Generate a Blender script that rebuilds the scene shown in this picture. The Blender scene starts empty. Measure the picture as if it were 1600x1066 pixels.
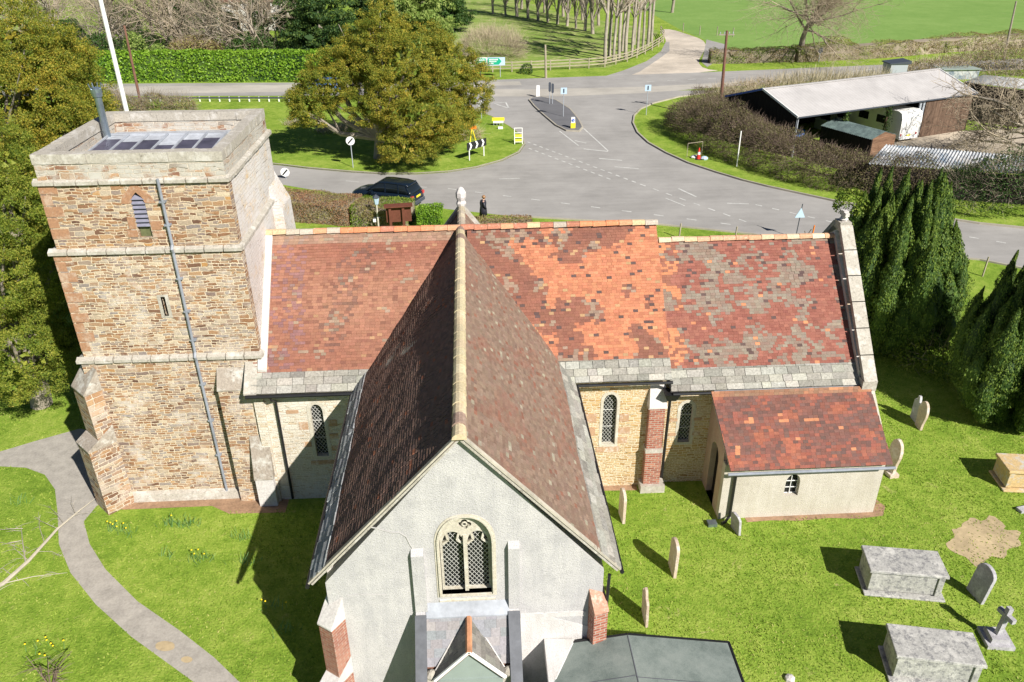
import bpy, math, random
import numpy as np
from math import sin, cos, tan, radians, pi, sqrt, atan2, floor
from mathutils import Vector, noise
from mathutils.geometry import tessellate_polygon
random.seed(7); RNG = np.random.default_rng(7)
S = bpy.context.scene; COL = S.collection
# ---------------------------------------------------------------- camera
F = 1244.0; TH = radians(28.4); ROLL = radians(0.5); YAW = radians(2.9); CH = 18.0
fw = np.array([sin(YAW)*cos(TH), cos(YAW)*cos(TH), -sin(TH)])
rt0 = np.array([cos(YAW), -sin(YAW), 0.0]); up0 = np.cross(rt0, fw)
rt = rt0*cos(ROLL)-up0*sin(ROLL); up = up0*cos(ROLL)+rt0*sin(ROLL)
cam = bpy.data.objects.new('camera', bpy.data.cameras.new('camera')); COL.objects.link(cam)
from mathutils import Matrix
cam.matrix_world = Matrix(((rt[0], up[0], -fw[0], 0), (rt[1], up[1], -fw[1], 0), (rt[2], up[2], -fw[2], CH), (0, 0, 0, 1)))
cam.data.sensor_width = 36; cam.data.lens = F/1600*36; cam.data.clip_end = 3000; cam.data.clip_start = .1
S.camera = cam
def at(px, py, z=0.0):          # ground (or height z) point under a direction
    d = fw + rt*((px-800)/F) + up*((533-py)/F); t = (z-CH)/d[2]; return (d[0]*t, d[1]*t)
def at3(px, py, z=0.0):
    a = at(px, py, z); return (a[0], a[1], z)
def aty(px, py, Y):
    d = fw + rt*((px-800)/F) + up*((533-py)/F); t = Y/d[1]; return (d[0]*t, Y, CH+d[2]*t)
# ---------------------------------------------------------------- light
SUN = Vector((0.78, -1.07, 1.0)).normalized()
w = bpy.data.worlds.new('World'); S.world = w; w.use_nodes = True
nt = w.node_tree; sky = nt.nodes.new('ShaderNodeTexSky'); sky.sky_type = 'NISHITA'; sky.sun_disc = False
sky.sun_elevation = radians(37); sky.sun_rotation = radians(144); sky.air_density = .55; sky.dust_density = .1
nt.links.new(sky.outputs[0], nt.nodes['Background'].inputs[0]); nt.nodes['Background'].inputs[1].default_value = .05
sl = bpy.data.lights.new('sun', 'SUN'); sl.energy = 5.0; sl.angle = radians(.5); sl.color = (1, .95, .87)
so = bpy.data.objects.new('sun', sl); COL.objects.link(so); so.rotation_euler = SUN.to_track_quat('Z', 'Y').to_euler(); so.location = (20, -20, 40)
S.view_settings.view_transform = 'Standard'; S.view_settings.look = 'None'; S.view_settings.exposure = .68; S.view_settings.gamma = 1
# ---------------------------------------------------------------- materials
class G:
    def __init__(s, name, rough=.8, spec=.3, metal=0):
        s.m = bpy.data.materials.new(name); s.m.use_nodes = True; s.t = s.m.node_tree
        s.b = s.t.nodes['Principled BSDF']; s.b.inputs['Roughness'].default_value = rough
        s.b.inputs['Specular IOR Level'].default_value = spec; s.b.inputs['Metallic'].default_value = metal
    def n(s, typ, ins=None, **kw):
        nd = s.t.nodes.new('ShaderNode'+typ)
        for k, v in kw.items(): setattr(nd, k, v)
        for k, v in (ins or {}).items():
            if isinstance(v, bpy.types.NodeSocket): s.t.links.new(v, nd.inputs[k])
            else: nd.inputs[k].default_value = v
        return nd
    def uv(s): return s.n('UVMap', uv_map='uv').outputs[0]
    def pos(s): return s.n('NewGeometry').outputs['Position']
    def noise(s, vec, scale, det=4, rough=.6, out=0, dist=0):
        return s.n('TexNoise', {'Vector': vec, 'Scale': scale, 'Detail': det, 'Roughness': rough, 'Distortion': dist}).outputs[out]
    def ramp(s, fac, stops, interp='LINEAR'):
        r = s.n('ValToRGB', {'Fac': fac}); cr = r.color_ramp; cr.interpolation = interp
        while len(cr.elements) < len(stops): cr.elements.new(.5)
        for e, (p, c) in zip(cr.elements, stops):
            e.position = p; e.color = (c, c, c, 1) if isinstance(c, (int, float)) else (*c, 1)
        return r.outputs[0]
    def mix(s, fac, a, b, bt='MIX'):
        m = s.n('Mix', data_type='RGBA', blend_type=bt)
        for i, v in ((0, fac), (6, a), (7, b)):
            if isinstance(v, bpy.types.NodeSocket): s.t.links.new(v, m.inputs[i])
            else: m.inputs[i].default_value = v if i == 0 else (*v, 1)
        return m.outputs[2]
    def math(s, op, a, b=0.):
        m = s.n('Math', operation=op)
        for i, v in ((0, a), (1, b)):
            if isinstance(v, bpy.types.NodeSocket): s.t.links.new(v, m.inputs[i])
            else: m.inputs[i].default_value = v
        return m.outputs[0]
    def scale(s, vec, x, y, z=1): return s.n('Mapping', {'Vector': vec, 'Scale': (x, y, z)}).outputs[0]
    def col(s, c):
        if isinstance(c, bpy.types.NodeSocket): s.t.links.new(c, s.b.inputs['Base Color'])
        else: s.b.inputs['Base Color'].default_value = (*c, 1)
        return s
    def bump(s, h, strength=.5, dist=.02):
        b = s.n('Bump', {'Height': h, 'Strength': strength, 'Distance': dist}); s.t.links.new(b.outputs[0], s.b.inputs['Normal']); return s
def speckled(name, c, amt=.25, sc=6, rough=.8, bump=.3, dist=.01, **k):     # plain surface with real wear variation
    g = G(name, rough, **k); p = g.pos()
    n1 = g.noise(p, sc, 5, .7); n2 = g.noise(p, sc*.18, 3, .6)
    f = g.math('MULTIPLY', g.math('ADD', n1, n2), .5)
    g.col(g.ramp(f, [(.32, tuple(x*(1-amt) for x in c)), (.5, c), (.68, tuple(min(1, x*(1+amt)) for x in c))]))
    if bump: g.bump(n1, bump, dist)
    return g.m
def rubble(name, stops, mortar, bw=.42, rh=.135, patch=None, pf=(.52, .68), msz=.014):
    g = G(name, .9, .15); u = g.uv()
    dn = g.noise(u, 2.2, 2, .5, out=1)
    dv = g.n('VectorMath', {0: dn, 1: (.5, .5, .5)}, operation='SUBTRACT').outputs[0]
    dv = g.n('VectorMath', {0: dv, 'Scale': .16}, operation='SCALE').outputs[0]
    fn = g.noise(u, 17, 2, .6, out=1)
    fv = g.n('VectorMath', {0: fn, 1: (.5, .5, .5)}, operation='SUBTRACT').outputs[0]
    fv = g.n('VectorMath', {0: fv, 'Scale': .035}, operation='SCALE').outputs[0]
    vec = g.n('VectorMath', {0: u, 1: dv}, operation='ADD').outputs[0]
    vec = g.n('VectorMath', {0: vec, 1: fv}, operation='ADD').outputs[0]
    def br(w_, h_, off):
        v2 = g.n('Mapping', {'Vector': vec, 'Location': (off, off*.7, 0)}).outputs[0]
        b = g.n('TexBrick', {'Vector': v2, 'Color1': (0, 0, 0, 1), 'Color2': (1, 1, 1, 1), 'Mortar': (.5, .5, .5, 1), 'Scale': 1., 'Mortar Size': msz,
                             'Mortar Smooth': .35, 'Brick Width': w_, 'Row Height': h_, 'Bias': 0.}, offset=.5, squash=.7, squash_frequency=3)
        return b.outputs['Color'], b.outputs['Fac']
    c1, f1 = br(bw, rh, 0); c2, f2 = br(bw*.62, rh*.66, 3.3)
    sel = g.ramp(g.noise(g.scale(u, .8, 2.4), 1.0, 1, .5), [(.47, 0.), (.5, 1.)])
    cc = g.mix(sel, c1, c2); ff = g.mix(sel, f1, f2)
    stone = g.ramp(cc, stops, 'LINEAR')
    n3 = g.noise(u, 26, 4, .7)
    stone = g.mix(.55, stone, g.ramp(n3, [(.3, .25), (.7, .85)]), 'OVERLAY')
    if patch:
        pn = g.noise(u, 1.1, 6, .75); pm = g.ramp(pn, [(pf[0], 0.), (pf[1], 1.)])
        stone = g.mix(pm, stone, patch)
    stone = g.mix(g.ramp(g.noise(u, .45, 5, .7), [(.42, .45), (.58, 0.)]), stone, g.mix(1., stone, (.62, .56, .52), 'MULTIPLY'))
    mm = g.ramp(ff, [(.1, 0.), (.75, 1.)])
    mcol = g.mix(.3, mortar, g.ramp(n3, [(.3, .4), (.7, .8)]), 'OVERLAY')
    g.col(g.mix(mm, stone, mcol))
    h = g.math('SUBTRACT', g.math('MULTIPLY', n3, .35), ff)
    g.bump(h, .9, .03); return g.m
def foliage(name, c0, c1, c2, ns=.5, rough=.6, trans=.25, c3=None):
    g = G(name, rough, .25); isl = g.n('NewGeometry').outputs['Random Per Island']; p = g.pos()
    nn = g.noise(p, ns, 3, .6)
    f = g.math('ADD', g.math('MULTIPLY', isl, .45), g.math('MULTIPLY', nn, .62))
    g.col(g.ramp(f, [(.25, c0), (.5, c1), (.72, c2)] + ([(.8, c3)] if c3 else [])))
    if trans:
        t = g.n('BsdfTranslucent', {'Color': (*[min(1, x*1.3) for x in c1], 1)}); mx = g.n('MixShader', {0: trans})
        g.t.links.new(g.b.outputs[0], mx.inputs[1]); g.t.links.new(t.outputs[0], mx.inputs[2])
        g.t.links.new(mx.outputs[0], g.t.nodes['Material Output'].inputs[0])
    return g.m
def attr_mat(name, rough=.8, ns=14, amt=.35, lichen=None, lf=(.6, .72), spec=.2):
    g = G(name, rough, spec); a = g.n('VertexColor', layer_name='Col').outputs[0]; p = g.pos()
    n1 = g.noise(p, ns, 4, .7)
    c = g.mix(amt, a, g.ramp(n1, [(.3, .2), (.7, .85)]), 'OVERLAY')
    if lichen: c = g.mix(g.ramp(g.noise(p, 7, 6, .8), [(lf[0], 0.), (lf[1], 1.)]), c, lichen)
    g.col(c); g.bump(n1, .35, .012); return g.m
MT = {}
def grass_mat(name, cs, dry, sc=1., flowers=0, dryf=(.62, .75)):
    g = G(name, .95, .08); p = g.pos()
    n1 = g.noise(p, .35*sc, 5, .65); n2 = g.noise(p, 2.3*sc, 6, .75); n3 = g.noise(p, 14*sc, 3, .7)
    f = g.math('ADD', g.math('MULTIPLY', n1, .35), g.math('ADD', g.math('MULTIPLY', n2, .4), g.math('MULTIPLY', n3, .25)))
    c = g.ramp(f, [(.36, cs[0]), (.47, cs[1]), (.56, cs[2]), (.66, cs[3])])
    c = g.mix(g.ramp(g.noise(p, .9*sc, 5, .8, dist=.5), [(dryf[0], 0.), (dryf[1], 1.)]), c, dry)
    g.col(c); g.bump(g.math('ADD', n3, n2), .6, .08); return g.m
MT['grass'] = grass_mat('grass', [(.085, .155, .018), (.175, .275, .032), (.275, .36, .06), (.40, .42, .13)], (.44, .40, .17))
MT['field'] = grass_mat('field_grass', [(.14, .25, .06), (.17, .28, .07), (.20, .31, .085), (.24, .33, .11)], (.25, .31, .12), .12)
MT['pasture'] = grass_mat('pasture_grass', [(.12, .22, .03), (.18, .27, .05), (.26, .32, .09), (.34, .36, .14)], (.42, .38, .2), .35, dryf=(.5, .7))
def asphalt(name, c, amt=.12):
    g = G(name, .9, .2); p = g.pos(); n1 = g.noise(p, .18, 6, .68); n2 = g.noise(p, 30, 3, .8); st = g.noise(g.scale(p, .35, 2.2), .8, 4, .6)
    f = g.math('ADD', g.math('MULTIPLY', n1, .55), g.math('ADD', g.math('MULTIPLY', n2, .27), g.math('MULTIPLY', st, .18)))
    g.col(g.ramp(f, [(.34, tuple(x*(1-amt*2.2) for x in c)), (.5, c), (.64, tuple(x*(1+amt*2) for x in c))])); g.bump(n2, .25, .01); return g.m
MT['asphalt'] = asphalt('asphalt', (.31, .298, .285)); MT['asphalt_dark'] = asphalt('asphalt_dark', (.15, .15, .16)); MT['asphalt_pale'] = asphalt('asphalt_pale', (.40, .375, .335))
MT['pathm'] = speckled('path_surface', (.345, .32, .285), .28, 13, .95, .6); MT['track'] = asphalt('track_gravel', (.50, .44, .37), .2); MT['stonyard'] = asphalt('yard_gravel', (.44, .38, .30), .15)
MT['bricksoil'] = speckled('brick_drain', (.30, .19, .12), .45, 9)
MT['bare'] = speckled('bare_earth', (.42, .33, .2), .35, 5)
MT['mark'] = speckled('road_paint', (.52, .52, .50), .35, 9, bump=0)
MT['kerb'] = speckled('kerb_stone', (.36, .33, .27), .2, 3)
TS = [(0., (.13, .075, .055)), (.18, (.30, .165, .09)), (.38, (.40, .26, .15)), (.55, (.22, .165, .145)), (.72, (.52, .43, .31)), (.88, (.24, .21, .205)), (1., (.44, .25, .10))]
MT['ironstone'] = rubble('ironstone_rubble', TS, (.66, .54, .40), patch=(.60, .55, .50), pf=(.50, .68))
MT['ironstone_dark'] = rubble('ironstone_rubble_brown', TS, (.60, .47, .34), patch=(.54, .49, .44), pf=(.57, .74))
MT['goldstone'] = rubble('gold_rubble', [(0, (.34, .2, .08)), (.3, (.48, .33, .15)), (.6, (.55, .44, .27)), (.85, (.45, .28, .11)), (1, (.58, .52, .4))], (.70, .60, .44), .3, .1, patch=(.62, .55, .42), pf=(.54, .74))
MT['limewash'] = rubble('limewashed_rubble', [(0, (.46, .36, .24)), (.4, (.58, .53, .43)), (1, (.64, .6, .53))], (.66, .60, .50), .3, .1, patch=(.68, .64, .56), pf=(.46, .66))
MT['eaststone'] = rubble('pale_rubble', [(0, (.5, .42, .33)), (.4, (.62, .55, .46)), (.8, (.62, .42, .22)), (1, (.7, .68, .64))], (.66, .61, .56), .4, .17, patch=(.66, .63, .61), pf=(.36, .52))
def brickm(name, c1, c2, mortar=(.36, .31, .26), w_=.24, h_=.085):
    g = G(name, .9, .15); u = g.uv()
    b = g.n('TexBrick', {'Vector': u, 'Color1': (*c1, 1), 'Color2': (*c2, 1), 'Mortar': (*mortar, 1), 'Scale': 1., 'Mortar Size': .012, 'Mortar Smooth': .2, 'Brick Width': w_, 'Row Height': h_, 'Bias': -.1})
    n = g.noise(u, 12, 4, .7); g.col(g.mix(.5, b.outputs[0], g.ramp(n, [(.3, .3), (.7, .8)]), 'OVERLAY'))
    g.bump(g.math('SUBTRACT', 1., b.outputs['Fac']), .6, .01); return g.m
MT['brick'] = brickm('red_brick', (.25, .075, .05), (.42, .18, .12))
def stonem(name, c, lich, dark, rough=.9, dk=.56):
    g = G(name, rough, .15); p = g.pos(); n1 = g.noise(p, 2.5, 6, .75); n2 = g.noise(p, 16, 5, .75); n3 = g.noise(p, 6, 5, .8)
    k = g.ramp(n2, [(.35, tuple(x*.8 for x in c)), (.65, tuple(min(1, x*1.15) for x in c))])
    k = g.mix(g.ramp(n1, [(.5, 0.), (.62, 1.)]), k, lich); k = g.mix(g.ramp(n3, [(dk, 0.), (dk+.12, .8)]), k, dark)
    g.col(k); g.bump(n2, .6, .02); return g.m
MT['coping'] = stonem('lichened_coping', (.40, .37, .32), (.52, .495, .455), (.17, .15, .125))
MT['quoin'] = stonem('dressed_brownstone', (.36, .2, .12), (.45, .33, .25), (.26, .15, .1))
MT['whitestone'] = stonem('limewashed_stone', (.56, .53, .51), (.62, .60, .57), (.5, .45, .42))
MT['hamstone'] = stonem('ham_stone', (.50, .465, .385), (.58, .56, .50), (.40, .34, .24))
MT['tomb'] = stonem('tomb_stone', (.40, .395, .375), (.54, .53, .50), (.16, .16, .17), dk=.49)
MT['tomb2'] = stonem('gold_tomb_stone', (.55, .4, .2), (.5, .48, .44), (.35, .3, .24))
MT['grave'] = stonem('headstone_stone', (.52, .42, .33), (.62, .55, .5), (.34, .28, .24))
MT['grave2'] = stonem('grey_headstone', (.38, .37, .39), (.55, .54, .56), (.24, .23, .24))
MT['mixstone'] = stonem('buttress_cap_stone', (.33, .285, .24), (.5, .48, .44), (.13, .11, .085))
def render_m(name, c, c2, streak=.5):
    g = G(name, .92, .12); u = g.uv(); n1 = g.noise(u, .9, 5, .65); n2 = g.noise(u, 30, 3, .7); n3 = g.noise(g.scale(u, 2.2, .35), 1.5, 4, .7); sp = g.noise(u, 11, 4, .8)
    k = g.mix(g.ramp(g.math('MULTIPLY', g.math('ADD', n1, n3), .5), [(.42, 0.), (.58, 1.)]), c, c2)
    k = g.mix(g.ramp(sp, [(.60, 0.), (.70, streak)]), k, (.78, .78, .76)); k = g.mix(g.ramp(n2, [(.36, .5), (.5, 0.)]), k, tuple(x*.6 for x in c))
    dk = g.noise(u, 1.7, 7, .8); k = g.mix(g.ramp(dk, [(.52, 0.), (.66, .45)]), k, tuple(x*.72 for x in c))
    g.col(k); g.bump(g.math('ADD', n2, g.math('MULTIPLY', sp, .6)), .8, .02); return g.m
MT['grey_render'] = render_m('grey_render', (.44, .43, .435), (.53, .515, .51))
MT['cream_render'] = render_m('cream_render', (.48, .44, .37), (.55, .51, .445))
MT['pink_render'] = render_m('pinkish_render', (.46, .33, .26), (.5, .4, .33))  # pinker, slightly darker render for the vestry west wall
MT['white_render'] = render_m('fresh_render', (.62, .60, .59), (.52, .50, .48))
MT['tile'] = attr_mat('clay_roof_tile', .85, 30, .3); MT['tile_l'] = attr_mat('lichened_clay_tile', .9, 30, .35, (.42, .40, .34), (.62, .74))
MT['slate'] = attr_mat('stone_slate', .9, 16, .5, (.62, .61, .57), (.6, .72)); MT['wslate'] = attr_mat('welsh_slate', .6, 20, .3)
MT['ridge'] = attr_mat('ridge_tile', .85, 18, .4, (.55, .52, .42), (.58, .7))
def felt():
    g = G('roof_felt', .9, .2); p = g.pos(); n1 = g.noise(p, 1.3, 5, .7); n2 = g.noise(p, 40, 2, .7)
    g.col(g.ramp(g.math('ADD', g.math('MULTIPLY', n1, .75), g.math('MULTIPLY', n2, .25)), [(.35, (.11, .135, .125)), (.5, (.175, .205, .19)), (.68, (.245, .27, .25))])); g.bump(n2, .3, .01); return g.m
MT['felt'] = felt()
MT['lead'] = speckled('lead_sheet', (.34, .36, .40), .3, 4, .6, .2)
MT['lead_dark'] = speckled('weathered_lead', (.105, .11, .125), .35, 4, .6, .2)
MT['copper'] = speckled('purple_metal_panel', (.075, .07, .10), .5, 2.5, .45, .1)
MT['greenpaint'] = speckled('pale_green_board', (.26, .31, .285), .1, 3, .7, .05)
MT['whitepaint'] = speckled('white_paint', (.8, .8, .78), .06, 8, .4, .05)
MT['black'] = speckled('black_iron', (.012, .012, .014), .4, 8, .45, .1, spec=.5)
MT['pipegrey'] = speckled('grey_lead_pipe', (.24, .26, .30), .3, 6, .5, .1)
MT['steel'] = speckled('steel_flue', (.30, .36, .42), .3, 5, .3, .05, metal=.8)
MT['glass'] = speckled('dark_window_glass', (.012, .013, .015), .4, 2, .25, .0, spec=.4)
MT['lattice'] = speckled('lead_lattice', (.55, .55, .52), .2, 10, .6, 0)
MT['louvre'] = speckled('slate_louvre', (.20, .20, .26), .25, 7, .7, .2)
MT['mossboard'] = speckled('mossy_board', (.12, .13, .06), .4, 9, .8, .2)
def woodm(name, c, c2, sx=9., sy=1.):
    g = G(name, .85, .2); u = g.uv(); n = g.noise(g.scale(u, sx, sy), 1.6, 5, .7); b = g.n('TexBrick', {'Vector': u, 'Color1': (.3, .3, .3, 1), 'Color2': (.8, .8, .8, 1), 'Mortar': (0, 0, 0, 1), 'Scale': 1., 'Mortar Size': .008, 'Brick Width': .15 if sx > sy else 4., 'Row Height': 4. if sx > sy else .15, 'Bias': 0.}, offset=.13)
    k = g.mix(g.ramp(n, [(.35, 0.), (.65, 1.)]), c, c2); g.col(g.mix(.6, k, b.outputs[0], 'MULTIPLY')); g.bump(n, .4, .01); return g.m
MT['wood'] = woodm('brown_boards', (.10, .06, .04), (.23, .155, .11)); MT['woodh'] = woodm('brown_weatherboard', (.16, .08, .05), (.36, .22, .14), 1., 9.)
MT['blackwood'] = woodm('black_boards', (.012, .010, .010), (.03, .024, .022)); MT['post'] = speckled('weathered_post', (.36, .31, .24), .3, 10)
MT['postd'] = speckled('brown_pole', (.17, .085, .06), .35, 8); MT['rail'] = speckled('pale_rail', (.33, .29, .21), .3, 6)
MT['redwood'] = speckled('red_stained_wood', (.13, .045, .03), .3, 8, .5)
MT['sheet'] = speckled('fibre_cement', (.40, .385, .38), .2, .6, .85, .1)
def corr(name, c, d, sc=2.):
    g = G(name, .7, .3); p = g.pos(); g.col(g.ramp(g.noise(p, sc, 5, .75), [(.4, d), (.55, c), (.7, tuple(min(1, x*1.3) for x in c))])); return g.m
MT['corrugated'] = corr('weathered_corrugated', (.42, .43, .44), (.13, .17, .22), 1.); MT['corrgreen'] = corr('green_corrugated', (.10, .14, .135), (.06, .085, .085))
MT['corrwhite'] = corr('white_corrugated', (.62, .62, .62), (.45, .46, .48))
MT['bark'] = speckled('grey_bark', (.30, .26, .21), .4, 3, .9, .6, .05); MT['barkp'] = speckled('pale_poplar_bark', (.32, .285, .23), .4, 2.5, .9, .5, .05)
MT['twig'] = speckled('bare_twigs', (.27, .225, .17), .4, .6, .9, 0); MT['twigp'] = speckled('pale_twigs', (.40, .33, .24), .35, .6, .9, 0); MT['twigd'] = speckled('dark_twigs', (.15, .11, .085), .4, .7, .9, 0)
MT['deadwood'] = speckled('pale_dead_wood', (.40, .36, .29), .25, 5, .8, .3)
MT['yew'] = foliage('golden_yew', (.07, .12, .014), (.19, .215, .024), (.38, .31, .04), .45, c3=(.46, .32, .04))
MT['yewg'] = foliage('green_yew', (.06, .11, .014), (.17, .22, .024), (.30, .31, .045), .6, c3=(.36, .32, .05))
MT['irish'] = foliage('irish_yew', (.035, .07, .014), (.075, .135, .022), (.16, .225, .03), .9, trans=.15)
MT['irish_shade_core'] = foliage('irish_yew_inner_shade', (.02, .045, .01), (.035, .075, .013), (.06, .11, .018), 2., trans=0); MT['bramble'] = foliage('bramble_leaf', (.10, .075, .04), (.15, .125, .06), (.19, .2, .07), 1.); MT['laurel'] = foliage('laurel_leaf', (.07, .16, .01), (.14, .27, .018), (.25, .40, .04), .9, .45)  # Irish yew core: darker green, the crown's inner shade put into the colour
MT['hedgeg'] = foliage('green_hedge', (.06, .12, .012), (.13, .2, .02), (.26, .32, .05), 1.)
MT['hedgeb'] = foliage('brown_hedge', (.16, .11, .06), (.26, .19, .10), (.30, .30, .09), 1.2)
MT['hedger'] = foliage('russet_hedge', (.2, .09, .05), (.32, .18, .1), (.36, .26, .13), 1.2)
MT['ivy'] = foliage('ivy_leaf', (.02, .05, .012), (.04, .09, .018), (.08, .14, .03), .8); MT['conifer'] = foliage('conifer', (.015, .045, .015), (.04, .085, .02), (.10, .15, .03), .5)
MT['lime'] = foliage('light_green_leaf', (.1, .18, .03), (.2, .28, .06), (.3, .36, .1), .5); MT['budding'] = foliage('budding_leaf', (.16, .2, .04), (.25, .3, .06), (.36, .38, .12), .8)
MT['daff'] = foliage('daffodil_leaf', (.07, .17, .05), (.12, .26, .08), (.2, .33, .12), 2.); MT['petal'] = speckled('yellow_petal', (.8, .6, .02), .1, 5, bump=0)
MT['blade'] = foliage('grass_blade', (.12, .215, .02), (.245, .35, .042), (.38, .44, .09), .5, .8, .35, c3=(.50, .46, .17)); MT['reed'] = foliage('dry_reed', (.32, .27, .18), (.46, .4, .28), (.56, .5, .38), 1.)
def flat(name, c, rough=.5, metal=0, spec=.5, amt=.05): return speckled(name, c, amt, 6, rough, 0, spec=spec, metal=metal)
for k, c in dict(red=(.6, .03, .02), orange=(.75, .2, .02), yellow=(.85, .68, .03), signgreen=(.0, .34, .19), signblue=(.02, .1, .45), signblack=(.015, .015, .018), skin=(.5, .3, .22), coat=(.02, .02, .03), hair=(.28, .15, .07), white=(.8, .8, .8), grey=(.35, .38, .42), blue=(.03, .15, .5), pink=(.6, .25, .2)).items(): MT[k] = flat(k+'_surface', c)
MT['paleblue'] = flat('pale_blue_sign_back', (.42, .55, .68)); MT['signback'] = flat('grey_sign_back', (.05, .06, .08))
MT['carpaint'] = flat('dark_blue_car_paint', (.006, .012, .022), .18, 0, .8); MT['carglass'] = flat('car_glass', (.01, .014, .016), .06, 0, .9); MT['tyre'] = flat('tyre_rubber', (.012, .012, .012), .9); MT['alloy'] = flat('alloy_rim', (.4, .4, .42), .3, .8); MT['lampred'] = flat('red_lens', (.5, .05, .05), .2)
# ---------------------------------------------------------------- mesh helpers
W = {}
def finish(me, name, mat, parent, loc, uvs=True, smooth=False):
    me.materials.append(mat if not isinstance(mat, str) else MT[mat])
    if uvs: planar_uv(me)
    if smooth: me.polygons.foreach_set('use_smooth', [True]*len(me.polygons))
    o = bpy.data.objects.new(name, me); COL.objects.link(o)
    if parent is not None:
        o.parent = parent; W[o.name] = W[parent.name]
    else:
        o.location = loc; W[o.name] = tuple(loc)
    return o
def planar_uv(me):
    n = len(me.loops)
    if not n: return
    co = np.empty(len(me.vertices)*3); me.vertices.foreach_get('co', co); co = co.reshape(-1, 3)
    vi = np.empty(n, int); me.loops.foreach_get('vertex_index', vi)
    tot = np.empty(len(me.polygons), int); me.polygons.foreach_get('loop_total', tot)
    no = np.empty(len(me.polygons)*3); me.polygons.foreach_get('normal', no); no = no.reshape(-1, 3)
    ln = np.repeat(no, tot, axis=0); p = co[vi]
    h = np.hypot(ln[:, 0], ln[:, 1]); flatm = h < .12; h = np.where(flatm, 1, h)
    t = np.stack([np.where(flatm, 1, -ln[:, 1]/h), np.where(flatm, 0, ln[:, 0]/h), np.zeros(n)], 1)
    b = np.cross(ln, t); uvv = np.stack([(p*t).sum(1), (p*b).sum(1)], 1)
    l = me.uv_layers.new(name='uv'); l.data.foreach_set('uv', uvv.astype(np.float32).ravel())
def base_of(parent, loc): return W[parent.name] if parent is not None else loc
def np_mesh(name, V, Fc, mat, parent=None, loc=(0, 0, 0), cols=None, uvs=False, smooth=False):
    V = np.asarray(V, float) - np.array(base_of(parent, loc)); me = bpy.data.meshes.new(name)
    Fc = np.asarray(Fc, np.int32); k = Fc.shape[1]
    me.vertices.add(len(V)); me.vertices.foreach_set('co', V.astype(np.float32).ravel())
    me.loops.add(Fc.size); me.loops.foreach_set('vertex_index', Fc.ravel())
    me.polygons.add(len(Fc)); me.polygons.foreach_set('loop_start', np.arange(0, Fc.size, k, dtype=np.int32))
    me.update(calc_edges=True); me.validate()
    if cols is not None:
        a = me.color_attributes.new('Col', 'FLOAT_COLOR', 'POINT'); a.data.foreach_set('color', np.asarray(cols, np.float32).ravel())
    return finish(me, name, mat, parent, loc, uvs, smooth)
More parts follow.
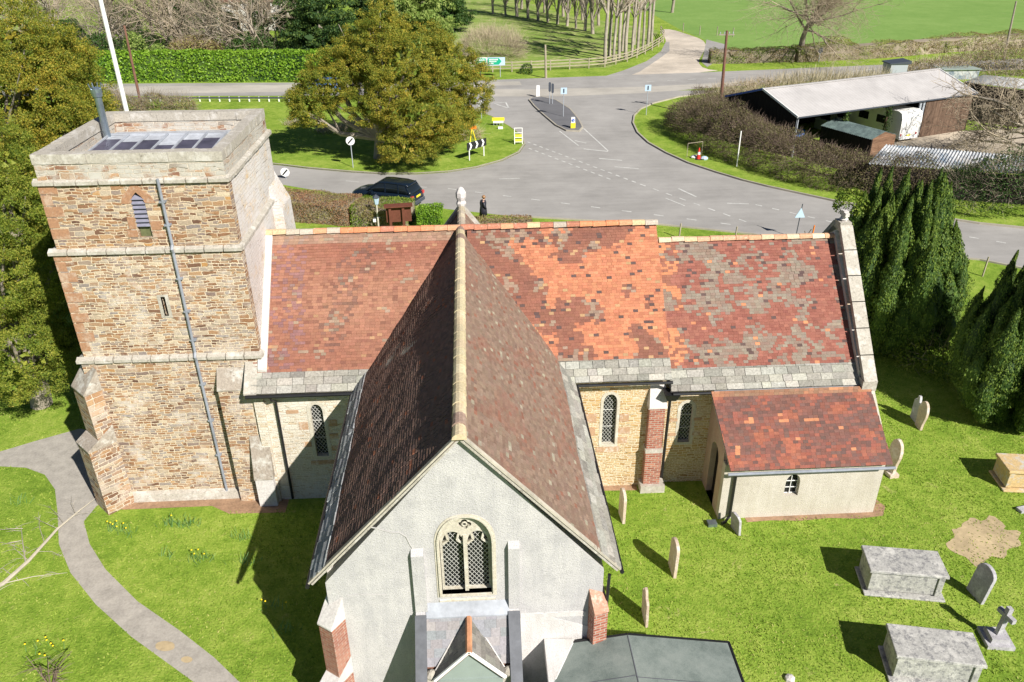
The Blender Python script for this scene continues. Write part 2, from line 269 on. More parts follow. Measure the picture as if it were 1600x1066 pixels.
class MB:
    def __init__(s): s.v = []; s.f = []; s.c = []
    def poly(s, *pts, c=None):
        i = len(s.v); s.v += [tuple(p) for p in pts]; s.f.append(tuple(range(i, i+len(pts))))
        if c is not None: s.c += [(*c, 1)]*len(pts)
        return s
    def hull8(s, a, c=None):       # a: 4 bottom + 4 top, both counter-clockwise from above
        i = len(s.v); s.v += [tuple(p) for p in a]
        s.f += [(i+3, i+2, i+1, i), (i+4, i+5, i+6, i+7)] + [(i+k, i+(k+1) % 4, i+4+(k+1) % 4, i+4+k) for k in range(4)]
        if c is not None: s.c += [(*c, 1)]*8
        return s
    def box(s, x0, x1, y0, y1, z0, z1, c=None):
        return s.hull8([(x0, y0, z0), (x1, y0, z0), (x1, y1, z0), (x0, y1, z0), (x0, y0, z1), (x1, y0, z1), (x1, y1, z1), (x0, y1, z1)], c)
    def bar(s, p, q, w_, h_, upv=(0, 0, 1), c=None):   # rectangular bar from p to q
        p = Vector(p); q = Vector(q); d = (q-p).normalized(); u = Vector(upv); sd = d.cross(u)
        if sd.length < 1e-4: sd = d.cross(Vector((0, 1, 0)))
        sd.normalize(); u = sd.cross(d).normalized(); a = sd*w_/2; b = u*h_/2
        return s.hull8([p-a-b, p+a-b, q+a-b, q-a-b, p-a+b, p+a+b, q+a+b, q-a+b], c)
    def prism(s, pts, z0, z1):
        n = len(pts); i = len(s.v); s.v += [(x, y, z0) for x, y in pts] + [(x, y, z1) for x, y in pts]
        area = sum(pts[k][0]*pts[(k+1) % n][1]-pts[(k+1) % n][0]*pts[k][1] for k in range(n))
        tri = tessellate_polygon([[Vector((x, y, 0)) for x, y in pts]])
        for t in tri:
            a, b, c = [pts[j] for j in t]; o = (b[0]-a[0])*(c[1]-a[1])-(c[0]-a[0])*(b[1]-a[1])
            t = t if o > 0 else t[::-1]
            s.f.append(tuple(i+n+j for j in t))
        for k in range(n):
            q = (i+k, i+(k+1) % n, i+n+(k+1) % n, i+n+k); s.f.append(q if area > 0 else q[::-1])
        return s
    def tube(s, pts, r, n=8, cap=True):
        pts = [Vector(p) for p in pts]; rs = r if isinstance(r, (list, tuple)) else [r]*len(pts); base = len(s.v)
        prev = None
        for k, p in enumerate(pts):
            d = (pts[min(k+1, len(pts)-1)]-pts[max(k-1, 0)]).normalized()
            a = d.cross(Vector((0, 0, 1)) if abs(d.z) < .9 else Vector((0, 1, 0))).normalized() if prev is None else (prev-d*prev.dot(d)).normalized()
            prev = a; b = d.cross(a)
            for j in range(n):
                t = 2*pi*j/n; s.v.append(tuple(p+(a*cos(t)+b*sin(t))*rs[k]))
        for k in range(len(pts)-1):
            for j in range(n):
                i0 = base+k*n+j; i1 = base+k*n+(j+1) % n; s.f.append((i0, i1, i1+n, i0+n))
        if cap:
            s.f.append(tuple(base+j for j in range(n))[::-1]); e = base+(len(pts)-1)*n; s.f.append(tuple(e+j for j in range(n)))
        return s
    def lathe(s, x, y, prof, n=12):
        base = len(s.v)
        for r, z in prof:
            for j in range(n): t = 2*pi*j/n; s.v.append((x+r*cos(t), y+r*sin(t), z))
        for k in range(len(prof)-1):
            for j in range(n):
                i0 = base+k*n+j; i1 = base+k*n+(j+1) % n; s.f.append((i0, i1, i1+n, i0+n))
        s.f.append(tuple(base+j for j in range(n))[::-1]); e = base+(len(prof)-1)*n; s.f.append(tuple(e+j for j in range(n)))
        return s
    def plate(s, outer, P0, U, V, N, t, holes=()):   # 2-D outline (with holes) in plane P0+uU+vV, thickness t backwards along N
        P0, U, V, N = map(Vector, (P0, U, V, N)); rings = [list(outer)]+[list(h) for h in holes]
        flatp = [q for r in rings for q in r]
        tri = tessellate_polygon([[Vector((a, b, 0)) for a, b in r] for r in rings]); i = len(s.v); n = len(flatp)
        flip = U.cross(V).dot(N) < 0
        s.v += [tuple(P0+U*a+V*b) for a, b in flatp]+[tuple(P0+U*a+V*b-N*t) for a, b in flatp]
        for tr in tri:
            A, B, C = [flatp[j] for j in tr]; o = ((B[0]-A[0])*(C[1]-A[1])-(C[0]-A[0])*(B[1]-A[1]) > 0) != flip
            tr = tr if o else tr[::-1]
            s.f.append(tuple(i+j for j in tr)); s.f.append(tuple(i+n+j for j in tr[::-1]))
        k0 = 0
        for ri, r in enumerate(rings):
            m = len(r); ar = sum(r[k][0]*r[(k+1) % m][1]-r[(k+1) % m][0]*r[k][1] for k in range(m))
            ccw = (ar > 0) != flip
            if ri: ccw = not ccw
            for k in range(m):
                a = i+k0+k; b = i+k0+(k+1) % m; q = (a, a+n, b+n, b); s.f.append(q if ccw else q[::-1])
            k0 += m
        return s
    def build_each(s, name, mat, parent=None, nf=6, nv=8):      # one object per box
        out = []
        for k in range(len(s.f)//nf):
            q = MB(); q.v = s.v[k*nv:(k+1)*nv]; q.f = [tuple(i-k*nv for i in f) for f in s.f[k*nf:(k+1)*nf]]; out.append(q.build(name, mat, parent))
        return out
    def build(s, name, mat, parent=None, loc=(0, 0, 0), smooth=False, uvs=True):
        o = Vector(base_of(parent, loc)); me = bpy.data.meshes.new(name)
        me.from_pydata([tuple(Vector(v)-o) for v in s.v], [], s.f); me.update()
        if s.c and len(s.c) == len(s.v):
            a = me.color_attributes.new('Col', 'FLOAT_COLOR', 'POINT'); a.data.foreach_set('color', np.asarray(s.c, np.float32).ravel())
        return finish(me, name, mat, parent, loc, uvs, smooth)
def setp(o, label=None, cat=None, group=None, kind=None):
    if label: o['label'] = label
    if cat: o['category'] = cat
    if group: o['group'] = group
    if kind: o['kind'] = kind
    return o
def thing(name, label, cat, loc=(0, 0, 0), group=None):
    o = bpy.data.objects.new(name, None); COL.objects.link(o); o.location = loc; o.empty_display_size = .3
    W[o.name] = tuple(loc); return setp(o, label, cat, group)
def copytree(o, parent=None):
    c = o.copy(); COL.objects.link(c)
    if parent is not None: c.parent = parent
    for ch in list(o.children): copytree(ch, c)
    return c
def dup(o, loc, label, rz=None, sc=None, group=None):
    c = copytree(o); c.location = loc
    if rz is not None: c.rotation_euler = (0, 0, rz)
    if sc is not None: c.scale = (sc, sc, sc)
    c['label'] = label
    if group: c['group'] = group
    return c
def nz(x, y, z=0): return noise.noise(Vector((x, y, z)))
# ================================================================ SETTING
def sheet(name, pts, z, m, kind='structure', thick=0):
    b = MB()
    if thick: b.prism(pts, z-thick, z)
    else:
        tri = tessellate_polygon([[Vector((x, y, 0)) for x, y in pts]]); b.v = [(x, y, z) for x, y in pts]
        for t in tri:
            a, q, c = [pts[j] for j in t]; o = (q[0]-a[0])*(c[1]-a[1])-(c[0]-a[0])*(q[1]-a[1]); b.f.append(tuple(t) if o > 0 else tuple(t[::-1]))
    return setp(b.build(name, m), kind=kind)
def smooth_pts(p, it=2, closed=True):
    for _ in range(it):
        q = []; n = len(p)
        for i in range(n if closed else n-1):
            a, b = p[i], p[(i+1) % n]; q += [(a[0]*.75+b[0]*.25, a[1]*.75+b[1]*.25), (a[0]*.25+b[0]*.75, a[1]*.25+b[1]*.75)]
        if not closed: q = [p[0]]+q+[p[-1]]
        p = q
    return p
def A(*px): return [at(*p) for p in px]
sheet('ground', [(-700, -200), (700, -200), (700, 1100), (-700, 1100)], 0, 'grass')
fld = A((1062, 46), (1100, 62), (1108, 74), (1240, 84), (1400, 76), (1600, 62)) + [(300, 150), (500, 700), (40, 700)]
sheet('field', fld, .004, 'field')
sheet('pasture', A((640, 105), (770, 108), (950, 106), (1005, 82), (1030, 48), (880, 22), (780, -10), (700, -30), (600, -20), (560, 60)), .004, 'pasture')
NR = [(-300, 117), (-45, 101.8), (-20, 100.2), (2, 99.6), (29.7, 102.2), (55.6, 105.5), (120, 114), (320, 142)]
SR = [(-300, 109.5), (-42.6, 94.4), (-20, 92.4), (2, 91), (26.7, 92.2), (53.2, 98.3), (118, 106), (320, 134)]
sheet('main_road', NR[::-1]+SR, .008, 'asphalt')
sheet('main_road_light_surface', A((590, 139), (700, 138.5), (822, 140), (1000, 136), (1150, 128.5), (1146, 135), (1000, 146), (870, 151), (770, 151), (590, 147)), .012, 'asphalt_pale')
sheet('main_road_light_lane', A((120, 136), (300, 134.5), (450, 133), (600, 131), (812, 127.5), (815, 133), (600, 139), (450, 144), (300, 146), (120, 147)), .012, 'asphalt_pale')
isl = A((410, 256), (440, 259), (480, 264), (550, 270), (600, 273), (650, 273), (700, 270), (745, 263), (785, 252), (812, 239), (821, 226), (817, 213), (798, 199), (770, 183), (752, 177), (738, 172), (715, 163), (690, 159), (600, 159.5), (450, 158), (210, 158), (100, 162), (100, 225), (250, 240))
isl = isl
ver = A((1145, 141), (1110, 145), (1060, 152), (1020, 162), (1000, 171), (990, 181), (988, 193), (995, 208), (1012, 224), (1040, 240), (1075, 256), (1120, 271), (1160, 283), (1200, 293), (1310, 317), (1400, 331), (1530, 351), (1600, 358), (1900, 390))
sed = A((-200, 225), (200, 262), (425, 286), (560, 309), (700, 327), (800, 338), (1029, 351), (1175, 366), (1199, 370), (1300, 385), (1530, 406), (1600, 420), (1900, 462))
lane = ver[::-1] + A((1000, 142), (760, 150), (700, 154)) + A((738, 170), (700, 240), (410, 240), (250, 225), (-200, 195)) + sed
sheet('junction_road', lane, .005, 'asphalt')
sheet('island_grass', isl, .11, 'grass', thick=.2)
def strip_obj(name, line, w_, z0, z1, m, side=1, label=None, kind='structure'):
    b = MB(); P = [Vector((x, y, 0)) for x, y in line]; off = []
    for i, p in enumerate(P):
        d = (P[min(i+1, len(P)-1)]-P[max(i-1, 0)]).normalized(); off.append(p+Vector((-d.y, d.x, 0))*w_*side)
    for i in range(len(P)-1):
        a, c, d, e = P[i], P[i+1], off[i+1], off[i]
        q = [(v.x, v.y, z0) for v in (a, c, d, e)]+[(v.x, v.y, z1) for v in (a, c, d, e)]
        if side < 0: q = [q[3], q[2], q[1], q[0], q[7], q[6], q[5], q[4]]
        b.hull8(q)
    return setp(b.build(name, m), kind=kind)
strip_obj('island_kerb', isl[:16], .14, 0, .125, 'kerb', 1)
strip_obj('verge_kerb', ver, .14, 0, .125, 'kerb', 1)
strip_obj('churchyard_kerb', sed[5:], .12, 0, .09, 'kerb', -1)
spl = A((828, 157), (832, 154), (845, 152.5), (868, 158), (890, 172), (903, 188), (909, 200), (904, 206), (886, 205), (870, 197), (850, 180), (836, 167))
sheet('splitter_island', spl, .12, 'asphalt_dark', thick=.2); strip_obj('splitter_kerb', spl+spl[:1], .13, 0, .135, 'kerb', 1)
trk = A((958, 123), (985, 112), (1008, 103), (1030, 86), (1041, 72), (1040, 60), (1032, 46), (1050, 46), (1075, 54), (1098, 62), (1104, 72), (1098, 84), (1090, 97), (1100, 108), (1130, 111))
sheet('farm_track', smooth_pts(trk, 1), .006, 'track'); 
sheet('track_margin', A((940, 121), (975, 110), (1010, 96), (1033, 80), (1040, 66), (1046, 66), (1046, 80), (1030, 92), (1000, 112), (975, 122)), .010, 'asphalt')
sheet('track_margin_east', A((1104, 62), (1135, 70), (1125, 92), (1105, 105), (1096, 97), (1100, 82)), .010, 'asphalt')
sheet('barn_yard', A((1290, 262), (1340, 232), (1400, 219), (1500, 205), (1700, 196), (1800, 240), (1700, 262), (1360, 262)), .006, 'stonyard')
pl = A((-60, 690), (0, 712), (60, 727), (82, 745), (89, 775), (88, 805), (92, 850), (112, 895), (150, 945), (205, 995), (260, 1035), (300, 1066), (380, 1125), (470, 1200))
pr_ = A((560, 1200), (455, 1110), (372, 1066), (335, 1030), (280, 985), (215, 945), (165, 895), (138, 850), (130, 812), (133, 800), (165, 792), (150, 768), (128, 690), (122, 672), (60, 688), (0, 708), (-60, 730))
# path outline: west bank, then east bank; the arm to the left leaves at the tower
pw = A((0, 729), (40, 731), (70, 742), (86, 765), (90, 800), (92, 850), (110, 895), (150, 945), (205, 995), (260, 1035), (300, 1064), (380, 1125), (470, 1200))
pe = A((560, 1200), (460, 1118), (372, 1064), (335, 1028), (280, 985), (215, 940), (165, 890), (140, 850), (131, 815), (150, 792), (168, 778), (150, 740), (135, 672), (125, 670), (60, 688), (0, 706), (-80, 722), (-80, 742))
sheet('church_path', pw+pe, .006, 'pathm')
sheet('brick_gutter', [(-13.2, 22.25), (-12.3, 22.0), (-9.3, 22.0), (-8.6, 21.55), (-6.7, 21.5), (-6.7, 22.6), (-13.2, 22.7)], .009, 'bricksoil')
sheet('vestry_edge_soil', [(8.8, 20.02), (9.6, 20.06), (10.6, 19.98), (11.6, 20.05), (12.6, 19.96), (13.45, 20.05), (13.75, 20.5), (13.5, 21.2), (13.2, 21.3), (13.2, 20.3), (8.8, 20.3)], .006, 'bricksoil')
sheet('nave_edge_soil', [(3.2, 22.0), (5.5, 21.9), (5.5, 22.5), (3.2, 22.5)], .006, 'bricksoil')
for nm_, px_, py_, rx_, ry_ in (('path_patch', 258, 1010, 15, 8), ('path_patch', 292, 1031, 9, 5)):
    sheet(nm_, [at(px_+rx_*cos(t)*(1+.3*nz(cos(t)*2, px_)), py_+ry_*sin(t)) for t in np.linspace(0, 2*pi, 17)[:-1]], .010, 'bare')
bp = [at(1535+55*cos(t)*(1+.5*nz(cos(t)*2.4, sin(t)*2.4)), 842+34*sin(t)*(1+.55*nz(cos(t)*2.4+5, sin(t)*2.4))) for t in np.linspace(0, 2*pi, 44)[:-1]]
sheet('worn_earth_patch', bp, .005, 'bare')
b = MB()                                                            # painted lines
def dash(p0, p1, w_=.12, n=1, fill=.5):
    a = Vector(at3(*p0)); c = Vector(at3(*p1)); d = c-a; sd = Vector((-d.y, d.x, 0)).normalized()*w_/2
    for i in range(n):
        s0 = a+d*(i/n); s1 = a+d*((i+(fill if n > 1 else 1))/n)
        b.poly(*[(v.x, v.y, .014) for v in (s0-sd, s1-sd, s1+sd, s0+sd)][::1])
dash((824, 222), (1000, 288), .14, 16); dash((826, 232), (960, 283), .14, 12)
dash((1000, 288), (1180, 352), .12, 8, .45); dash((1180, 320), (1320, 352), .12, 5, .4); dash((1320, 338), (1600, 385), .12, 7, .35)
dash((874, 205), (904, 228), .12); dash((912, 201), (950, 236), .12); dash((898, 220), (916, 224), .15); dash((912, 233), (950, 237), .18); dash((936, 248), (972, 251), .2); dash((960, 261), (998, 264), .15)
dash((772, 162), (790, 160), .16); dash((790, 160), (795, 169.5), .16); dash((772, 162), (795, 169.5), .16); dash((780, 280), (812, 279), .12); dash((700, 295), (1180, 356), .12, 10, .3); dash((540, 283), (700, 296), .1, 3, .4)
dash((1330, 112), (1370, 108), .3); dash((1010, 128), (1200, 118), .12, 6, .4); dash((1136, 318), (1170, 319), .12); dash((1060, 295), (1088, 308), .15); dash((1040, 310), (1070, 322), .1)
setp(b.build('road_markings', 'mark', uvs=False), kind='structure')
# ================================================================ CHURCH
ch = thing('stone_church', 'old stone church with square west tower, steep red tiled roofs and a grey rendered gable', 'church', (0, 18, 0))
XT = -.42; GY = 13.7; RZ = 8.48; NY = 25.7; NEZ = 4.58; NRZ = 8.5
def tilemesh(name, mat, O, U, Sd, L, SL, colf, gauge=.1, tw=.165, th=.016, rng=None, wave=.03, jit=.25, tj=.004, s0=0, parent=ch, varw=0, rowvar=0, gap=.0015):
    O, U, Sd = Vector(O), Vector(U).normalized(), Vector(Sd).normalized(); N = U.cross(Sd).normalized()
    if N.z < 0: N = -N
    Vv = []; Fv = []; Cv = []; s = s0; row = 0; rnd = random.Random(hash(name) % 1000 if False else len(name)*7+int(L*10))
    while s < SL-1e-3:
        g = gauge*(1+rowvar*rnd.uniform(-1, 1)); e = min(s+g, SL); ua, ub = (0, L) if rng is None else rng((s+e)/2)
        x = ua-rnd.random()*tw
        while x < ub:
            w_ = tw*(1+varw*rnd.uniform(-1, 1)); x0, x1 = max(x, ua), min(x+w_, ub); x += w_
            if x1-x0 < .02: continue
            xm = (x0+x1)/2; wv = wave*(nz(xm*.5, s*.45, L)+.4*nz(xm*1.7, s*1.7, 3))
            t0 = th+rnd.uniform(-tj, tj); tl = rnd.uniform(-tj, tj)*.7; dx = gap; ds = rnd.uniform(-.004, .004)
            P = lambda a, q, h: O+U*a+Sd*q+N*(h+wv)
            i = len(Vv); Vv += [P(x0+dx, s+ds, t0+tl), P(x1-dx, s+ds, t0-tl), P(x1-dx, e+.012, .003), P(x0+dx, e+.012, .003), P(x0+dx, s+ds, -.002), P(x1-dx, s+ds, -.002)]
            k = colf(xm, s, rnd); Cv += [(*k, 1)]*6
            Fv += [(i, i+1, i+2, i+3), (i+4, i+5, i+1, i), (i+4, i, i+3, i+3), (i+5, i+2, i+1, i+1)]
        s += g; row += 1
    V = np.array([tuple(v) for v in Vv]); me = bpy.data.meshes.new(name); o = np.array(base_of(parent, (0, 0, 0)))
    Fl = [f if f[2] != f[3] else f[:3] for f in Fv]; me.from_pydata((V-o).tolist(), [], Fl); me.update()
    if U.cross(Sd).z < 0: me.flip_normals()
    a = me.color_attributes.new('Col', 'FLOAT_COLOR', 'POINT'); a.data.foreach_set('color', np.asarray(Cv, np.float32).ravel())
    return finish(me, name, mat, parent, (0, 0, 0), False)
def lerp(a, b, t): t = max(0, min(1, t)); return tuple(x+(y-x)*t for x, y in zip(a, b))
def jitc(c, r, a=.14): k = 1+r.uniform(-a, a); return tuple(max(.01, x*k*(1+r.uniform(-.025, .025))) for x in c)
RED, ORG, BRN, DKB, LCH, PUR, YEL = (.245, .105, .072), (.47, .20, .105), (.19, .085, .062), (.10, .065, .06), (.28, .25, .19), (.20, .115, .13), (.38, .24, .13)
def c_nave(x, s, r):
    n = nz(x*.45, s*.5, 1); c = lerp(RED, (.30, .15, .10), n+.5); m = nz(x*1.3, s*2, 7)
    if m > .3 and r.random() < .3: c = lerp(c, LCH, .6)
    if r.random() < .12: c = lerp(c, BRN, .7)
    if nz(x*.5, s*.3, 12) > .25 and r.random() < .35: c = lerp(c, DKB, .5)
    if x < 1.6 and r.random() < .35: c = lerp(c, PUR, .6)
    if r.random() < .03: c = lerp(c, YEL, .6)
    if s > 5.0: c = lerp(c, (.35, .3, .22), .35)
    return jitc(c, r)
def c_cross(x, s, r):          # x along from transept eave to east end, new orange tiles in patches
    n = nz(x*.75+s*.5, s*.55-x*.1, 5)+.45*nz(x*2.1, s*1.4, 8); bright = n*1.3+.11*(x-4.4)-.35*(x < 2.2)+r.uniform(-.1, .1)
    c = ORG if bright > .0 else lerp(BRN, RED, nz(x, s*1.3, 9)+.6)
    if bright <= 0 and nz(x*1.1, s*.9, 21) > .15 and r.random() < .6: c = lerp(c, LCH, .55)
    if bright > 0: c = lerp((.46, .20, .11), (.36, .135, .08), r.random()*.9)
    if r.random() < .05: c = DKB
    if r.random() < .03: c = YEL
    return jitc(c, r, .12)
def c_chan(x, s, r):
    n = nz(x*.8, s*1.1, 31)+.6*nz(x*2.6, s*3.6, 33)+r.uniform(-.22, .22); c = lerp((.235, .20, .16), (.215, .145, .115), r.random()) if n > .07 else lerp((.21, .078, .06), (.28, .115, .085), r.random())
    if x < .7 and nz(x*2, s, 40) > 0: c = ORG if r.random() < .6 else RED
    if r.random() < .015: c = ORG
    if r.random() < .03: c = DKB
    return jitc(c, r, .1)
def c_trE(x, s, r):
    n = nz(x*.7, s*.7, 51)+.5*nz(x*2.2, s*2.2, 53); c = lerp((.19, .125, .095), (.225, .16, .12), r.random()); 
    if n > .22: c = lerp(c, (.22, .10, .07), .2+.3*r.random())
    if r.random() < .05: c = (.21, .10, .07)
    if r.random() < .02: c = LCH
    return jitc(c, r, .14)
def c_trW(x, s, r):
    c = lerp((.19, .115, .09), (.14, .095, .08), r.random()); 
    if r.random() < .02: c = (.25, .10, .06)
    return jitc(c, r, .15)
def c_ves(x, s, r):
    n = nz(x*1.2, s*1.8, 61)+.5*nz(x*3.1, s*4, 63); c = lerp((.25, .085, .06), (.125, .075, .065), r.random() if n < .1 else r.random()*.5+.5)
    if n < -.25: c = lerp((.30, .105, .065), c, r.random()*.6)
    if nz(x*1.9, s*3, 66) > .5: c = ORG
    if s > 2.35: c = lerp(c, YEL, .35)
    return jitc(c, r, .15)
def c_slate(x, s, r): return jitc(lerp((.35, .34, .30), (.22, .21, .185), r.random()), r, .2)
def c_slW(x, s, r): return jitc((.30, .315, .32), r, .2)
def roof(name, O, U, Sd, L, SL, strip, cf, mat='tile', rng=None, gs=.235, cs=c_slate, wave=.03, thick=.05, skew=0, tth=.016):
    """tiles above a band of big stone slates, on a solid roof deck"""
    if strip: tilemesh('stone_slates', 'slate', O, U, Sd, L, strip, cs, gs, .46, .042, rng, wave, varw=.35, gap=.007, tj=.009, rowvar=.1)
    r = tilemesh(name, mat, O, U, Sd, L, SL, cf, rng=rng, s0=strip, wave=wave, th=tth)
    O, U, Sd = Vector(O), Vector(U).normalized(), Vector(Sd).normalized(); N = U.cross(Sd); N = -N if N.z < 0 else N
    a0, a1 = (0, L) if rng is None else rng(0); b0, b1 = (0, L) if rng is None else rng(SL)
    b = MB(); t = [O+U*a0, O+U*a1, O+U*b1+Sd*SL, O+U*b0+Sd*SL]; lo = [p-N*(thick+.035) for p in t]; hi = [p-N*.035 for p in t]
    q = lo+hi if U.cross(Sd).z > 0 else lo[::-1]+hi[::-1]
    b.hull8(q); b.build('roof_deck', 'coping', ch); return r
sN = (NRZ-NEZ)/3.9; SLn = sqrt(3.9**2+(NRZ-NEZ)**2)
roof('nave_roof', (-7.2, 21.8, NEZ), (1, 0, 0), (0, 3.9, NRZ-NEZ), 6.9, SLn, .70, c_nave)
roof('crossing_roof', (-.2, 21.8, NEZ), (1, 0, 0), (0, 3.9, NRZ-NEZ), 6.5, SLn, .74, lambda x, s, r: c_cross(x+.8, s, r))
roof('nave_north_roof', (6.3, 29.6, NEZ), (-1, 0, 0), (0, -3.9, NRZ-NEZ), 13.5, SLn, .7, c_nave)
CEZ, CRZ, CY = 4.12, 7.9, 25.6; SLc = sqrt(3.8**2+(CRZ-CEZ)**2)
roof('chancel_roof', (6.3, 21.8, CEZ), (1, 0, 0), (0, 3.8, CRZ-CEZ), 6.5, SLc, .78, c_chan)
roof('chancel_north_roof', (12.8, 29.4, CEZ), (-1, 0, 0), (0, -3.8, CRZ-CEZ), 6.5, SLc, .78, c_chan)
TW = 3.56; TEZ = 4.55; SLt = sqrt(TW**2+(RZ-TEZ)**2); TN = 26.2
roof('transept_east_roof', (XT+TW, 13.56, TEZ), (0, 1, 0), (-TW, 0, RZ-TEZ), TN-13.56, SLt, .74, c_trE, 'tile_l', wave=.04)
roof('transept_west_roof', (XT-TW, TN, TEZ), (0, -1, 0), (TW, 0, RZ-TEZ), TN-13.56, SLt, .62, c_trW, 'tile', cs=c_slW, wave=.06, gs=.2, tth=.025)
NZ2 = 7.85; NW2 = 2.75; SLm = sqrt(NW2**2+3.6**2)
roof('north_transept_east_roof', (XT+NW2, 25.7, NZ2-3.6), (0, 1, 0), (-NW2, 0, 3.6), 3.95, SLm, 0, c_trE)
roof('north_transept_west_roof', (XT-NW2, 29.65, NZ2-3.6), (0, -1, 0), (NW2, 0, 3.6), 3.95, SLm, 0, c_trW)
SLv = sqrt(1.75**2+1.9**2)
roof('vestry_roof', (7.96, 19.95, 2.22), (1, 0, 0), (0, 1.75, 1.9), 5.3, SLv, 0, c_ves, rng=lambda s: (-.14*s, 5.3-.14*s), wave=.012)
def ridge(name, p, q, r=.13, seg=.42, cols=None, pale=0):
    p, q = Vector(p), Vector(q); d = (q-p); n = int(d.length/seg); b = MB(); rr = random.Random(5+int(p.x*3))
    sd = d.normalized().cross(Vector((0, 0, 1)))
    for i in range(n):
        a = p+d*(i/n); e = p+d*((i+1)/n)-d.normalized()*.012; c = rr.choice(cols); c = jitc(c, rr, .12); ks = 7; lift = rr.uniform(-.008, .012)+.02*nz(i*.6, 1)
        i0 = len(b.v)
        for P, s_ in ((a, 1.06), (e, .97)):
            for k in range(ks):
                t = pi*(k/(ks-1))*.98+.03; b.v.append(tuple(P+sd*cos(t)*r*1.05*s_+Vector((0, 0, 1))*((sin(t)-.62)*r*s_+lift+.05))); b.c.append((*c, 1))
        for k in range(ks-1): b.f.append((i0+k, i0+k+ks, i0+k+1+ks, i0+k+1))
        b.f.append(tuple(range(i0, i0+ks))); b.f.append(tuple(range(i0+ks, i0+2*ks))[::-1])
    return b.build(name, 'ridge', ch)
OR_ = [(.55, .22, .11), (.50, .26, .15), (.55, .40, .24), (.40, .17, .11), (.42, .36, .3)]
ridge('nave_ridge', (-7.15, NY, NRZ+.03), (6.35, NY, NRZ+.05), .14, .45, OR_)
ridge('chancel_ridge', (6.4, CY, CRZ+.02), (12.7, CY, CRZ+.02), .13, .42, [(.58, .40, .26), (.52, .30, .19), (.62, .48, .34)])
ridge('transept_ridge', (XT, 13.43, RZ+.03), (XT, 25.75, NRZ+.03), .145, .4, [(.52, .44, .29), (.56, .47, .31), (.50, .42, .27), (.50, .42, .27), (.27, .19, .155)])
ridge('north_transept_ridge', (XT, 25.9, NZ2+.03), (XT, 29.6, NZ2+.03), .14, .4, [(.45, .38, .28), (.40, .34, .27)])
# ---- walls
def lancet(x, z0, z1, w_, n=7, point=.72):     # pointed opening outline, counter-clockwise
    h = w_/2; zs = z1-w_*point; pts = [(x-h, z0), (x+h, z0)]
    for k in range(n+1): t = k/n; pts.append((x+h*(1-t**1.7), zs+(z1-zs)*sin(t*pi/2)**.9 if t < 1 else z1))
    for k in range(n-1, -1, -1): t = k/n; pts.append((x-h*(1-t**1.7), zs+(z1-zs)*sin(t*pi/2)**.9))
    return pts
def inset(pts, x, zc, k, kz=None): return [(x+(a-x)*k, zc+(c-zc)*(kz or k)) for a, c in pts]
def southwall(name, outer, y, holes, mat, t=.3, parent=ch): return MB().plate(outer, (0, y, 0), (1, 0, 0), (0, 0, 1), (0, -1, 0), t, holes).build(name, mat, parent)
def clipseg(poly, p, q):      # part of segment p-q inside a convex-ish polygon
    ts = [0., 1.]; d = (q[0]-p[0], q[1]-p[1])
    for i in range(len(poly)):
        a, c = poly[i], poly[(i+1) % len(poly)]; e = (c[0]-a[0], c[1]-a[1]); det = d[0]*e[1]-d[1]*e[0]
        if abs(det) < 1e-9: continue
        t = ((a[0]-p[0])*e[1]-(a[1]-p[1])*e[0])/det; u = ((a[0]-p[0])*d[1]-(a[1]-p[1])*d[0])/det
        if 0 <= u <= 1: ts.append(t)
    ts = sorted(t for t in ts if 0 <= t <= 1); out = []
    for t0, t1 in zip(ts, ts[1:]):
        m = (t0+t1)/2; x, z = p[0]+d[0]*m, p[1]+d[1]*m; ins = False
        for i in range(len(poly)):
            a, c = poly[i], poly[(i+1) % len(poly)]
            if (a[1] > z) != (c[1] > z) and x < (c[0]-a[0])*(z-a[1])/(c[1]-a[1])+a[0]: ins = not ins
        if ins and t1-t0 > .01: out.append(((p[0]+d[0]*t0, p[1]+d[1]*t0), (p[0]+d[0]*t1, p[1]+d[1]*t1)))
    return out
def diamonds(b, poly, y, step=.13, w_=.009, ratio=1.35):
    xs = [p[0] for p in poly]; zs = [p[1] for p in poly]; x0, x1, z0, z1 = min(xs), max(xs), min(zs), max(zs); H_ = z1-z0
    k = int((H_*1/ratio+(x1-x0))/step)+3
    for i in range(-k, k):
        for sg in (1, -1):
            c = i*step+(x0+x1)/2; p = (c-sg*H_/ratio, z0-.0) if False else (c, z0); q = (c+sg*H_/ratio, z1)
            for s0, s1 in clipseg(poly, p, q): b.bar((s0[0], y, s0[1]), (s1[0], y, s1[1]), w_, .008, (0, 1, 0))
def window(name, outline, y, depth=.2, step=.12, frame=None, label=None, bars=True):
    g = MB().plate(outline, (0, y+depth, 0), (1, 0, 0), (0, 0, 1), (0, -1, 0), .02).build(name, 'glass', ch)
    if label: g['label'] = label
    b = MB(); diamonds(b, outline, y+depth-.02, step); 
    if bars:
        zs = [p[1] for p in outline]; xs = [p[0] for p in outline]
        for f in (.33, .66):
            z = min(zs)+(max(zs)-min(zs))*f
            for s0, s1 in clipseg(outline, (min(xs)-1, z), (max(xs)+1, z)): b.bar((s0[0], y+depth-.03, z), (s1[0], y+depth-.03, z), .015, .02, (0, 1, 0))
    b.build('lead_lattice', 'lattice', g); return g
def surround(outline, y, k, kz, mat, zc, x, name='window_surround', proud=.012, t=.25, cut=None):
    o2 = inset(outline, x, zc, k, kz); return MB().plate(o2, (0, y-proud, 0), (1, 0, 0), (0, 0, 1), (0, -1, 0), t, [outline]).build(name, mat, ch)
wW = lancet(-5.32, 1.8, 3.87, .40); wE = lancet(4.40, 1.82, 3.85, .46); wC = lancet(7.05, 1.72, 3.34, .42)
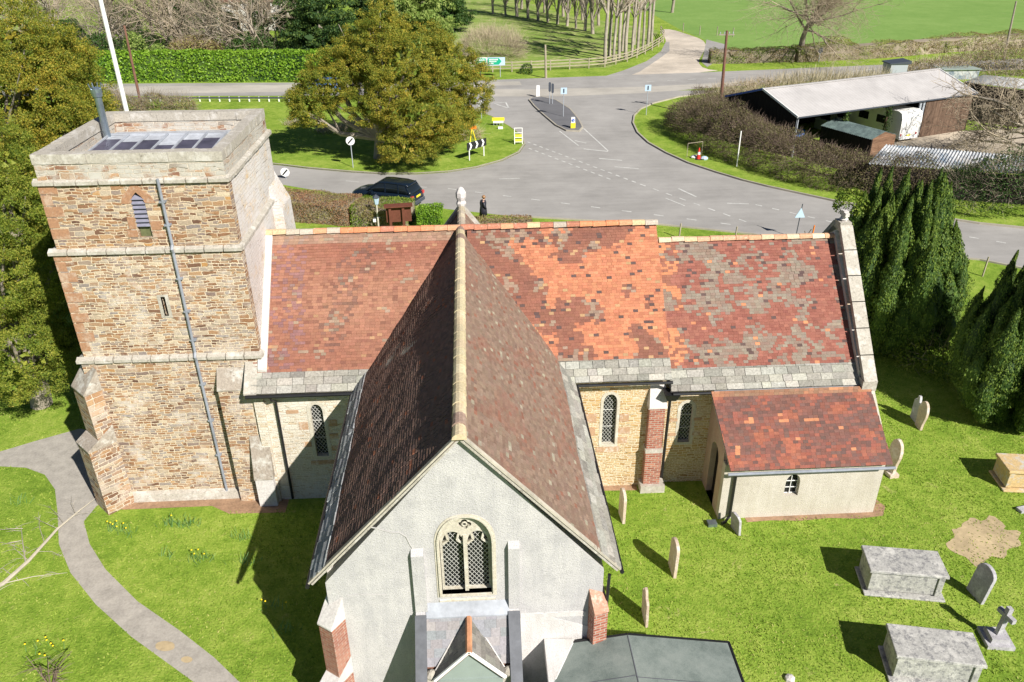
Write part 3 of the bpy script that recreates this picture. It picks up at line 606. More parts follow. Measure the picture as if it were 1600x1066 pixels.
southwall('nave_south_wall', [(-7.2, 0), (-3.3, 0), (-3.3, 4.9), (-7.2, 4.9)], 22.2, [inset(wW, -5.32, 2.8, 1.02)], 'limewash')
southwall('crossing_south_wall', [(2.4, 0), (6.25, 0), (6.25, 4.9), (2.4, 4.9)], 22.2, [inset(wE, 4.40, 2.8, 1.02)], 'goldstone')
southwall('chancel_south_wall', [(6.25, 0), (12.85, 0), (12.85, 4.5), (6.25, 4.5)], 22.3, [inset(wC, 7.05, 2.5, 1.02)], 'goldstone')
for wv, y, x, zc in ((wW, 22.2, -5.32, 2.8), (wE, 22.2, 4.40, 2.8), (wC, 22.3, 7.05, 2.5)): window('lancet_window', wv, y, .16)
surround(wW, 22.2, 1.55, 1.12, 'hamstone', 2.75, -5.32); surround(wE, 22.2, 1.42, 1.10, 'hamstone', 2.75, 4.40); surround(wC, 22.3, 1.5, 1.12, 'hamstone', 2.45, 7.05)
b = MB()                                                            # big dressed jamb stones
for x0, x1, z0, z1, y in ((3.55, 3.95, 2.75, 3.1, 22.2), (3.62, 3.93, 2.2, 2.55, 22.2), (4.74, 5.05, 2.75, 3.05, 22.2), (4.72, 5.12, 2.25, 2.5, 22.2), (4.72, 5.05, 1.85, 2.1, 22.2), (4.0, 4.8, 1.5, 1.72, 22.2), (-5.95, -5.66, 2.9, 3.2, 22.2), (-5.9, -5.64, 2.2, 2.4, 22.2), (-5.0, -4.72, 2.5, 2.7, 22.2), (-4.98, -4.7, 3.0, 3.25, 22.2), (-5.75, -4.9, 1.45, 1.62, 22.2), (-4.98, -4.68, 2.0, 2.2, 22.2),
                          (6.5, 6.76, 2.6, 2.72, 22.3), (7.33, 7.6, 2.6, 2.72, 22.3), (6.5, 6.76, 2.0, 2.12, 22.3), (7.33, 7.6, 2.0, 2.12, 22.3), (4.6, 5.0, 4.25, 4.45, 22.2), (5.7, 6.1, 4.2, 4.5, 22.2), (-6.3, -5.9, 3.55, 3.68, 22.2)):
    b.box(x0, x1, y-.014, y+.1, z0, z1)
b.build_each('jamb_stone', stonem('jamb_stone', (.42, .27, .17), (.58, .5, .42), (.5, .33, .15)), ch)
# back and side walls
MB().box(-7.2, 6.25, 29.0, 29.3, 0, 4.9).build('nave_north_wall', 'limewash', ch); MB().box(6.25, 12.85, 28.7, 29.0, 0, 4.4).build('chancel_north_wall', 'goldstone', ch)
# crossing east gable above the chancel roof, chancel east wall
def gable_x(name, x, yc, hw, z0, ze, zr, t, mat, drop=.06): return MB().plate([(yc-hw, z0), (yc+hw, z0), (yc+hw, ze), (yc, zr-drop), (yc-hw, ze)], (x, 0, 0), (0, 1, 0), (0, 0, 1), (1, 0, 0), t).build(name, mat, ch)
gable_x('crossing_east_gable', 6.24, NY, 3.45, 0, 4.85, NRZ, .3, 'goldstone', .2); gable_x('chancel_east_wall', 13.0, CY, 3.6, 0, 4.55, CRZ+.28, .42, 'eaststone')
rr = random.Random(3)
for sg in (-1, 1):                                                  # raised east coping, stone by stone
    b = MB(); n = 6
    for k in range(n):
        f0, f1 = k/n, (k+1)/n-.006; y0, y1 = CY+sg*(3.95-3.75*f0), CY+sg*(3.95-3.75*f1); z0, z1 = CEZ+.18+(CRZ+.28-CEZ)*f0, CEZ+.18+(CRZ+.28-CEZ)*f1
        b.bar((12.84, y0, z0), (12.84, y1, z1), .44+rr.uniform(-.01, .01), .16, (0, 0, 1))
    b.build('gable_coping', 'coping', ch)
b = MB().box(12.6, 13.08, 21.62, 22.0, 3.98, 4.36); b.box(12.64, 13.04, CY-.24, CY+.24, CRZ+.28, CRZ+.56); b.build_each('kneeler_stone', 'coping', ch)
cr = MB().box(12.76, 12.92, CY-.1, CY+.1, CRZ+.56, CRZ+.92); cr.lathe(12.84, CY, [(.05, CRZ+.56), (.16, CRZ+.62), (.09, CRZ+.7)], 8); cr.box(12.77, 12.91, CY-.22, CY+.22, CRZ+.76, CRZ+.88); cr.build('stone_cross', 'whitestone', ch)
# transept
gw = XT+.01; WX = -.41
def gothic(x, z0, zs, z1, h, n=9): 
    pts = [(x-h, z0), (x+h, z0)]
    for k in range(n+1): t = k/n; pts.append((x+h*cos(t*pi/2)**.85, zs+(z1-zs)*sin(t*pi/2)**1.0))
    for k in range(n-1, -1, -1): t = k/n; pts.append((x-h*cos(t*pi/2)**.85, zs+(z1-zs)*sin(t*pi/2)))
    return pts
gop = gothic(WX, 3.88, 5.42, 6.18, .58)
southwall('transept_gable_wall', [(-3.66, 0), (2.8, 0), (2.8, 4.42), (XT, RZ-.16), (-3.66, 4.42)], GY, [gop], 'grey_render')
MB().box(-3.66, -3.36, GY+.3, 22.2, 0, 4.6).build('transept_west_wall', 'eaststone', ch); MB().box(2.5, 2.8, GY+.3, 22.2, 0, 4.6).build('transept_east_wall', 'eaststone', ch)
o2 = inset(gop, WX, 4.95, 1.20, 1.08); MB().plate(o2, (0, GY-.015, 0), (1, 0, 0), (0, 0, 1), (0, -1, 0), .2, [gop]).build('window_surround', 'hamstone', ch)
o3 = inset(gop, WX, 4.95, 1.11, 1.045); MB().plate(o3, (0, GY-.05, 0), (1, 0, 0), (0, 0, 1), (0, -1, 0), .036, [inset(gop, WX, 4.95, 1.04, 1.02)]).build('hood_moulding', 'hamstone', ch)
# tracery plate with two cusped lights and a quatrefoil
def light(x, h): return lancet(x, 3.9, 5.66, h*2, 8, .75)
lL, lR = light(WX-.285, .24), light(WX+.285, .24)
q4 = []
for k in range(32): t = 2*pi*k/32+pi/4; r = .105+.055*abs(cos(2*t)); q4.append((WX+r*cos(t), 5.86+r*sin(t)*.9))
fo = inset(gop, WX, 4.95, .995, .998)
tr = MB().plate(fo, (0, GY+.14, 0), (1, 0, 0), (0, 0, 1), (0, -1, 0), .1, [lL, lR, q4]).build('window_tracery', 'hamstone', ch)
b = MB()
for x in (WX-.285, WX+.285):
    for sg in (-1, 1):
        pass
    for sg in (-1, 1): b.bar((x+sg*.24, GY+.17, 5.28), (x+sg*.10, GY+.17, 5.40), .05, .06, (0, 1, 0)); b.bar((x+sg*.10, GY+.17, 5.40), (x+sg*.14, GY+.17, 5.58), .05, .06, (0, 1, 0))
b.bar((WX, GY+.12, 3.9), (WX, GY+.12, 5.55), .085, .12, (0, 1, 0)); b.tube([(WX+.055*cos(t), GY+.15, 5.86+.055*sin(t)) for t in np.linspace(0, 2*pi, 9)], .022, 5); b.build('tracery_bars', 'hamstone', tr)
MB().plate(gop, (0, GY+.26, 0), (1, 0, 0), (0, 0, 1), (0, -1, 0), .02).build('window_glass', 'glass', ch)
b = MB(); diamonds(b, lL, GY+.235, .105, .008); diamonds(b, lR, GY+.235, .105, .008); b.build('lead_lattice', 'lattice', ch)
b = MB().hull8([(WX-.66, GY-.03, 3.66), (WX+.66, GY-.03, 3.66), (WX+.66, GY+.2, 3.66), (WX-.66, GY+.2, 3.66), (WX-.66, GY-.03, 3.7), (WX+.66, GY-.03, 3.7), (WX+.6, GY+.24, 3.89), (WX-.6, GY+.24, 3.89)]); b.build('window_sill', 'hamstone', ch)
b = MB()                                                            # mortar verge along the rakes
for sg in (-1, 1):
    p = Vector((XT, GY-.1, RZ+.02)); q = Vector((XT+sg*3.58, GY-.1, TEZ+.0)); b.bar(p, q, .11, .045, (0, 0, 1))
b.build_each('gable_verge', speckled('mortar_verge', (.42, .385, .32), .3, 8), ch)
b = MB()
for z0, z1, xa, xb in ((3.46, 5.3, -1.64, -1.36), (3.36, 5.4, .56, .82)): b.hull8([(xa, GY-.12, z0), (xb, GY-.12, z0), (xb, GY+.01, z0), (xa, GY+.01, z0), (xa, GY-.12, z1-.1), (xb, GY-.12, z1-.1), (xb, GY+.01, z1+.05), (xa, GY+.01, z1+.05)])
b.build_each('pilaster', 'grey_render', ch)
MT['crackm'] = speckled('crack_fill', (.36, .35, .34), .2, 8)
b = MB(); cp = [(-2.6, 6.05), (-2.35, 5.98), (-2.05, 5.84), (-1.85, 5.82), (-1.72, 5.7), (-1.66, 5.5), (-1.6, 5.35)]
b.tube([(x, GY-.002, z) for x, z in cp], .018, 5); b.build('render_crack', 'crackm', ch); b = MB(); b.tube([(-3.2, GY-.002, 3.98), (-2.9, GY-.002, 4.0), (-2.5, GY-.002, 3.97), (-2.3, GY-.002, 3.95)], .012, 5); b.build('render_crack', 'crackm', ch)
b = MB().box(.84, 2.42, GY-.03, GY+.01, 2.98, 3.12); b.build('render_ledge', 'white_render', ch)
MB().plate([(.84, 0), (2.5, 0), (2.5, 2.6), (1.6, 2.95), (.84, 2.97)], (0, GY-.012, 0), (1, 0, 0), (0, 0, 1), (0, -1, 0), .01).build('render_patch', 'white_render', ch)
# corner buttresses of the transept
def diag(cx, cy, dx, dy, w_, stages, capm, m, name='corner_buttress'):
    d = Vector((dx, dy, 0)).normalized(); s_ = Vector((-d.y, d.x, 0))*w_/2; b = MB(); c = MB(); o = Vector((cx, cy, 0))
    for (z0, z1, pr, zt) in stages:
        q = [o-s_, o-s_+d*pr, o+s_+d*pr, o+s_]; q = q[::-1] if d.cross(s_).z < 0 else q
        area = sum(q[k].x*q[(k+1) % 4].y-q[(k+1) % 4].x*q[k].y for k in range(4)); q = q if area > 0 else q[::-1]
        b.hull8([(v.x, v.y, z0) for v in q]+[(v.x, v.y, z1) for v in q])
        q2 = [o-s_*1.04, o-s_*1.04+d*(pr+.03), o+s_*1.04+d*(pr+.03), o+s_*1.04]; a2 = sum(q2[k].x*q2[(k+1) % 4].y-q2[(k+1) % 4].x*q2[k].y for k in range(4)); q2 = q2 if a2 > 0 else q2[::-1]
        c.hull8([(v.x, v.y, z1) for v in q2]+[(v.x, v.y, z1+.05+(zt-z1)*(1 if (v-o).dot(d) < .1 else 0)) for v in q2])
    for kb in b.build_each(name, m, ch): k = kb
    c.build_each('weathering', capm, k); return k
diag(-3.5, GY+.12, -.7, -1, .42, [(0, 1.4, .75, 1.9), (1.4, 3.25, .46, 3.9)], 'whitestone', 'brick')
diag(2.64, GY+.1, .3, -1, .36, [(0, 2.0, .6, 2.4), (2.0, 3.3, .38, 3.85)], stonem('pinkish_cap', (.45, .25, .18), (.6, .5, .42), (.35, .2, .14)), 'brick')
# north transept gable and finial
b = MB()
for sg in (-1, 1):
    b.bar((XT, 29.75, NZ2+.12), (XT+sg*NW2, 29.75, NZ2-3.5), .3, .12, (0, 0, 1))
b.build_each('gable_coping', 'coping', ch); MB().plate([(XT-2.6, 0), (XT+2.6, 0), (XT+2.6, NZ2-3.45), (XT, NZ2), (XT-2.6, NZ2-3.45)], (0, 29.9, 0), (1, 0, 0), (0, 0, 1), (0, 1, 0), .35).build('north_gable_wall', 'eaststone', ch)
MB().lathe(XT, 29.75, [(.17, NZ2+.1), (.2, NZ2+.2), (.15, NZ2+.3), (.2, NZ2+.45), (.2, NZ2+.62), (.1, NZ2+.8), (.02, NZ2+.84)], 8).build('finial', 'whitestone', ch)
# nave brick buttress
b = MB().box(5.66, 6.22, 21.86, 22.2, .3, 1.62); b.box(5.68, 6.2, 21.92, 22.2, 1.74, 3.4); bb = b.build('brick_buttress', 'brick', ch)
MB().hull8([(5.62, 21.88, 3.4), (6.26, 21.88, 3.4), (6.26, 22.2, 3.4), (5.62, 22.2, 3.4), (5.66, 21.88, 3.45), (6.22, 21.88, 3.45), (6.2, 22.2, 4.2), (5.7, 22.2, 4.2)]).build('weathering', 'whitestone', bb)
MB().box(5.64, 6.24, 21.85, 22.2, 1.62, 1.76).build('stone_band', 'coping', bb); MB().box(5.55, 6.4, 21.72, 22.2, 0, .3).build('plinth', 'coping', bb)
# gutters and downpipes
def gutter(p, q, r=.06, m='black', name='gutter'): return MB().tube([p, q], r, 8).build(name, m, ch)
gutter((-7.35, 21.72, NEZ-.05), (-3.95, 21.72, NEZ-.05), .065); gutter((3.2, 21.72, NEZ-.06), (6.3, 21.72, NEZ-.06), .055); gutter((XT+TW+.05, 13.5, TEZ-.04), (XT+TW+.05, 21.75, TEZ-.04), .05); gutter((XT-TW-.05, 13.5, TEZ-.06), (XT-TW-.05, 21.75, TEZ-.06), .05)
gutter((6.35, 21.72, CEZ-.05), (7.7, 21.72, CEZ-.05), .055); gutter((7.7, 21.72, CEZ-.05), (12.9, 21.72, CEZ-.05), .05, 'lead'); gutter((7.85, 19.86, 2.16), (13.3, 19.86, 2.16), .05, 'pipegrey')
def pipe(pts, r=.045, m='black', name='downpipe'): return MB().tube(pts, r, 8).build(name, m, ch)
pipe([(-6.62, 21.75, 4.48), (-6.6, 21.85, 4.3), (-6.56, 22.12, 4.1), (-6.55, 22.12, .1)]); pipe([(6.2, 21.75, 4.5), (6.3, 21.95, 4.2), (6.38, 22.1, 3.9), (6.38, 22.2, .1)], .05); MB().hull8([(6.2, 21.8, 3.75), (6.5, 21.8, 3.75), (6.5, 22.1, 3.75), (6.2, 22.1, 3.75), (6.1, 21.66, 4.05), (6.6, 21.66, 4.05), (6.6, 22.15, 4.05), (6.1, 22.15, 4.05)]).build('rain_hopper', 'black', ch)
pipe([(8.05, 19.9, 2.12), (8.2, 20.0, 2.0), (8.24, 20.17, 1.85), (8.24, 20.17, .18), (8.05, 19.98, .1), (7.9, 19.9, .1)], .05); MB().box(7.45, 7.75, 19.85, 20.1, .0, .12).build('drain_cover', 'steel', ch)
pipe([(2.92, 13.62, 4.35), (2.9, 13.62, 3.4), (2.9, 13.62, .1)], .04)
# vestry
vw = gothic(10.22, .86, 1.38, 1.74, .24, 6)
southwall('vestry_south_wall', [(7.88, 0), (13.2, 0), (13.2, 2.25), (7.88, 2.25)], 20.25, [vw], 'cream_render', .25)
MB().plate(vw, (0, 20.44, 0), (1, 0, 0), (0, 0, 1), (0, -1, 0), .02).build('vestry_window', 'glass', ch)
b = MB(); b.bar((10.22, 20.4, .86), (10.22, 20.4, 1.72), .018, .03, (0, 1, 0)); [b.bar((9.98, 20.4, z), (10.46, 20.4, z), .018, .03, (0, 1, 0)) for z in (1.12, 1.38)]
b.plate(vw, (0, 20.42, 0), (1, 0, 0), (0, 0, 1), (0, -1, 0), .03, [inset(vw, 10.22, 1.3, .95, .97)]); b.build('window_frame', 'whitepaint', ch)
dr = [(20.95, 0), (21.75, 0)]+[(21.35+.4*cos(t), 1.85+.45*sin(t)) for t in np.linspace(0, pi, 9)]
MB().plate([(20.5, 0), (22.3, 0), (22.3, 4.2), (20.5, 2.62)], (7.88, 0, 0), (0, 1, 0), (0, 0, 1), (-1, 0, 0), .25, [dr]).build('vestry_west_wall', 'pink_render', ch)
MB().plate(dr, (8.08, 0, 0), (0, 1, 0), (0, 0, 1), (-1, 0, 0), .04).build('vestry_door', 'blackwood', ch)
MB().plate([(20.5, 0), (22.3, 0), (22.3, 4.2), (20.5, 2.62)], (13.2, 0, 0), (0, 1, 0), (0, 0, 1), (1, 0, 0), .25).build('vestry_east_wall', 'cream_render', ch)
MB().hull8([(7.75, 21.62, 3.98), (12.95, 21.62, 3.98), (12.95, 22.3, 3.98), (7.75, 22.3, 3.98), (7.75, 21.62, 4.03), (12.95, 21.62, 4.03), (12.95, 22.3, 4.1), (7.75, 22.3, 4.1)]).build('lead_flashing', 'lead', ch)
# ---- tower
tw_ = MB()
TL = [(-.02, 5.62, -12.52, -6.9, 22.55, 28.15), (5.62, 9.25, -12.4, -6.93, 22.6, 28.1), (9.25, 11.35, -12.26, -6.96, 22.62, 28.05)]
slit = [(-9.6, 7.05), (-9.47, 7.05), (-9.47, 7.7), (-9.6, 7.7)]; blf = lancet(-9.6, 9.62, 10.98, .38, 6, .8)
def ringwalls(name, z0, z1, x0, x1, y0, y1, hole, m, t=.35):
    b = MB(); b.plate([(x0, z0), (x1, z0), (x1, z1), (x0, z1)], (0, y0, 0), (1, 0, 0), (0, 0, 1), (0, -1, 0), t, hole)
    b.box(x0, x0+t, y0+t, y1, z0, z1); b.box(x0+t, x1-t, y1-t, y1, z0, z1); b.build(name, m, ch)
    MB().box(x1-t, x1, y0+t, y1, z0, z1).build('tower_east_wall', 'eaststone', ch)
ringwalls('tower_lower_stage', *TL[0][:2], *TL[0][2:], [], 'ironstone'); ringwalls('tower_middle_stage', *TL[1][:2], *TL[1][2:], [slit], 'ironstone'); ringwalls('tower_belfry_stage', *TL[2][:2], *TL[2][2:], [blf], 'ironstone_dark')
MB().plate(slit, (0, 22.9, 0), (1, 0, 0), (0, 0, 1), (0, -1, 0), .02).build('slit_window', 'pipegrey', ch)
MB().plate(inset(slit, -9.535, 7.38, 2.6, 1.2), (0, 22.588, 0), (1, 0, 0), (0, 0, 1), (0, -1, 0), .1, [slit]).build('slit_surround', 'coping', ch)
lv = MB().plate(blf, (0, 22.95, 0), (1, 0, 0), (0, 0, 1), (0, -1, 0), .02).build('belfry_window', 'blackwood', ch)
for k in range(7):
    z = 9.98+k*.135; MB().hull8([(-9.79, 22.6, z-.02), (-9.41, 22.6, z-.02), (-9.41, 22.74, z+.09), (-9.79, 22.74, z+.09), (-9.79, 22.6, z), (-9.41, 22.6, z), (-9.41, 22.74, z+.11), (-9.79, 22.74, z+.11)]).build('louvre', 'louvre', lv)
MB().box(-9.77, -9.43, 22.72, 22.76, 9.62, 9.95).build('lower_board', 'mossboard', lv)
MB().plate([(-10.08, 10.66), (-9.86, 10.66), (-9.79, 10.68), (-9.74, 10.85), (-9.6, 11.0), (-9.46, 10.85), (-9.41, 10.68), (-9.34, 10.66), (-9.1, 10.66), (-9.22, 10.9), (-9.42, 11.05), (-9.52, 11.22), (-9.68, 11.22), (-9.82, 11.05), (-10.0, 10.9)], (0, 22.605, 0), (1, 0, 0), (0, 0, 1), (0, -1, 0), .1).build('arch_stones', 'quoin', ch)
b = MB()
for x0, x1, z0, z1 in ((-9.38, -9.05, 9.62, 9.8), (-9.38, -9.1, 9.85, 10.1), (-10.1, -9.82, 9.65, 9.85), (-10.02, -9.82, 9.9, 10.25)): b.box(x0, x1, 22.6, 22.7, z0, z1)
for k in range(16):                                                # brown quoins up the south-west corner
    z = 5.9+k*.34; l = .5 if k % 2 else .28; xl = TL[1 if z < 9.2 else 2][2]
    if 9.0 < z < 9.4 or z > 11: continue
    b.box(xl-.01, xl+l, (22.59 if z < 9.2 else 22.61), 22.9, z, z+.3)
b.build_each('quoin_stone', 'quoin', ch)
def string(z, x0, x1, y0, y1, pr=.1, h=.14, m='coping', name='string_course', drop=.1):
    b = MB()
    def seg(a, c, n):   # a->c along wall, n outward
        a, c, n = Vector(a), Vector(c), Vector(n); L = (c-a).length; k = max(2, int(L/.55)); rr2 = random.Random(int(z*10))
        for i in range(k):
            p, q = a+(c-a)*(i/k), a+(c-a)*((i+1)/k-.006); o = rr2.uniform(-.012, .012); P = pr+o
            pts = [p-n*.05, q-n*.05, q+n*P, p+n*P]; lo = [(v.x, v.y, z-drop*.4) for v in pts]; hi = [(pts[0].x, pts[0].y, z+h), (pts[1].x, pts[1].y, z+h), (pts[2].x, pts[2].y, z+.06), (pts[3].x, pts[3].y, z+.06)]
            ar = sum(pts[j].x*pts[(j+1) % 4].y-pts[(j+1) % 4].x*pts[j].y for j in range(4))
            if ar < 0: lo = lo[::-1]; hi = hi[::-1]
            b.hull8(lo+hi)
    seg((x0-pr, y0, 0), (x1+pr, y0, 0), (0, -1, 0)); seg((x1, y0+.01, 0), (x1, y1+pr, 0), (1, 0, 0)); seg((x1+pr, y1, 0), (x0-pr, y1, 0), (0, 1, 0)); seg((x0, y1, 0), (x0, y0+.01, 0), (-1, 0, 0))
    return b.build(name, m, ch)
string(11.3, -12.26, -6.96, 22.62, 28.05); string(9.2, -12.4, -6.93, 22.6, 28.1); string(5.56, -12.52, -6.9, 22.55, 28.15, .1)
MT['parapetstone'] = rubble('parapet_stone', [(0, (.2, .1, .07)), (.3, (.42, .26, .15)), (.5, (.4, .37, .32)), (.8, (.48, .45, .4)), (1, (.3, .26, .22))], (.55, .48, .4), .55, .2, patch=(.47, .45, .41), pf=(.42, .55))
b = MB()                                                            # parapet
X0, X1, Y0, Y1 = -12.2, -6.98, 22.6, 28.02
for q in ((X0, X1, Y0, Y0+.3), (X0, X1, Y1-.3, Y1), (X0, X0+.3, Y0+.3, Y1-.3), (X1-.3, X1, Y0+.3, Y1-.3)): b.box(*q, 11.35, 11.86)
b.build('parapet_wall', 'parapetstone', ch)
b = MB()
def cope(x0, x1, y0, y1, along, n):
    for i in range(n):
        f0, f1 = i/n, (i+1)/n-.008/max(x1-x0, y1-y0); hz = 12.13+rr.uniform(-.012, .012); j = rr.uniform(-.012, .012)
        if along == 'x': b.box(x0+(x1-x0)*f0, x0+(x1-x0)*f1, y0+j, y1+j, 11.86, hz)
        else: b.box(x0+j, x1+j, y0+(y1-y0)*f0, y0+(y1-y0)*f1, 11.86, hz)
cope(X0-.02, X1+.02, Y0-.02, Y0+.34, 'x', 7); cope(X0-.02, X1+.02, Y1-.34, Y1+.02, 'x', 6); cope(X0-.02, X0+.34, Y0+.35, Y1-.35, 'y', 5); cope(X1-.34, X1+.02, Y0+.35, Y1-.35, 'y', 5)
b.build('parapet_coping', 'coping', ch)
MT['palelead'] = speckled('pale_lead', (.40, .42, .46), .35, 5, .6, .2)
MB().box(X0+.3, X1-.3, Y0+.3, Y1-.3, 11.3, 11.52).build('tower_roof', 'lead', ch)
b = MB()
for i in range(6):
    x = -11.55+i*.62; e = (25.9, 25.6, 25.75, 25.2, 25.7, 25.85)[i]; ze_ = 11.53+.19*(e-23)/3.3; b.hull8([(x, 23.0, 11.53), (x+.56, 23.0, 11.53), (x+.56, e, ze_), (x, e, ze_), (x, 23.0, 11.55), (x+.56, 23.0, 11.55), (x+.56, e, ze_+.02), (x, e, ze_+.02)])
b.build_each('roof_panel', 'copper', ch); MB().hull8([(-11.6, 22.95, 11.5), (-7.75, 22.95, 11.5), (-7.75, 26.4, 11.5), (-11.6, 26.4, 11.5), (-11.6, 22.95, 11.525), (-7.75, 22.95, 11.525), (-7.75, 26.4, 11.718), (-11.6, 26.4, 11.718)]).build('lead_bay', 'palelead', ch)
b = MB()
for i in range(7): x = -11.6+i*.62; b.bar((x+.02, 23.0, 11.56), (x+.02, 26.4, 11.76), .05, .05)
b.bar((-11.7, 26.4, 11.76), (-7.6, 26.4, 11.7), .06, .06); b.build('lead_rolls', 'lead', ch)
fl = MB().lathe(-11.62, 26.3, [(.26, 11.52), (.24, 11.6), (.15, 11.66), (.11, 11.7), (.11, 12.95), (.15, 12.97), (.17, 13.1), (.17, 13.2), (.12, 13.24)], 14).build('flue_pipe', 'steel', ch, smooth=False)
b = MB()
for k in range(8): t = k*pi/4; b.bar((-11.62+.15*cos(t), 26.3+.15*sin(t), 13.2), (-11.62+.2*cos(t), 26.3+.2*sin(t), 13.36), .02, .02)
b.build('cowl_prongs', 'steel', fl)
pipe([(-8.86, 22.5, 11.4), (-8.86, 22.5, 9.42), (-8.87, 22.42, 9.3), (-8.88, 22.5, 9.15), (-8.9, 22.5, 5.8), (-8.9, 22.4, 5.66), (-8.9, 22.46, 5.5), (-8.86, 22.46, .15)], .045, 'pipegrey')
b = MB()
for z in (10.7, 10.0, 8.3, 7.2, 6.2, 4.6, 3.2, 1.8): b.box(-8.96, -8.78, 22.46 if z > 5.6 else 22.42, 22.62, z, z+.05)
b.build_each('pipe_bracket', 'pipegrey', ch)
MB().hull8([(-12.5, 22.35, 0), (-8.3, 22.35, 0), (-8.3, 22.6, 0), (-12.5, 22.6, 0), (-12.5, 22.4, .28), (-8.3, 22.4, .28), (-8.3, 22.6, .36), (-12.5, 22.6, .36)]).build('tower_plinth', 'coping', ch)
diag(-12.35, 22.7, -.72, -.72, .9, [(0, 2.6, .92, 3.2), (2.6, 4.6, .55, 5.3)], 'mixstone', rubble('brown_ashlar', TS, (.60, .50, .4), .55, .2, patch=(.5, .42, .36), pf=(.5, .66)))
def butt(x0, x1, yf, yb, zf, zb, m, capm, name='wall_buttress'):
    k = MB().box(x0, x1, yf, yb, 0, zf).build(name, m, ch)
    MB().hull8([(x0-.02, yf-.03, zf), (x1+.02, yf-.03, zf), (x1+.02, yb, zf), (x0-.02, yb, zf), (x0-.02, yf-.03, zf+.05), (x1+.02, yf-.03, zf+.05), (x1+.02, yb, zb), (x0-.02, yb, zb)]).build('weathering', capm, k); return k
butt(-8.34, -7.15, 22.2, 22.6, 4.5, 5.25, 'ironstone', 'mixstone'); butt(-7.62, -7.02, 21.86, 22.3, 1.15, 3.15, 'whitestone', 'mixstone')
MB().box(-7.25, -6.95, 22.1, 22.6, 0, 4.62).build('corner_pier', 'limewash', ch); MB().hull8([(-7.42, 21.78, 4.55), (-7.02, 21.78, 4.55), (-7.02, 22.7, 5.4), (-7.42, 22.7, 5.4), (-7.42, 21.78, 4.62), (-7.02, 21.78, 4.62), (-7.02, 22.7, 5.5), (-7.42, 22.7, 5.5)]).build('corner_slates', 'coping', ch)
b = MB().hull8([(-7.0, 22.3, 5.0), (-6.72, 22.3, 5.0), (-6.72, NY, 8.42), (-7.0, NY, 8.42), (-7.0, 22.3, 5.2), (-6.72, 22.3, 5.14), (-6.72, NY, 8.6), (-7.0, NY, 8.65)]); b.build('roof_flashing', stonem('mortar_fillet', (.5, .48, .44), (.6, .58, .55), (.38, .38, .4)), ch)
# raised fillet of the old stair on the north-east corner
MB().hull8([(-7.1, 27.0, 0), (-6.35, 27.0, 0), (-6.35, 28.6, 0), (-7.1, 28.6, 0), (-7.1, 27.0, 10.0), (-6.6, 27.0, 8.9), (-6.6, 28.4, 8.9), (-7.1, 28.4, 10.0)]).build('north_east_buttress', 'eaststone', ch)
# ---- porch against the transept
SP = (3.5-2.45)/(GY-12.85); SLp = sqrt(.85**2+1.05**2)
tilemesh('porch_slates', 'wslate', (-1.4, 12.85, 2.45), (1, 0, 0), (0, .85, 1.05), 1.95, SLp, lambda x, s, r: jitc(r.choice([(.25, .245, .265), (.235, .245, .265), (.27, .255, .26), (.215, .225, .235)]), r, .1), .2, .26, .008, wave=.01, varw=.2, tj=.002)
MB().hull8([(-1.4, 12.85, 2.2), (.55, 12.85, 2.2), (.55, GY, 3.2), (-1.4, GY, 3.2), (-1.4, 12.86, 2.41), (.55, 12.86, 2.41), (.55, GY, 3.46), (-1.4, GY, 3.46)]).build('porch_roof_deck', 'postd', ch)
MB().hull8([(-1.4, GY-.2, 3.3), (.56, GY-.2, 3.3), (.56, GY, 3.5), (-1.4, GY, 3.5), (-1.4, GY-.2, 3.34), (.56, GY-.2, 3.34), (.56, GY, 3.62), (-1.4, GY, 3.62)]).build('porch_flashing', 'lead', ch)
for xa, xb in ((-1.64, -1.41), (.56, .80)):
    MB().hull8([(xa, 12.0, 0), (xb, 12.0, 0), (xb, GY, 0), (xa, GY, 0), (xa, 12.0, 1.75), (xb, 12.0, 1.75), (xb, GY, 3.55), (xa, GY, 3.55)]).build('porch_side_wall', 'grey_render', ch)
    MB().hull8([(xa-.02, 11.98, 1.75), (xb+.02, 11.98, 1.75), (xb+.02, GY-.18, 3.36), (xa-.02, GY-.18, 3.36), (xa-.02, 11.98, 1.80), (xb+.02, 11.98, 1.80), (xb+.02, GY-.18, 3.42), (xa-.02, GY-.18, 3.42)]).build('parapet_lead', 'lead_dark', ch)
MB().box(-1.4, .55, 12.62, 12.85, 0, 2.3).build('porch_front_wall', 'coping', ch)
MB().plate([(-1.14, 2.3), (.34, 2.3), (-.4, 3.22)], (0, 12.6, 0), (1, 0, 0), (0, 0, 1), (0, -1, 0), .06).build('gablet_boarding', 'greenpaint', ch)
MB().box(-1.15, .36, 12.56, 12.62, 1.0, 2.3).build('porch_green_boarding', 'greenpaint', ch)
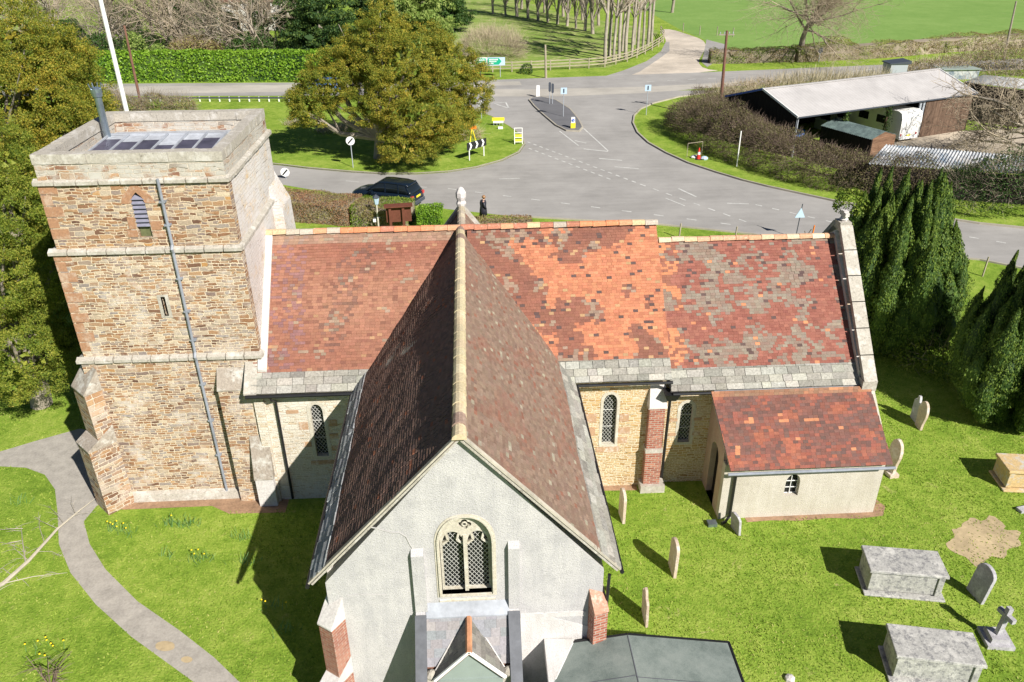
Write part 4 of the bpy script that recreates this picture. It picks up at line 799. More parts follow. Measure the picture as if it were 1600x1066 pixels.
for sg, cf in ((1, (.24, .235, .22)), (-1, (.045, .045, .05))):
    U_ = (0, 1, 0) if sg > 0 else (0, -1, 0); O_ = (-.4+sg*.8, 12.5 if sg > 0 else 13.62, 2.42)
    L_ = 1.12; SLg = sqrt(.8**2+.88**2)
    fr = (lambda s: (0, .25+.87*s/SLg)) if sg > 0 else (lambda s: (1.12-.25-.87*s/SLg, 1.12))
    tilemesh('gablet_tiles', 'wslate', O_, U_, (-sg*.8, 0, .88), L_, SLg, lambda x, s, r: jitc((.20, .19, .17), r, .3), .16, .2, .008, fr, .004, tj=.002)
    MB().bar((-.4, 12.5, 3.3), (-.4+sg*.82, 12.5, 2.4), .05, .07, (0, 0, 1)).build('bargeboard', 'whitepaint', ch)
    MB().bar((-.4+sg*.06, 13.6, 3.27), (-.4+sg*.8, 12.75, 2.44), .025, .03, (0, 0, 1)).build('valley_lead', 'whitestone', ch)
    MB().hull8([(-.4+sg*.78, 12.5, 2.34), (-.4+sg*.78, 12.8, 2.34), (-.4, 13.6, 3.2), (-.4, 12.5, 3.2), (-.4+sg*.78, 12.5, 2.4), (-.4+sg*.78, 12.8, 2.4), (-.4, 13.6, 3.27), (-.4, 12.5, 3.27)][::1]).build('gablet_deck', 'postd', ch)
b = MB()
for k in range(6): y = 12.48+k*.185; b.tube([(-.4, y, 3.28), (-.4, y+.178, 3.285)], .075, 6, True)
b.build('gablet_ridge', speckled('orange_ridge', (.50, .24, .13), .35, 9), ch)
for x in (-1.3, .5): MB().lathe(x, 12.72, [(.14, 2.3), (.15, 2.36), (.08, 2.44), (.03, 2.47)], 8).build('kneeler_stone', 'coping', ch)
# ---- flat felt roofed boiler house
bh = thing('boiler_house', 'low outbuilding with a shallow green grey felt roof against the rendered gable', 'outbuilding', (3.5, 11, 0))
R_ = [(1.5, 13.55, 2.12), (3.45, 13.52, 2.42), (5.98, 13.5, 1.98)]
b = MB()
for a, c in ((0, 1), (1, 2)):
    p, q = R_[a], R_[c]; b.hull8([(p[0], 8, p[2]-.1), (q[0], 8, q[2]-.1), (q[0], q[1], q[2]-.1), (p[0], p[1], p[2]-.1), (p[0], 8, p[2]), (q[0], 8, q[2]), (q[0], q[1], q[2]), (p[0], p[1], p[2])])
rf = b.build('felt_roof', 'felt', bh)
b = MB(); b.bar((1.5, 13.57, 2.06), (3.45, 13.54, 2.36), .05, .16); b.bar((3.45, 13.54, 2.36), (6.0, 13.52, 1.92), .05, .16); b.bar((6.01, 13.52, 1.92), (6.01, 8, 1.92), .05, .16); b.build('fascia', 'black', bh)
b = MB(); b.bar((3.45, 13.5, 2.425), (3.45, 8, 2.425), .02, .012); b.bar((1.5, 12.35, 2.126), (3.45, 12.35, 2.426), .015, .01); b.bar((3.45, 12.3, 2.426), (5.98, 12.25, 1.986), .015, .01); b.build('felt_seam', 'lead_dark', bh)
MB().box(1.7, 5.8, 8, 13.3, 0, 1.9).build('wall', 'grey_render', bh)
MB().hull8([(1.42, 12.3, 1.9), (1.85, 12.6, 1.9), (2.3, 13.62, 1.9), (1.42, 13.68, 1.9), (1.42, 12.3, 2.13), (1.6, 12.6, 2.16), (2.15, 13.62, 2.25), (1.42, 13.68, 2.25)]).build('mortar_fillet', 'white_render', bh)
# ================================================================ PLANTS: helpers
def unit(v): return v/np.maximum(np.linalg.norm(v, axis=1, keepdims=True), 1e-9)
def leaf_quads(C, size, out=None, obias=.8, grow=None, gbias=0., aspect=.55, rng=RNG, var=.35):
    n = len(C); N = rng.normal(size=(n, 3)); N = unit(N)
    if out is not None: N = unit(N+out*obias)
    T = unit(rng.normal(size=(n, 3)))
    if grow is not None: T = unit(T+np.asarray(grow)*gbias)
    T = unit(T-N*(T*N).sum(1, keepdims=True)); B = np.cross(N, T)
    s = size*(1+rng.uniform(-var, var, (n, 1))); a = T*s*.5; b = B*s*.5*aspect
    V = np.stack([C-a, C-b*1.0+a*.1, C+a, C+b*1.0+a*.1], 1).reshape(-1, 3)
    return V, np.arange(4*n).reshape(-1, 4)
def ell_shell(c, r, n, rng=RNG, lo=.72, squash=1., top=-1.):
    u = unit(rng.normal(size=(int(n*1.6)+4, 3))); u = u[u[:, 2] > top][:int(n)]
    k = rng.uniform(lo, 1., (len(u), 1)); return np.array(c)+u*k*np.array(r), u
def crown_mesh(name, ells, mat, parent, clump, nleaf, size, dens=3., aspect=.55, droop=0., seed=1, lo=.7, loc=(0, 0, 0), label=None, flat_=.6, core=.72):
    rng = np.random.default_rng(seed); Cs = []; Os = []
    for e in ells:
        c, r = np.array(e[:3]), np.array(e[3:6]); n = max(4, int(dens*((r[0]*r[2]+r[1]*r[2]+r[0]*r[1])/3)*4/(clump**1.7)*.62))
        P, u = ell_shell(c, r, n, rng, lo); keep = np.ones(len(P), bool)
        for f in ells:
            if f is e: continue
            d = (((P-np.array(f[:3]))/np.array(f[3:6]))**2).sum(1); keep &= d > .45
        P, u = P[keep], u[keep]
        ns = np.array([nz(p[0]*.55, p[1]*.55, p[2]*.55+seed)+.6*nz(p[0]*1.3, p[1]*1.3, p[2]*1.3+seed) for p in P]); P = P+u*(ns*clump*2.6)[:, None]
        m = rng.integers(int(nleaf*.6), int(nleaf*1.3), len(P))
        PP = np.repeat(P, m, 0); uu = np.repeat(u, m, 0); d = unit(rng.normal(size=(len(PP), 3)))*(rng.random((len(PP), 1))**.5)*clump
        d[:, 2] *= flat_; d[:, 2] -= droop*np.hypot(d[:, 0], d[:, 1]); Cs.append(PP+d); Os.append(unit(uu*.5+d/clump+np.array([0, 0, .35])))
    C = np.concatenate(Cs); O = np.concatenate(Os); C[:, 2] = np.maximum(C[:, 2], .03)
    V, Fq = leaf_quads(C, size, O, .9, O+np.array([0, 0, .5]), 1.1, aspect, rng)
    for e in ells:                                                  # coarse inner sprays close the heart of the crown
        r = np.array(e[3:6]); P, u = ell_shell(e[:3], r*core, int(26*r[0]*r[2]/(size*3)**1.2*.5), rng, .6); P[:, 2] = np.maximum(P[:, 2], .1)
        V2, F2 = leaf_quads(P, size*3.4, u, .8, None, 0, .6, rng); Fq = np.concatenate([Fq, F2+len(V)]); V = np.concatenate([V, V2])
    return np_mesh(name, V, Fq, mat, parent, loc)
def tubes_np(segs, n):
    P0 = np.array([s[0] for s in segs], float); P1 = np.array([s[1] for s in segs], float); r0 = np.array([s[2] for s in segs]); r1 = np.array([s[3] for s in segs])
    d = unit(P1-P0); ref = np.where(np.abs(d[:, 2:3]) > .9, np.array([[1., 0, 0]]), np.array([[0, 0, 1.]])); a = unit(np.cross(d, ref)); b = np.cross(d, a)
    t = 2*pi*np.arange(n)/n; ring = a[:, None, :]*np.cos(t)[None, :, None]+b[:, None, :]*np.sin(t)[None, :, None]
    V = np.concatenate([P0[:, None]+ring*r0[:, None, None], P1[:, None]+ring*r1[:, None, None]], 1).reshape(-1, 3)
    m = len(segs); base = (np.arange(m)*2*n)[:, None]; j = np.arange(n)[None]; j2 = (j+1) % n
    Fq = np.stack([base+j, base+j2, base+j2+n, base+j+n], 2).reshape(-1, 4); return V, Fq
def grow_tree(seed, H, r, split=5, levels=4, spread=.9, up=.25, trunk=.35, lean=(0, 0), wob=.14, shrink=.62, kids=5):
    rd = random.Random(seed); big = []; small = []
    def limb(p, d, L, r0, lv):
        n = 5 if lv == 0 else 4; step = L/n; pts = [p]; rr_ = r0
        for i in range(n):
            d = (d+Vector((rd.gauss(0, wob), rd.gauss(0, wob), rd.gauss(0, wob*.6)+up*.12*(lv > 0)))).normalized(); q = p+d*step; r1 = rr_*(.86 if lv else .9)
            if i == n-1 and lv == levels: r1 = rr_*.3
            (big if lv < 2 else small).append((tuple(p), tuple(q), rr_, r1)); p, rr_ = q, r1
            if lv < levels and (i+1)/n >= (trunk if lv == 0 else .25):
                k = (split if lv == 0 else kids)/n/(1-(trunk if lv == 0 else .25)); k = int(k)+(rd.random() < k % 1)
                for _ in range(k):
                    az = rd.uniform(0, 2*pi); sp = spread*rd.uniform(.6, 1.15); perp = d.orthogonal().normalized(); perp.rotate(Matrix.Rotation(az, 3, d))
                    nd = (d*cos(sp)+perp*sin(sp)+Vector((0, 0, up*.5))).normalized(); limb(p, nd, L*shrink*rd.uniform(.7, 1.15)*(1.15 if lv == 0 else 1), rr_*rd.uniform(.45, .62), lv+1)
        if lv < levels: limb(p, d, L*shrink, rr_*.8, lv+1)
    limb(Vector((0, 0, 0)), Vector((lean[0], lean[1], 1)).normalized(), H*.5, r, 0); return big, small
def bare_tree(name, label, cat, loc, seed, H, r, bark='bark', twig='twig', group=None, tmin=.012, **k):
    t = thing(name, label, cat, loc, group); big, small = grow_tree(seed, H, r, **k); L = np.array(loc)
    V, Fq = tubes_np(big, 6); np_mesh('trunk', V+L, Fq, bark, t); small = [(a, c, max(d, tmin), max(e, tmin*.7)) for a, c, d, e in small]
    V, Fq = tubes_np(small, 3); np_mesh('crown', V+L, Fq, twig, t); return t
def sticks(name, P, D, length, width, mat, parent, rng=RNG, loc=(0, 0, 0)):
    n = len(P); side = unit(np.cross(D, unit(rng.normal(size=(n, 3))))); L = length*(1+rng.uniform(-.4, .4, (n, 1))); a = D*L; b = side*width*.5
    V = np.stack([P-b, P+b, P+a+b*.3, P+a-b*.3], 1).reshape(-1, 3); return np_mesh(name, V, np.arange(4*n).reshape(-1, 4), mat, parent, loc)
def inside(P, poly):
    x, y = P[:, 0], P[:, 1]; r = np.zeros(len(P), bool); n = len(poly)
    for i in range(n):
        (xa, ya), (xb, yb) = poly[i], poly[(i+1) % n]
        if ya == yb: continue
        c = (ya > y) != (yb > y); r ^= c & (x < (xb-xa)*(y-ya)/(yb-ya)+xa)
    return r
def hedge(name, label, path, width, height, mats, dens=260, size=.09, cat='hedge', core='twigd', wob=.12, group=None, top=0., aspect=.6):
    """clipped hedge along a ground path: twiggy core and a skin of leaves"""
    P = [Vector((p[0], p[1], 0)) for p in path]; t = thing(name, label, cat, tuple(P[0]), group); rng = np.random.default_rng(len(label)*13+int(P[0].x*7) % 97)
    b = MB(); off = []
    for i, p in enumerate(P): d = (P[min(i+1, len(P)-1)]-P[max(i-1, 0)]).normalized(); off.append(Vector((-d.y, d.x, 0)))
    for i in range(len(P)-1):
        a, c = P[i], P[i+1]; n0, n1 = off[i]*(width/2-.14), off[i+1]*(width/2-.14); q = [a-n0, c-n1, c+n1, a+n0]
        b.hull8([(v.x, v.y, 0) for v in q]+[(v.x, v.y, height-.16) for v in q])
    b.build('core', core, t, uvs=False)
    C, O = [], []
    for i in range(len(P)-1):
        a, c = np.array(P[i]), np.array(P[i+1]); L = np.linalg.norm(c-a); n0 = np.array(off[i]); n1 = np.array(off[i+1])
        ends = (i == 0, i == len(P)-2)
        for kind, area in (('t', L*width), ('l', L*height), ('r', L*height))+((('a', width*height),) if ends[0] else ())+((('z', width*height),) if ends[1] else ()):
            n = int(area*dens); f = rng.random(n)[:, None]; g = rng.random(n)[:, None]; base = a+(c-a)*f; nn = unit(n0+(n1-n0)*f+1e-9)
            if kind == 't': p = base+nn*(g-.5)*width; p[:, 2] = height; o = np.tile([0, 0, 1.], (n, 1))
            elif kind in 'lr': sgn = 1 if kind == 'l' else -1; p = base+nn*sgn*width/2; p[:, 2] = g[:, 0]*height; o = nn*sgn
            else:
                e = a if kind == 'a' else c; nv = n0 if kind == 'a' else n1; dd = unit((a-c if kind == 'a' else c-a)[None]); p = e+nv*(f-.5)*width; p[:, 2] = g[:, 0]*height; o = np.tile(dd, (n, 1))
            ns = np.array([nz(q[0]*.9, q[1]*.9, q[2]*1.3) for q in p])[:, None]; ns2 = np.array([nz(q[0]*.25, q[1]*.25, 4) for q in p])[:, None]
            p = p+o*(ns*wob+rng.normal(0, .03, (n, 1))); p[:, 2] += (ns2[:, 0])*top*(p[:, 2] > height*.5); C.append(p); O.append(o)
    C = np.concatenate(C); O = np.concatenate(O); 
    if isinstance(mats, str): V, Fq = leaf_quads(C, size, O, 1.0, None, 0, aspect, rng); np_mesh('foliage', V, Fq, mats, t)
    else:
        sel = np.array([nz(q[0]*.5, q[1]*.5, q[2]+9) for q in C])+rng.normal(0, .15, len(C)) > 0
        for m_, k in zip(mats, (sel, ~sel)): V, Fq = leaf_quads(C[k], size, O[k], 1.0, None, 0, aspect, rng); np_mesh('foliage', V, Fq, m_, t)
    return t
def blobs(name, label, cat, ells, leafm, stickm=None, dens=200, size=.1, slen=.5, swid=.02, sdens=60, group=None, seed=3, core=None, aspect=.6, outb=.6, updir=.3):
    """loose shrub: leafy or twiggy shell over overlapping mounds"""
    rng = np.random.default_rng(seed); c0 = ells[0]; t = thing(name, label, cat, (c0[0], c0[1], 0), group); C, O, SP, SO = [], [], [], []
    for e in ells:
        c, r = np.array(e[:3]), np.array(e[3:6]); area = 2.2*pi*((r[0]*r[2]+r[1]*r[2]+r[0]*r[1])/3)
        for lst, lo_, dn, m in ((0, .8, dens, leafm), (1, .45, sdens, stickm)):
            if not m or dn <= 0: continue
            P, u = ell_shell(c, r, area*dn, rng, lo_, top=-.35); k = np.ones(len(P), bool)
            for f in ells:
                if f is not e: k &= (((P-np.array(f[:3]))/np.array(f[3:6]))**2).sum(1) > .6
            P, u = P[k], u[k]; ns = np.array([nz(q[0]*.8, q[1]*.8, q[2]*.8+seed) for q in P])[:, None]; P = P+u*ns*.22*min(r); k = P[:, 2] > .02
            (SP if lst else C).append(P[k]); (SO if lst else O).append(u[k])
    if C: C, O = np.concatenate(C), np.concatenate(O); V, Fq = leaf_quads(C, size, O, outb, O, .4, aspect, rng); np_mesh('foliage', V, Fq, leafm, t)
    if SP: P, D = np.concatenate(SP), np.concatenate(SO); D = unit(D+rng.normal(0, .55, D.shape)+np.array([0, 0, updir])); sticks('stems', P, D, slen, swid, stickm, t, rng)
    return t
# ---------------------------------------------------------------- yews round the church
def P3(px, py, Y): return aty(px, py, Y)
def yew(name, label, spec, trunk, mat, clump, nleaf, size, dens, seed, cat='tree', stems=None, droop=.35):
    e = []
    for px, py, Y, r, rz in spec: c = P3(px, py, Y); e.append((c[0], c[1], c[2], r, r, rz))
    t = thing(name, label, cat, trunk); b = MB(); tops = sorted(e, key=lambda q: -q[2])[:4]
    b.tube([trunk, (trunk[0]+.2, trunk[1], trunk[2]+1.6), (trunk[0], trunk[1]+.2, 4)], [.42, .36, .3], 9)
    rd = random.Random(seed)
    for q in e:
        m = (trunk[0]*.5+q[0]*.5, trunk[1]*.5+q[1]*.5, max(2., q[2]*.55)); b.tube([(trunk[0], trunk[1], 1.8), m, (q[0], q[1], q[2])], [.3, .2, .06], 6)
        for _ in range(3): d = [q[k]+rd.uniform(-1, 1)*q[3+k]*.8 for k in range(3)]; b.tube([m, ((m[0]+d[0])/2, (m[1]+d[1])/2, (m[2]+d[2])/2+.3), d], [.1, .07, .02], 5)
    b.build('trunk', 'bark', t, smooth=False); crown_mesh('crown', e, mat, t, clump, nleaf, size, dens, .36, droop, seed); return t
yew('yew_tree', 'large golden green yew spreading over the grass island between the lanes', [(600, 50, 66, 2.3, 2.3), (575, 85, 66, 3.3, 2.6), (520, 125, 66, 2.5, 1.9), (486, 140, 66, 2.2, 1.8), (474, 176, 65.5, 1.4, 1.5), (540, 100, 66, 2.2, 1.8), (640, 95, 65, 3.8, 3.0), (690, 105, 66, 3.1, 2.6), (730, 140, 66.5, 1.9, 2.0), (610, 150, 64, 3.2, 2.2), (660, 180, 62.5, 3.3, 2.6), (628, 222, 61.5, 2.1, 1.5), (690, 200, 63.5, 2.0, 1.8), (735, 180, 66.5, 1.0, 1.0), (716, 195, 65, 1.1, 1.4)],
    (-7.6, 65.5, 0), 'yew', .42, 165, .125, 2.6, 11)
yew('yew_tree', 'tall dark golden yew standing behind the church tower', [(40, 90, 37, 2.6, 2.2), (10, 160, 36, 3.2, 3.), (85, 140, 38, 2.4, 2.6), (110, 200, 39, 2.2, 2.2), (60, 210, 37, 2.6, 2.4), (20, 260, 36, 2.8, 2.6), (-50, 150, 37, 3, 3.5)], (-24.5, 37.5, 0), 'yew', .34, 170, .09, 4.2, 12)
yew('yew_tree', 'green yew crowding the west side of the church tower', [(10, 270, 30, 1.5, 1.6), (25, 340, 29.5, 2.1, 2.1), (60, 420, 29, 1.55, 2.0), (60, 500, 29, 1.7, 1.9), (20, 540, 27.5, 2.1, 2.0), (85, 540, 29, 1.0, 1.3), (-50, 420, 28, 2.6, 3.4)], (-18.2, 29, 0), 'yewg', .30, 160, .08, 4.2, 13)
def irish(name, label, base, R, H, n, seed, nleaf=520, size=.085, lowcut=.3):
    rng = np.random.default_rng(seed); t = thing(name, label, 'tree', (*base, 0)); C, O = [], []
    b = MB(); hb = MB(); b.tube([(*base, 0), (*base, 2.)], [.3, .2], 7)
    for i in range(n):
        f = (i+.5)/n; rad = R*sqrt(f)*.94; az = i*2.399+rng.normal(0, .2); h = H*(1-.36*f**1.6)*rng.uniform(.82, 1.08); z0 = .15+.5*rng.random()
        if f > .55 and rng.random() < .55: h *= rng.uniform(.45, .8)
        x0, y0 = base[0]+rad*.75*cos(az), base[1]+rad*.75*sin(az); x1, y1 = base[0]+rad*1.02*cos(az), base[1]+rad*1.02*sin(az); rs = rng.uniform(.30, .46)*R/2.4
        m = int(nleaf*(h-z0)/H*2.9); tt = rng.random(m); z = z0+(h-z0)*tt; pr = rs*np.minimum(1, (1-tt)*3.2)**.8*np.minimum(1, .45+tt*2)*(1+.25*np.sin(tt*23+i)); a = rng.random(m)*2*pi
        bx = x0+(x1-x0)*np.sin(tt*pi*.75); by = y0+(y1-y0)*np.sin(tt*pi*.75); k = rng.uniform(.86, 1.12, m)*(1+.08*np.sin(tt*31+a*2+i))
        C.append(np.stack([bx+pr*np.cos(a)*k, by+pr*np.sin(a)*k, z], 1)); O.append(np.stack([np.cos(a), np.sin(a), .25+0*a], 1))
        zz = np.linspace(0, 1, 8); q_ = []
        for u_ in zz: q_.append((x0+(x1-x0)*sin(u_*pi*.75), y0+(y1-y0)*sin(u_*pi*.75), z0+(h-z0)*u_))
        hb.tube(q_, [max(.02, rs*.78*min(1, (1-u_)*3.2)**.8*min(1, .45+u_*2)) for u_ in zz], 7)  # opaque filler core in each spire, coloured dark as painted inner shade
    b.build('trunk', 'bark', t); C = np.concatenate(C); O = unit(np.concatenate(O)); V, Fq = leaf_quads(C, size, O, 1.3, np.array([[0, 0, 1.]]), 2.2, .4, rng); np_mesh('crown', V, Fq, 'irish', t); hb.build('shade_core', 'irish_shade_core', t, uvs=False); return t
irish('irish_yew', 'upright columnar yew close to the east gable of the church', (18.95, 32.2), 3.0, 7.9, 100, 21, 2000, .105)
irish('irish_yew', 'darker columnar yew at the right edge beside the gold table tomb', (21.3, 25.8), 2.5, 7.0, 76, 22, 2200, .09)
blobs('laurel_bush', 'small bright evergreen bush behind the gable coping', 'bush', [(*P3(1330, 322, 33), .75, .75, .7), (*P3(1345, 345, 33), .6, .6, .8)], 'hedgeg', None, 330, .11, seed=4)
blobs('elder_bush', 'bright green bush at the foot of the first columnar yew', 'bush', [(*at(1465, 585), .5, 1.0, .9, 1.0), (*at(1440, 575), .5, 1.1, 1., 1.2)], 'hedgeg', 'twig', 260, .11, sdens=20, seed=5)
blobs('garden_bush', 'small dark rounded bush against the shaded transept wall', 'bush', [(-4.55, 19.0, .75, .55, .7, .8)], 'ivy', None, 420, .07, seed=6)
blobs('holly_scrub', 'low tangled scrub shading the right roadside bank', 'bush', [(*P3(1530, 300, 50), 3, 2.5, 1.8), (*P3(1580, 290, 49), 3.2, 2.5, 2.3), (*P3(1640, 300, 49), 3.2, 2.5, 2.3), (*P3(1500, 290, 52), 2, 2, 1.5)], 'ivy', 'twig', 100, .13, .8, .022, 34, seed=7)
# ---------------------------------------------------------------- grass texture near the church
pathpoly = pw+pe
def grass_tufts():
    rng = np.random.default_rng(5); n = 230000; P = np.stack([rng.uniform(-24, 25, n), 9+rng.random(n)**1.25*30, np.zeros(n)], 1)
    k = ~inside(P, pathpoly); x, y = P[:, 0], P[:, 1]
    for x0, x1, y0, y1 in ((-13.4, -6.7, 21.7, 28.5), (-7.3, 13.3, 21.9, 30), (-3.7, 2.85, 12.6, 30), (7.8, 13.3, 20.1, 22.5), (1.5, 6, 8, 13.6), (-1.7, .9, 9, 13.7)): k &= ~((x > x0) & (x < x1) & (y > y0) & (y < y1))
    d = (x-13.6)**2/1.4+(y-19.2)**2; k &= ~inside(P, bp) | (rng.random(n) < .22+.5*(np.array([nz(q[0]*1.6, q[1]*1.6, 5) for q in P]) > .05)); P = P[k]; n = len(P)
    a = rng.random(n)*2*pi; h = .036*rng.uniform(.5, 1.6, n)*(1+.8*np.array([nz(q[0]*.7, q[1]*.7, 2) for q in P])); w_ = .022; lean = rng.normal(0, .035, (n, 2))
    s_ = np.stack([np.cos(a)*w_, np.sin(a)*w_, 0*a], 1); tip = P+np.stack([lean[:, 0]+.008, lean[:, 1], h], 1)
    V = np.stack([P-s_, P+s_, tip], 1).reshape(-1, 3); return setp(np_mesh('grass', V, np.arange(3*n).reshape(-1, 3), 'blade'), 'short bright churchyard grass growing round the graves', 'grass', kind='stuff')
grass_tufts()
def daffs(px, py, n, r, flowers, label, seed):
    rng = np.random.default_rng(seed); c = at(px, py); t = thing('daffodil_clump', label, 'flowers', (*c, 0), 'daffodil clumps in the churchyard grass'); b = MB(); f = MB()
    n = int(n*.75)
    for i in range(n):
        x, y = c[0]+rng.normal(0, r*1.25), c[1]+rng.normal(0, r*.7); dx, dy = rng.normal(0, .1, 2); h = rng.uniform(.18, .32); w_ = .010
        b.poly((x-w_, y, 0), (x+w_, y, 0), (x+dx+w_*.5, y+dy, h), (x+dx, y+dy, h*1.05))
        if i < flowers: f.lathe(x+dx, y+dy, [(.008, h), (.03, h+.02), (.015, h+.045)], 6)
    b.build('leaves', 'daff', t, uvs=False)
    if flowers: f.build('blooms', 'petal', t, uvs=False)
for q in ((180, 828, 26, .12, 6, 'blooming daffodil clump with most flowers, nearest the path bend'), (200, 835, 18, .13, 1, 'thin daffodil leaves beside the blooming clump'), (275, 821, 50, .18, 1, 'wide leafy daffodil clump midway to the brick gutter'), (298, 820, 34, .13, 0, 'leafy daffodil clump at the right end of the wide one'), (375, 842, 30, .14, 0, 'leafy daffodil clump just left of the long building shadow'), (313, 875, 44, .16, 4, 'daffodil clump with a few yellow flowers in open grass'), (384, 881, 26, .13, 0, 'bluish daffodil leaves touching the shadow edge'), (262, 870, 14, .12, 0, 'sparse flattened daffodil leaves in open grass'), (428, 950, 22, .13, 3, 'daffodils with yellow heads beside the shadowed lawn'), (445, 985, 26, .16, 0, 'sprawling leaves lying in grass near the left buttress'), (70, 1022, 22, .3, 9, 'scattered low yellow flowers near the dark twigs'), (35, 785, 22, .15, 0, 'dark leafy tuft in the lawn left of the path'), (150, 622, 40, .3, 7, 'straggling daffodils under the yew by the tower')): daffs(*q, seed=int(q[0]))
# fallen branch lying on lawn and path
t = thing('fallen_branch', 'long pale bare branch lying across the lawn and path', 'branch', (*at(60, 860), 0)); b = MB()
mp = [at3(-40, 935, .12), at3(5, 912, .12), at3(45, 876, .16), at3(90, 826, .2), at3(125, 797, .15), at3(150, 778, .1)]; b.tube(mp, [.075, .07, .055, .04, .024, .008], 7)
b.build('stem', 'deadwood', t); b = MB(); rd = random.Random(9)
def twig(p, q, r, n=3):
    p, q = Vector(p), Vector(q); m = (p+q)/2+Vector((rd.uniform(-.12, .12), rd.uniform(-.12, .12), .1)); b.tube([p, m, q], [r, r*.7, r*.3], 4)
    for _ in range(n): s_ = p+(q-p)*rd.uniform(.2, .95); e = s_+Vector((rd.uniform(-.5, .5), rd.uniform(-.35, .35), rd.uniform(-.02, .15))); e.z = max(e.z, .02); b.tube([s_, (s_+e)/2+Vector((0, 0, .04)), e], [r*.5, r*.4, r*.15], 3)
for a_, c_, r_ in (((5, 912), (105, 895), .02), ((40, 880), (33, 822), .022), ((33, 845), (2, 852), .014), ((36, 826), (0, 828), .012), ((70, 850), (60, 800), .012), ((45, 876), (20, 855), .014), ((90, 826), (60, 812), .01), ((100, 818), (75, 790), .01), ((60, 862), (105, 872), .01), ((5, 912), (-20, 940), .02), ((110, 808), (150, 800), .008), ((20, 900), (-5, 890), .012), ((118, 802), (112, 775), .008)): twig(at3(*a_, .14), at3(*c_, .06), r_, 5)
b.build('twigs', 'deadwood', t)
t = thing('bare_shrub', 'small dark leafless shrub at the lower left corner of the lawn', 'shrub', (*at(75, 1060), 0)); b = MB()
for px, py, h in ((40, 1025, .9), (62, 1040, .7), (75, 1030, .8), (100, 1038, .9), (112, 1018, 1.1), (88, 1050, .5)): twig((*at(80, 1075), 0.), (*at(px, py, h), h), .02, 7)
b.build('stems', 'twigd', t)
# ---------------------------------------------------------------- graves
def rot2(x, y, a): return x*cos(a)-y*sin(a), x*sin(a)+y*cos(a)
def stoneprof(style, w_, h):
    r = w_/2
    if style == 'round': return [(-r, 0), (r, 0), (r, h-r*.8)]+[(r*cos(t), h-r*.8+r*.8*sin(t)) for t in np.linspace(.15, pi-.15, 11)]+[(-r, h-r*.8)]
    if style == 'shoulder': return [(-r, 0), (r, 0), (r, h*.74), (r*.8, h*.80), (r*.45, h*.80), (r*.35, h*.92), (r*.2, h), (-r*.2, h), (-r*.35, h*.92), (-r*.45, h*.80), (-r*.8, h*.80), (-r, h*.74)]
    if style == 'ogee': return [(-r*.72, 0), (r*.72, 0), (r*.75, h*.25), (r, h*.55), (r*.98, h*.72)]+[(r*.92*cos(t), h*.72+h*.28*sin(t)) for t in np.linspace(.2, pi-.2, 9)]+[(-r*.98, h*.72), (-r, h*.55), (-r*.75, h*.25)]
    return [(-r, 0), (r, 0), (r, h*.88), (r*.5, h), (-r*.5, h), (-r, h*.88)]
def headstone(px, py, w_, h, th, style, m, label, rz=0., lean=0., leanx=0., plinth=False):
    c = at(px, py); t = thing('headstone', label, 'gravestone', (c[0], c[1]+w_/2, 0)); a = radians(90)+rz
    U = Vector((cos(a), sin(a), 0)); N = Vector((sin(a), -cos(a), 0)); V = (Vector((0, 0, 1))+U*lean+Vector((leanx, 0, 0))).normalized()
    if plinth:
        b = MB(); o = Vector(W[t.name]); q = [o-U*w_*.5-N*.17, o+U*w_*.5-N*.17, o+U*w_*.5+N*.17, o-U*w_*.5+N*.17]; ar = sum(q[k].x*q[(k+1) % 4].y-q[(k+1) % 4].x*q[k].y for k in range(4)); q = q if ar > 0 else q[::-1]
        b.hull8([(v.x, v.y, 0) for v in q]+[(v.x, v.y, .14) for v in q]); b.build('plinth', m, t)
    o = Vector(W[t.name])+Vector((0, 0, .12 if plinth else -.02)); k = MB().plate(stoneprof(style, w_, h), o+N*th/2, U, V, N, th).build('stone', m, t)
    md = k.modifiers.new('soft', 'BEVEL'); md.width = .012; md.segments = 2; md.limit_method = 'ANGLE'; return t
headstone(974, 819, .62, 1.2, .1, 'round', 'grave', 'upright brown headstone standing near the eave of the gabled wing', .04)
headstone(1054, 904, .66, 1.25, .1, 'round', 'grave', 'round topped brown headstone on open grass, casting its shadow left', .02, leanx=.02)
headstone(1011, 981, .66, 1.2, .08, 'shoulder', 'grave', 'thin headstone with a knob on top nearest the felt roof', -.03, leanx=-.03)
headstone(1153, 838, .5, .72, .09, 'flat', 'grave2', 'short grey headstone leaning beside the vestry downpipe', .25, leanx=-.08)
headstone(1396, 748, .62, 1.35, .12, 'ogee', 'grave', 'tall pale headstone with a plinth at the vestry corner', .1, leanx=.04, plinth=True)
headstone(1433, 662, .5, 1.15, .1, 'shoulder', 'grave2', 'rear one of two headstones shaded by the yews', -.02)
headstone(1441, 675, .62, 1.2, .1, 'ogee', 'grave', 'front one of two headstones shaded by the yews', -.05, leanx=.05)
headstone(1533, 945, .66, 1.2, .11, 'round', 'grave2', 'grey headstone tilting right behind the upper chest tomb', .1, leanx=.12)
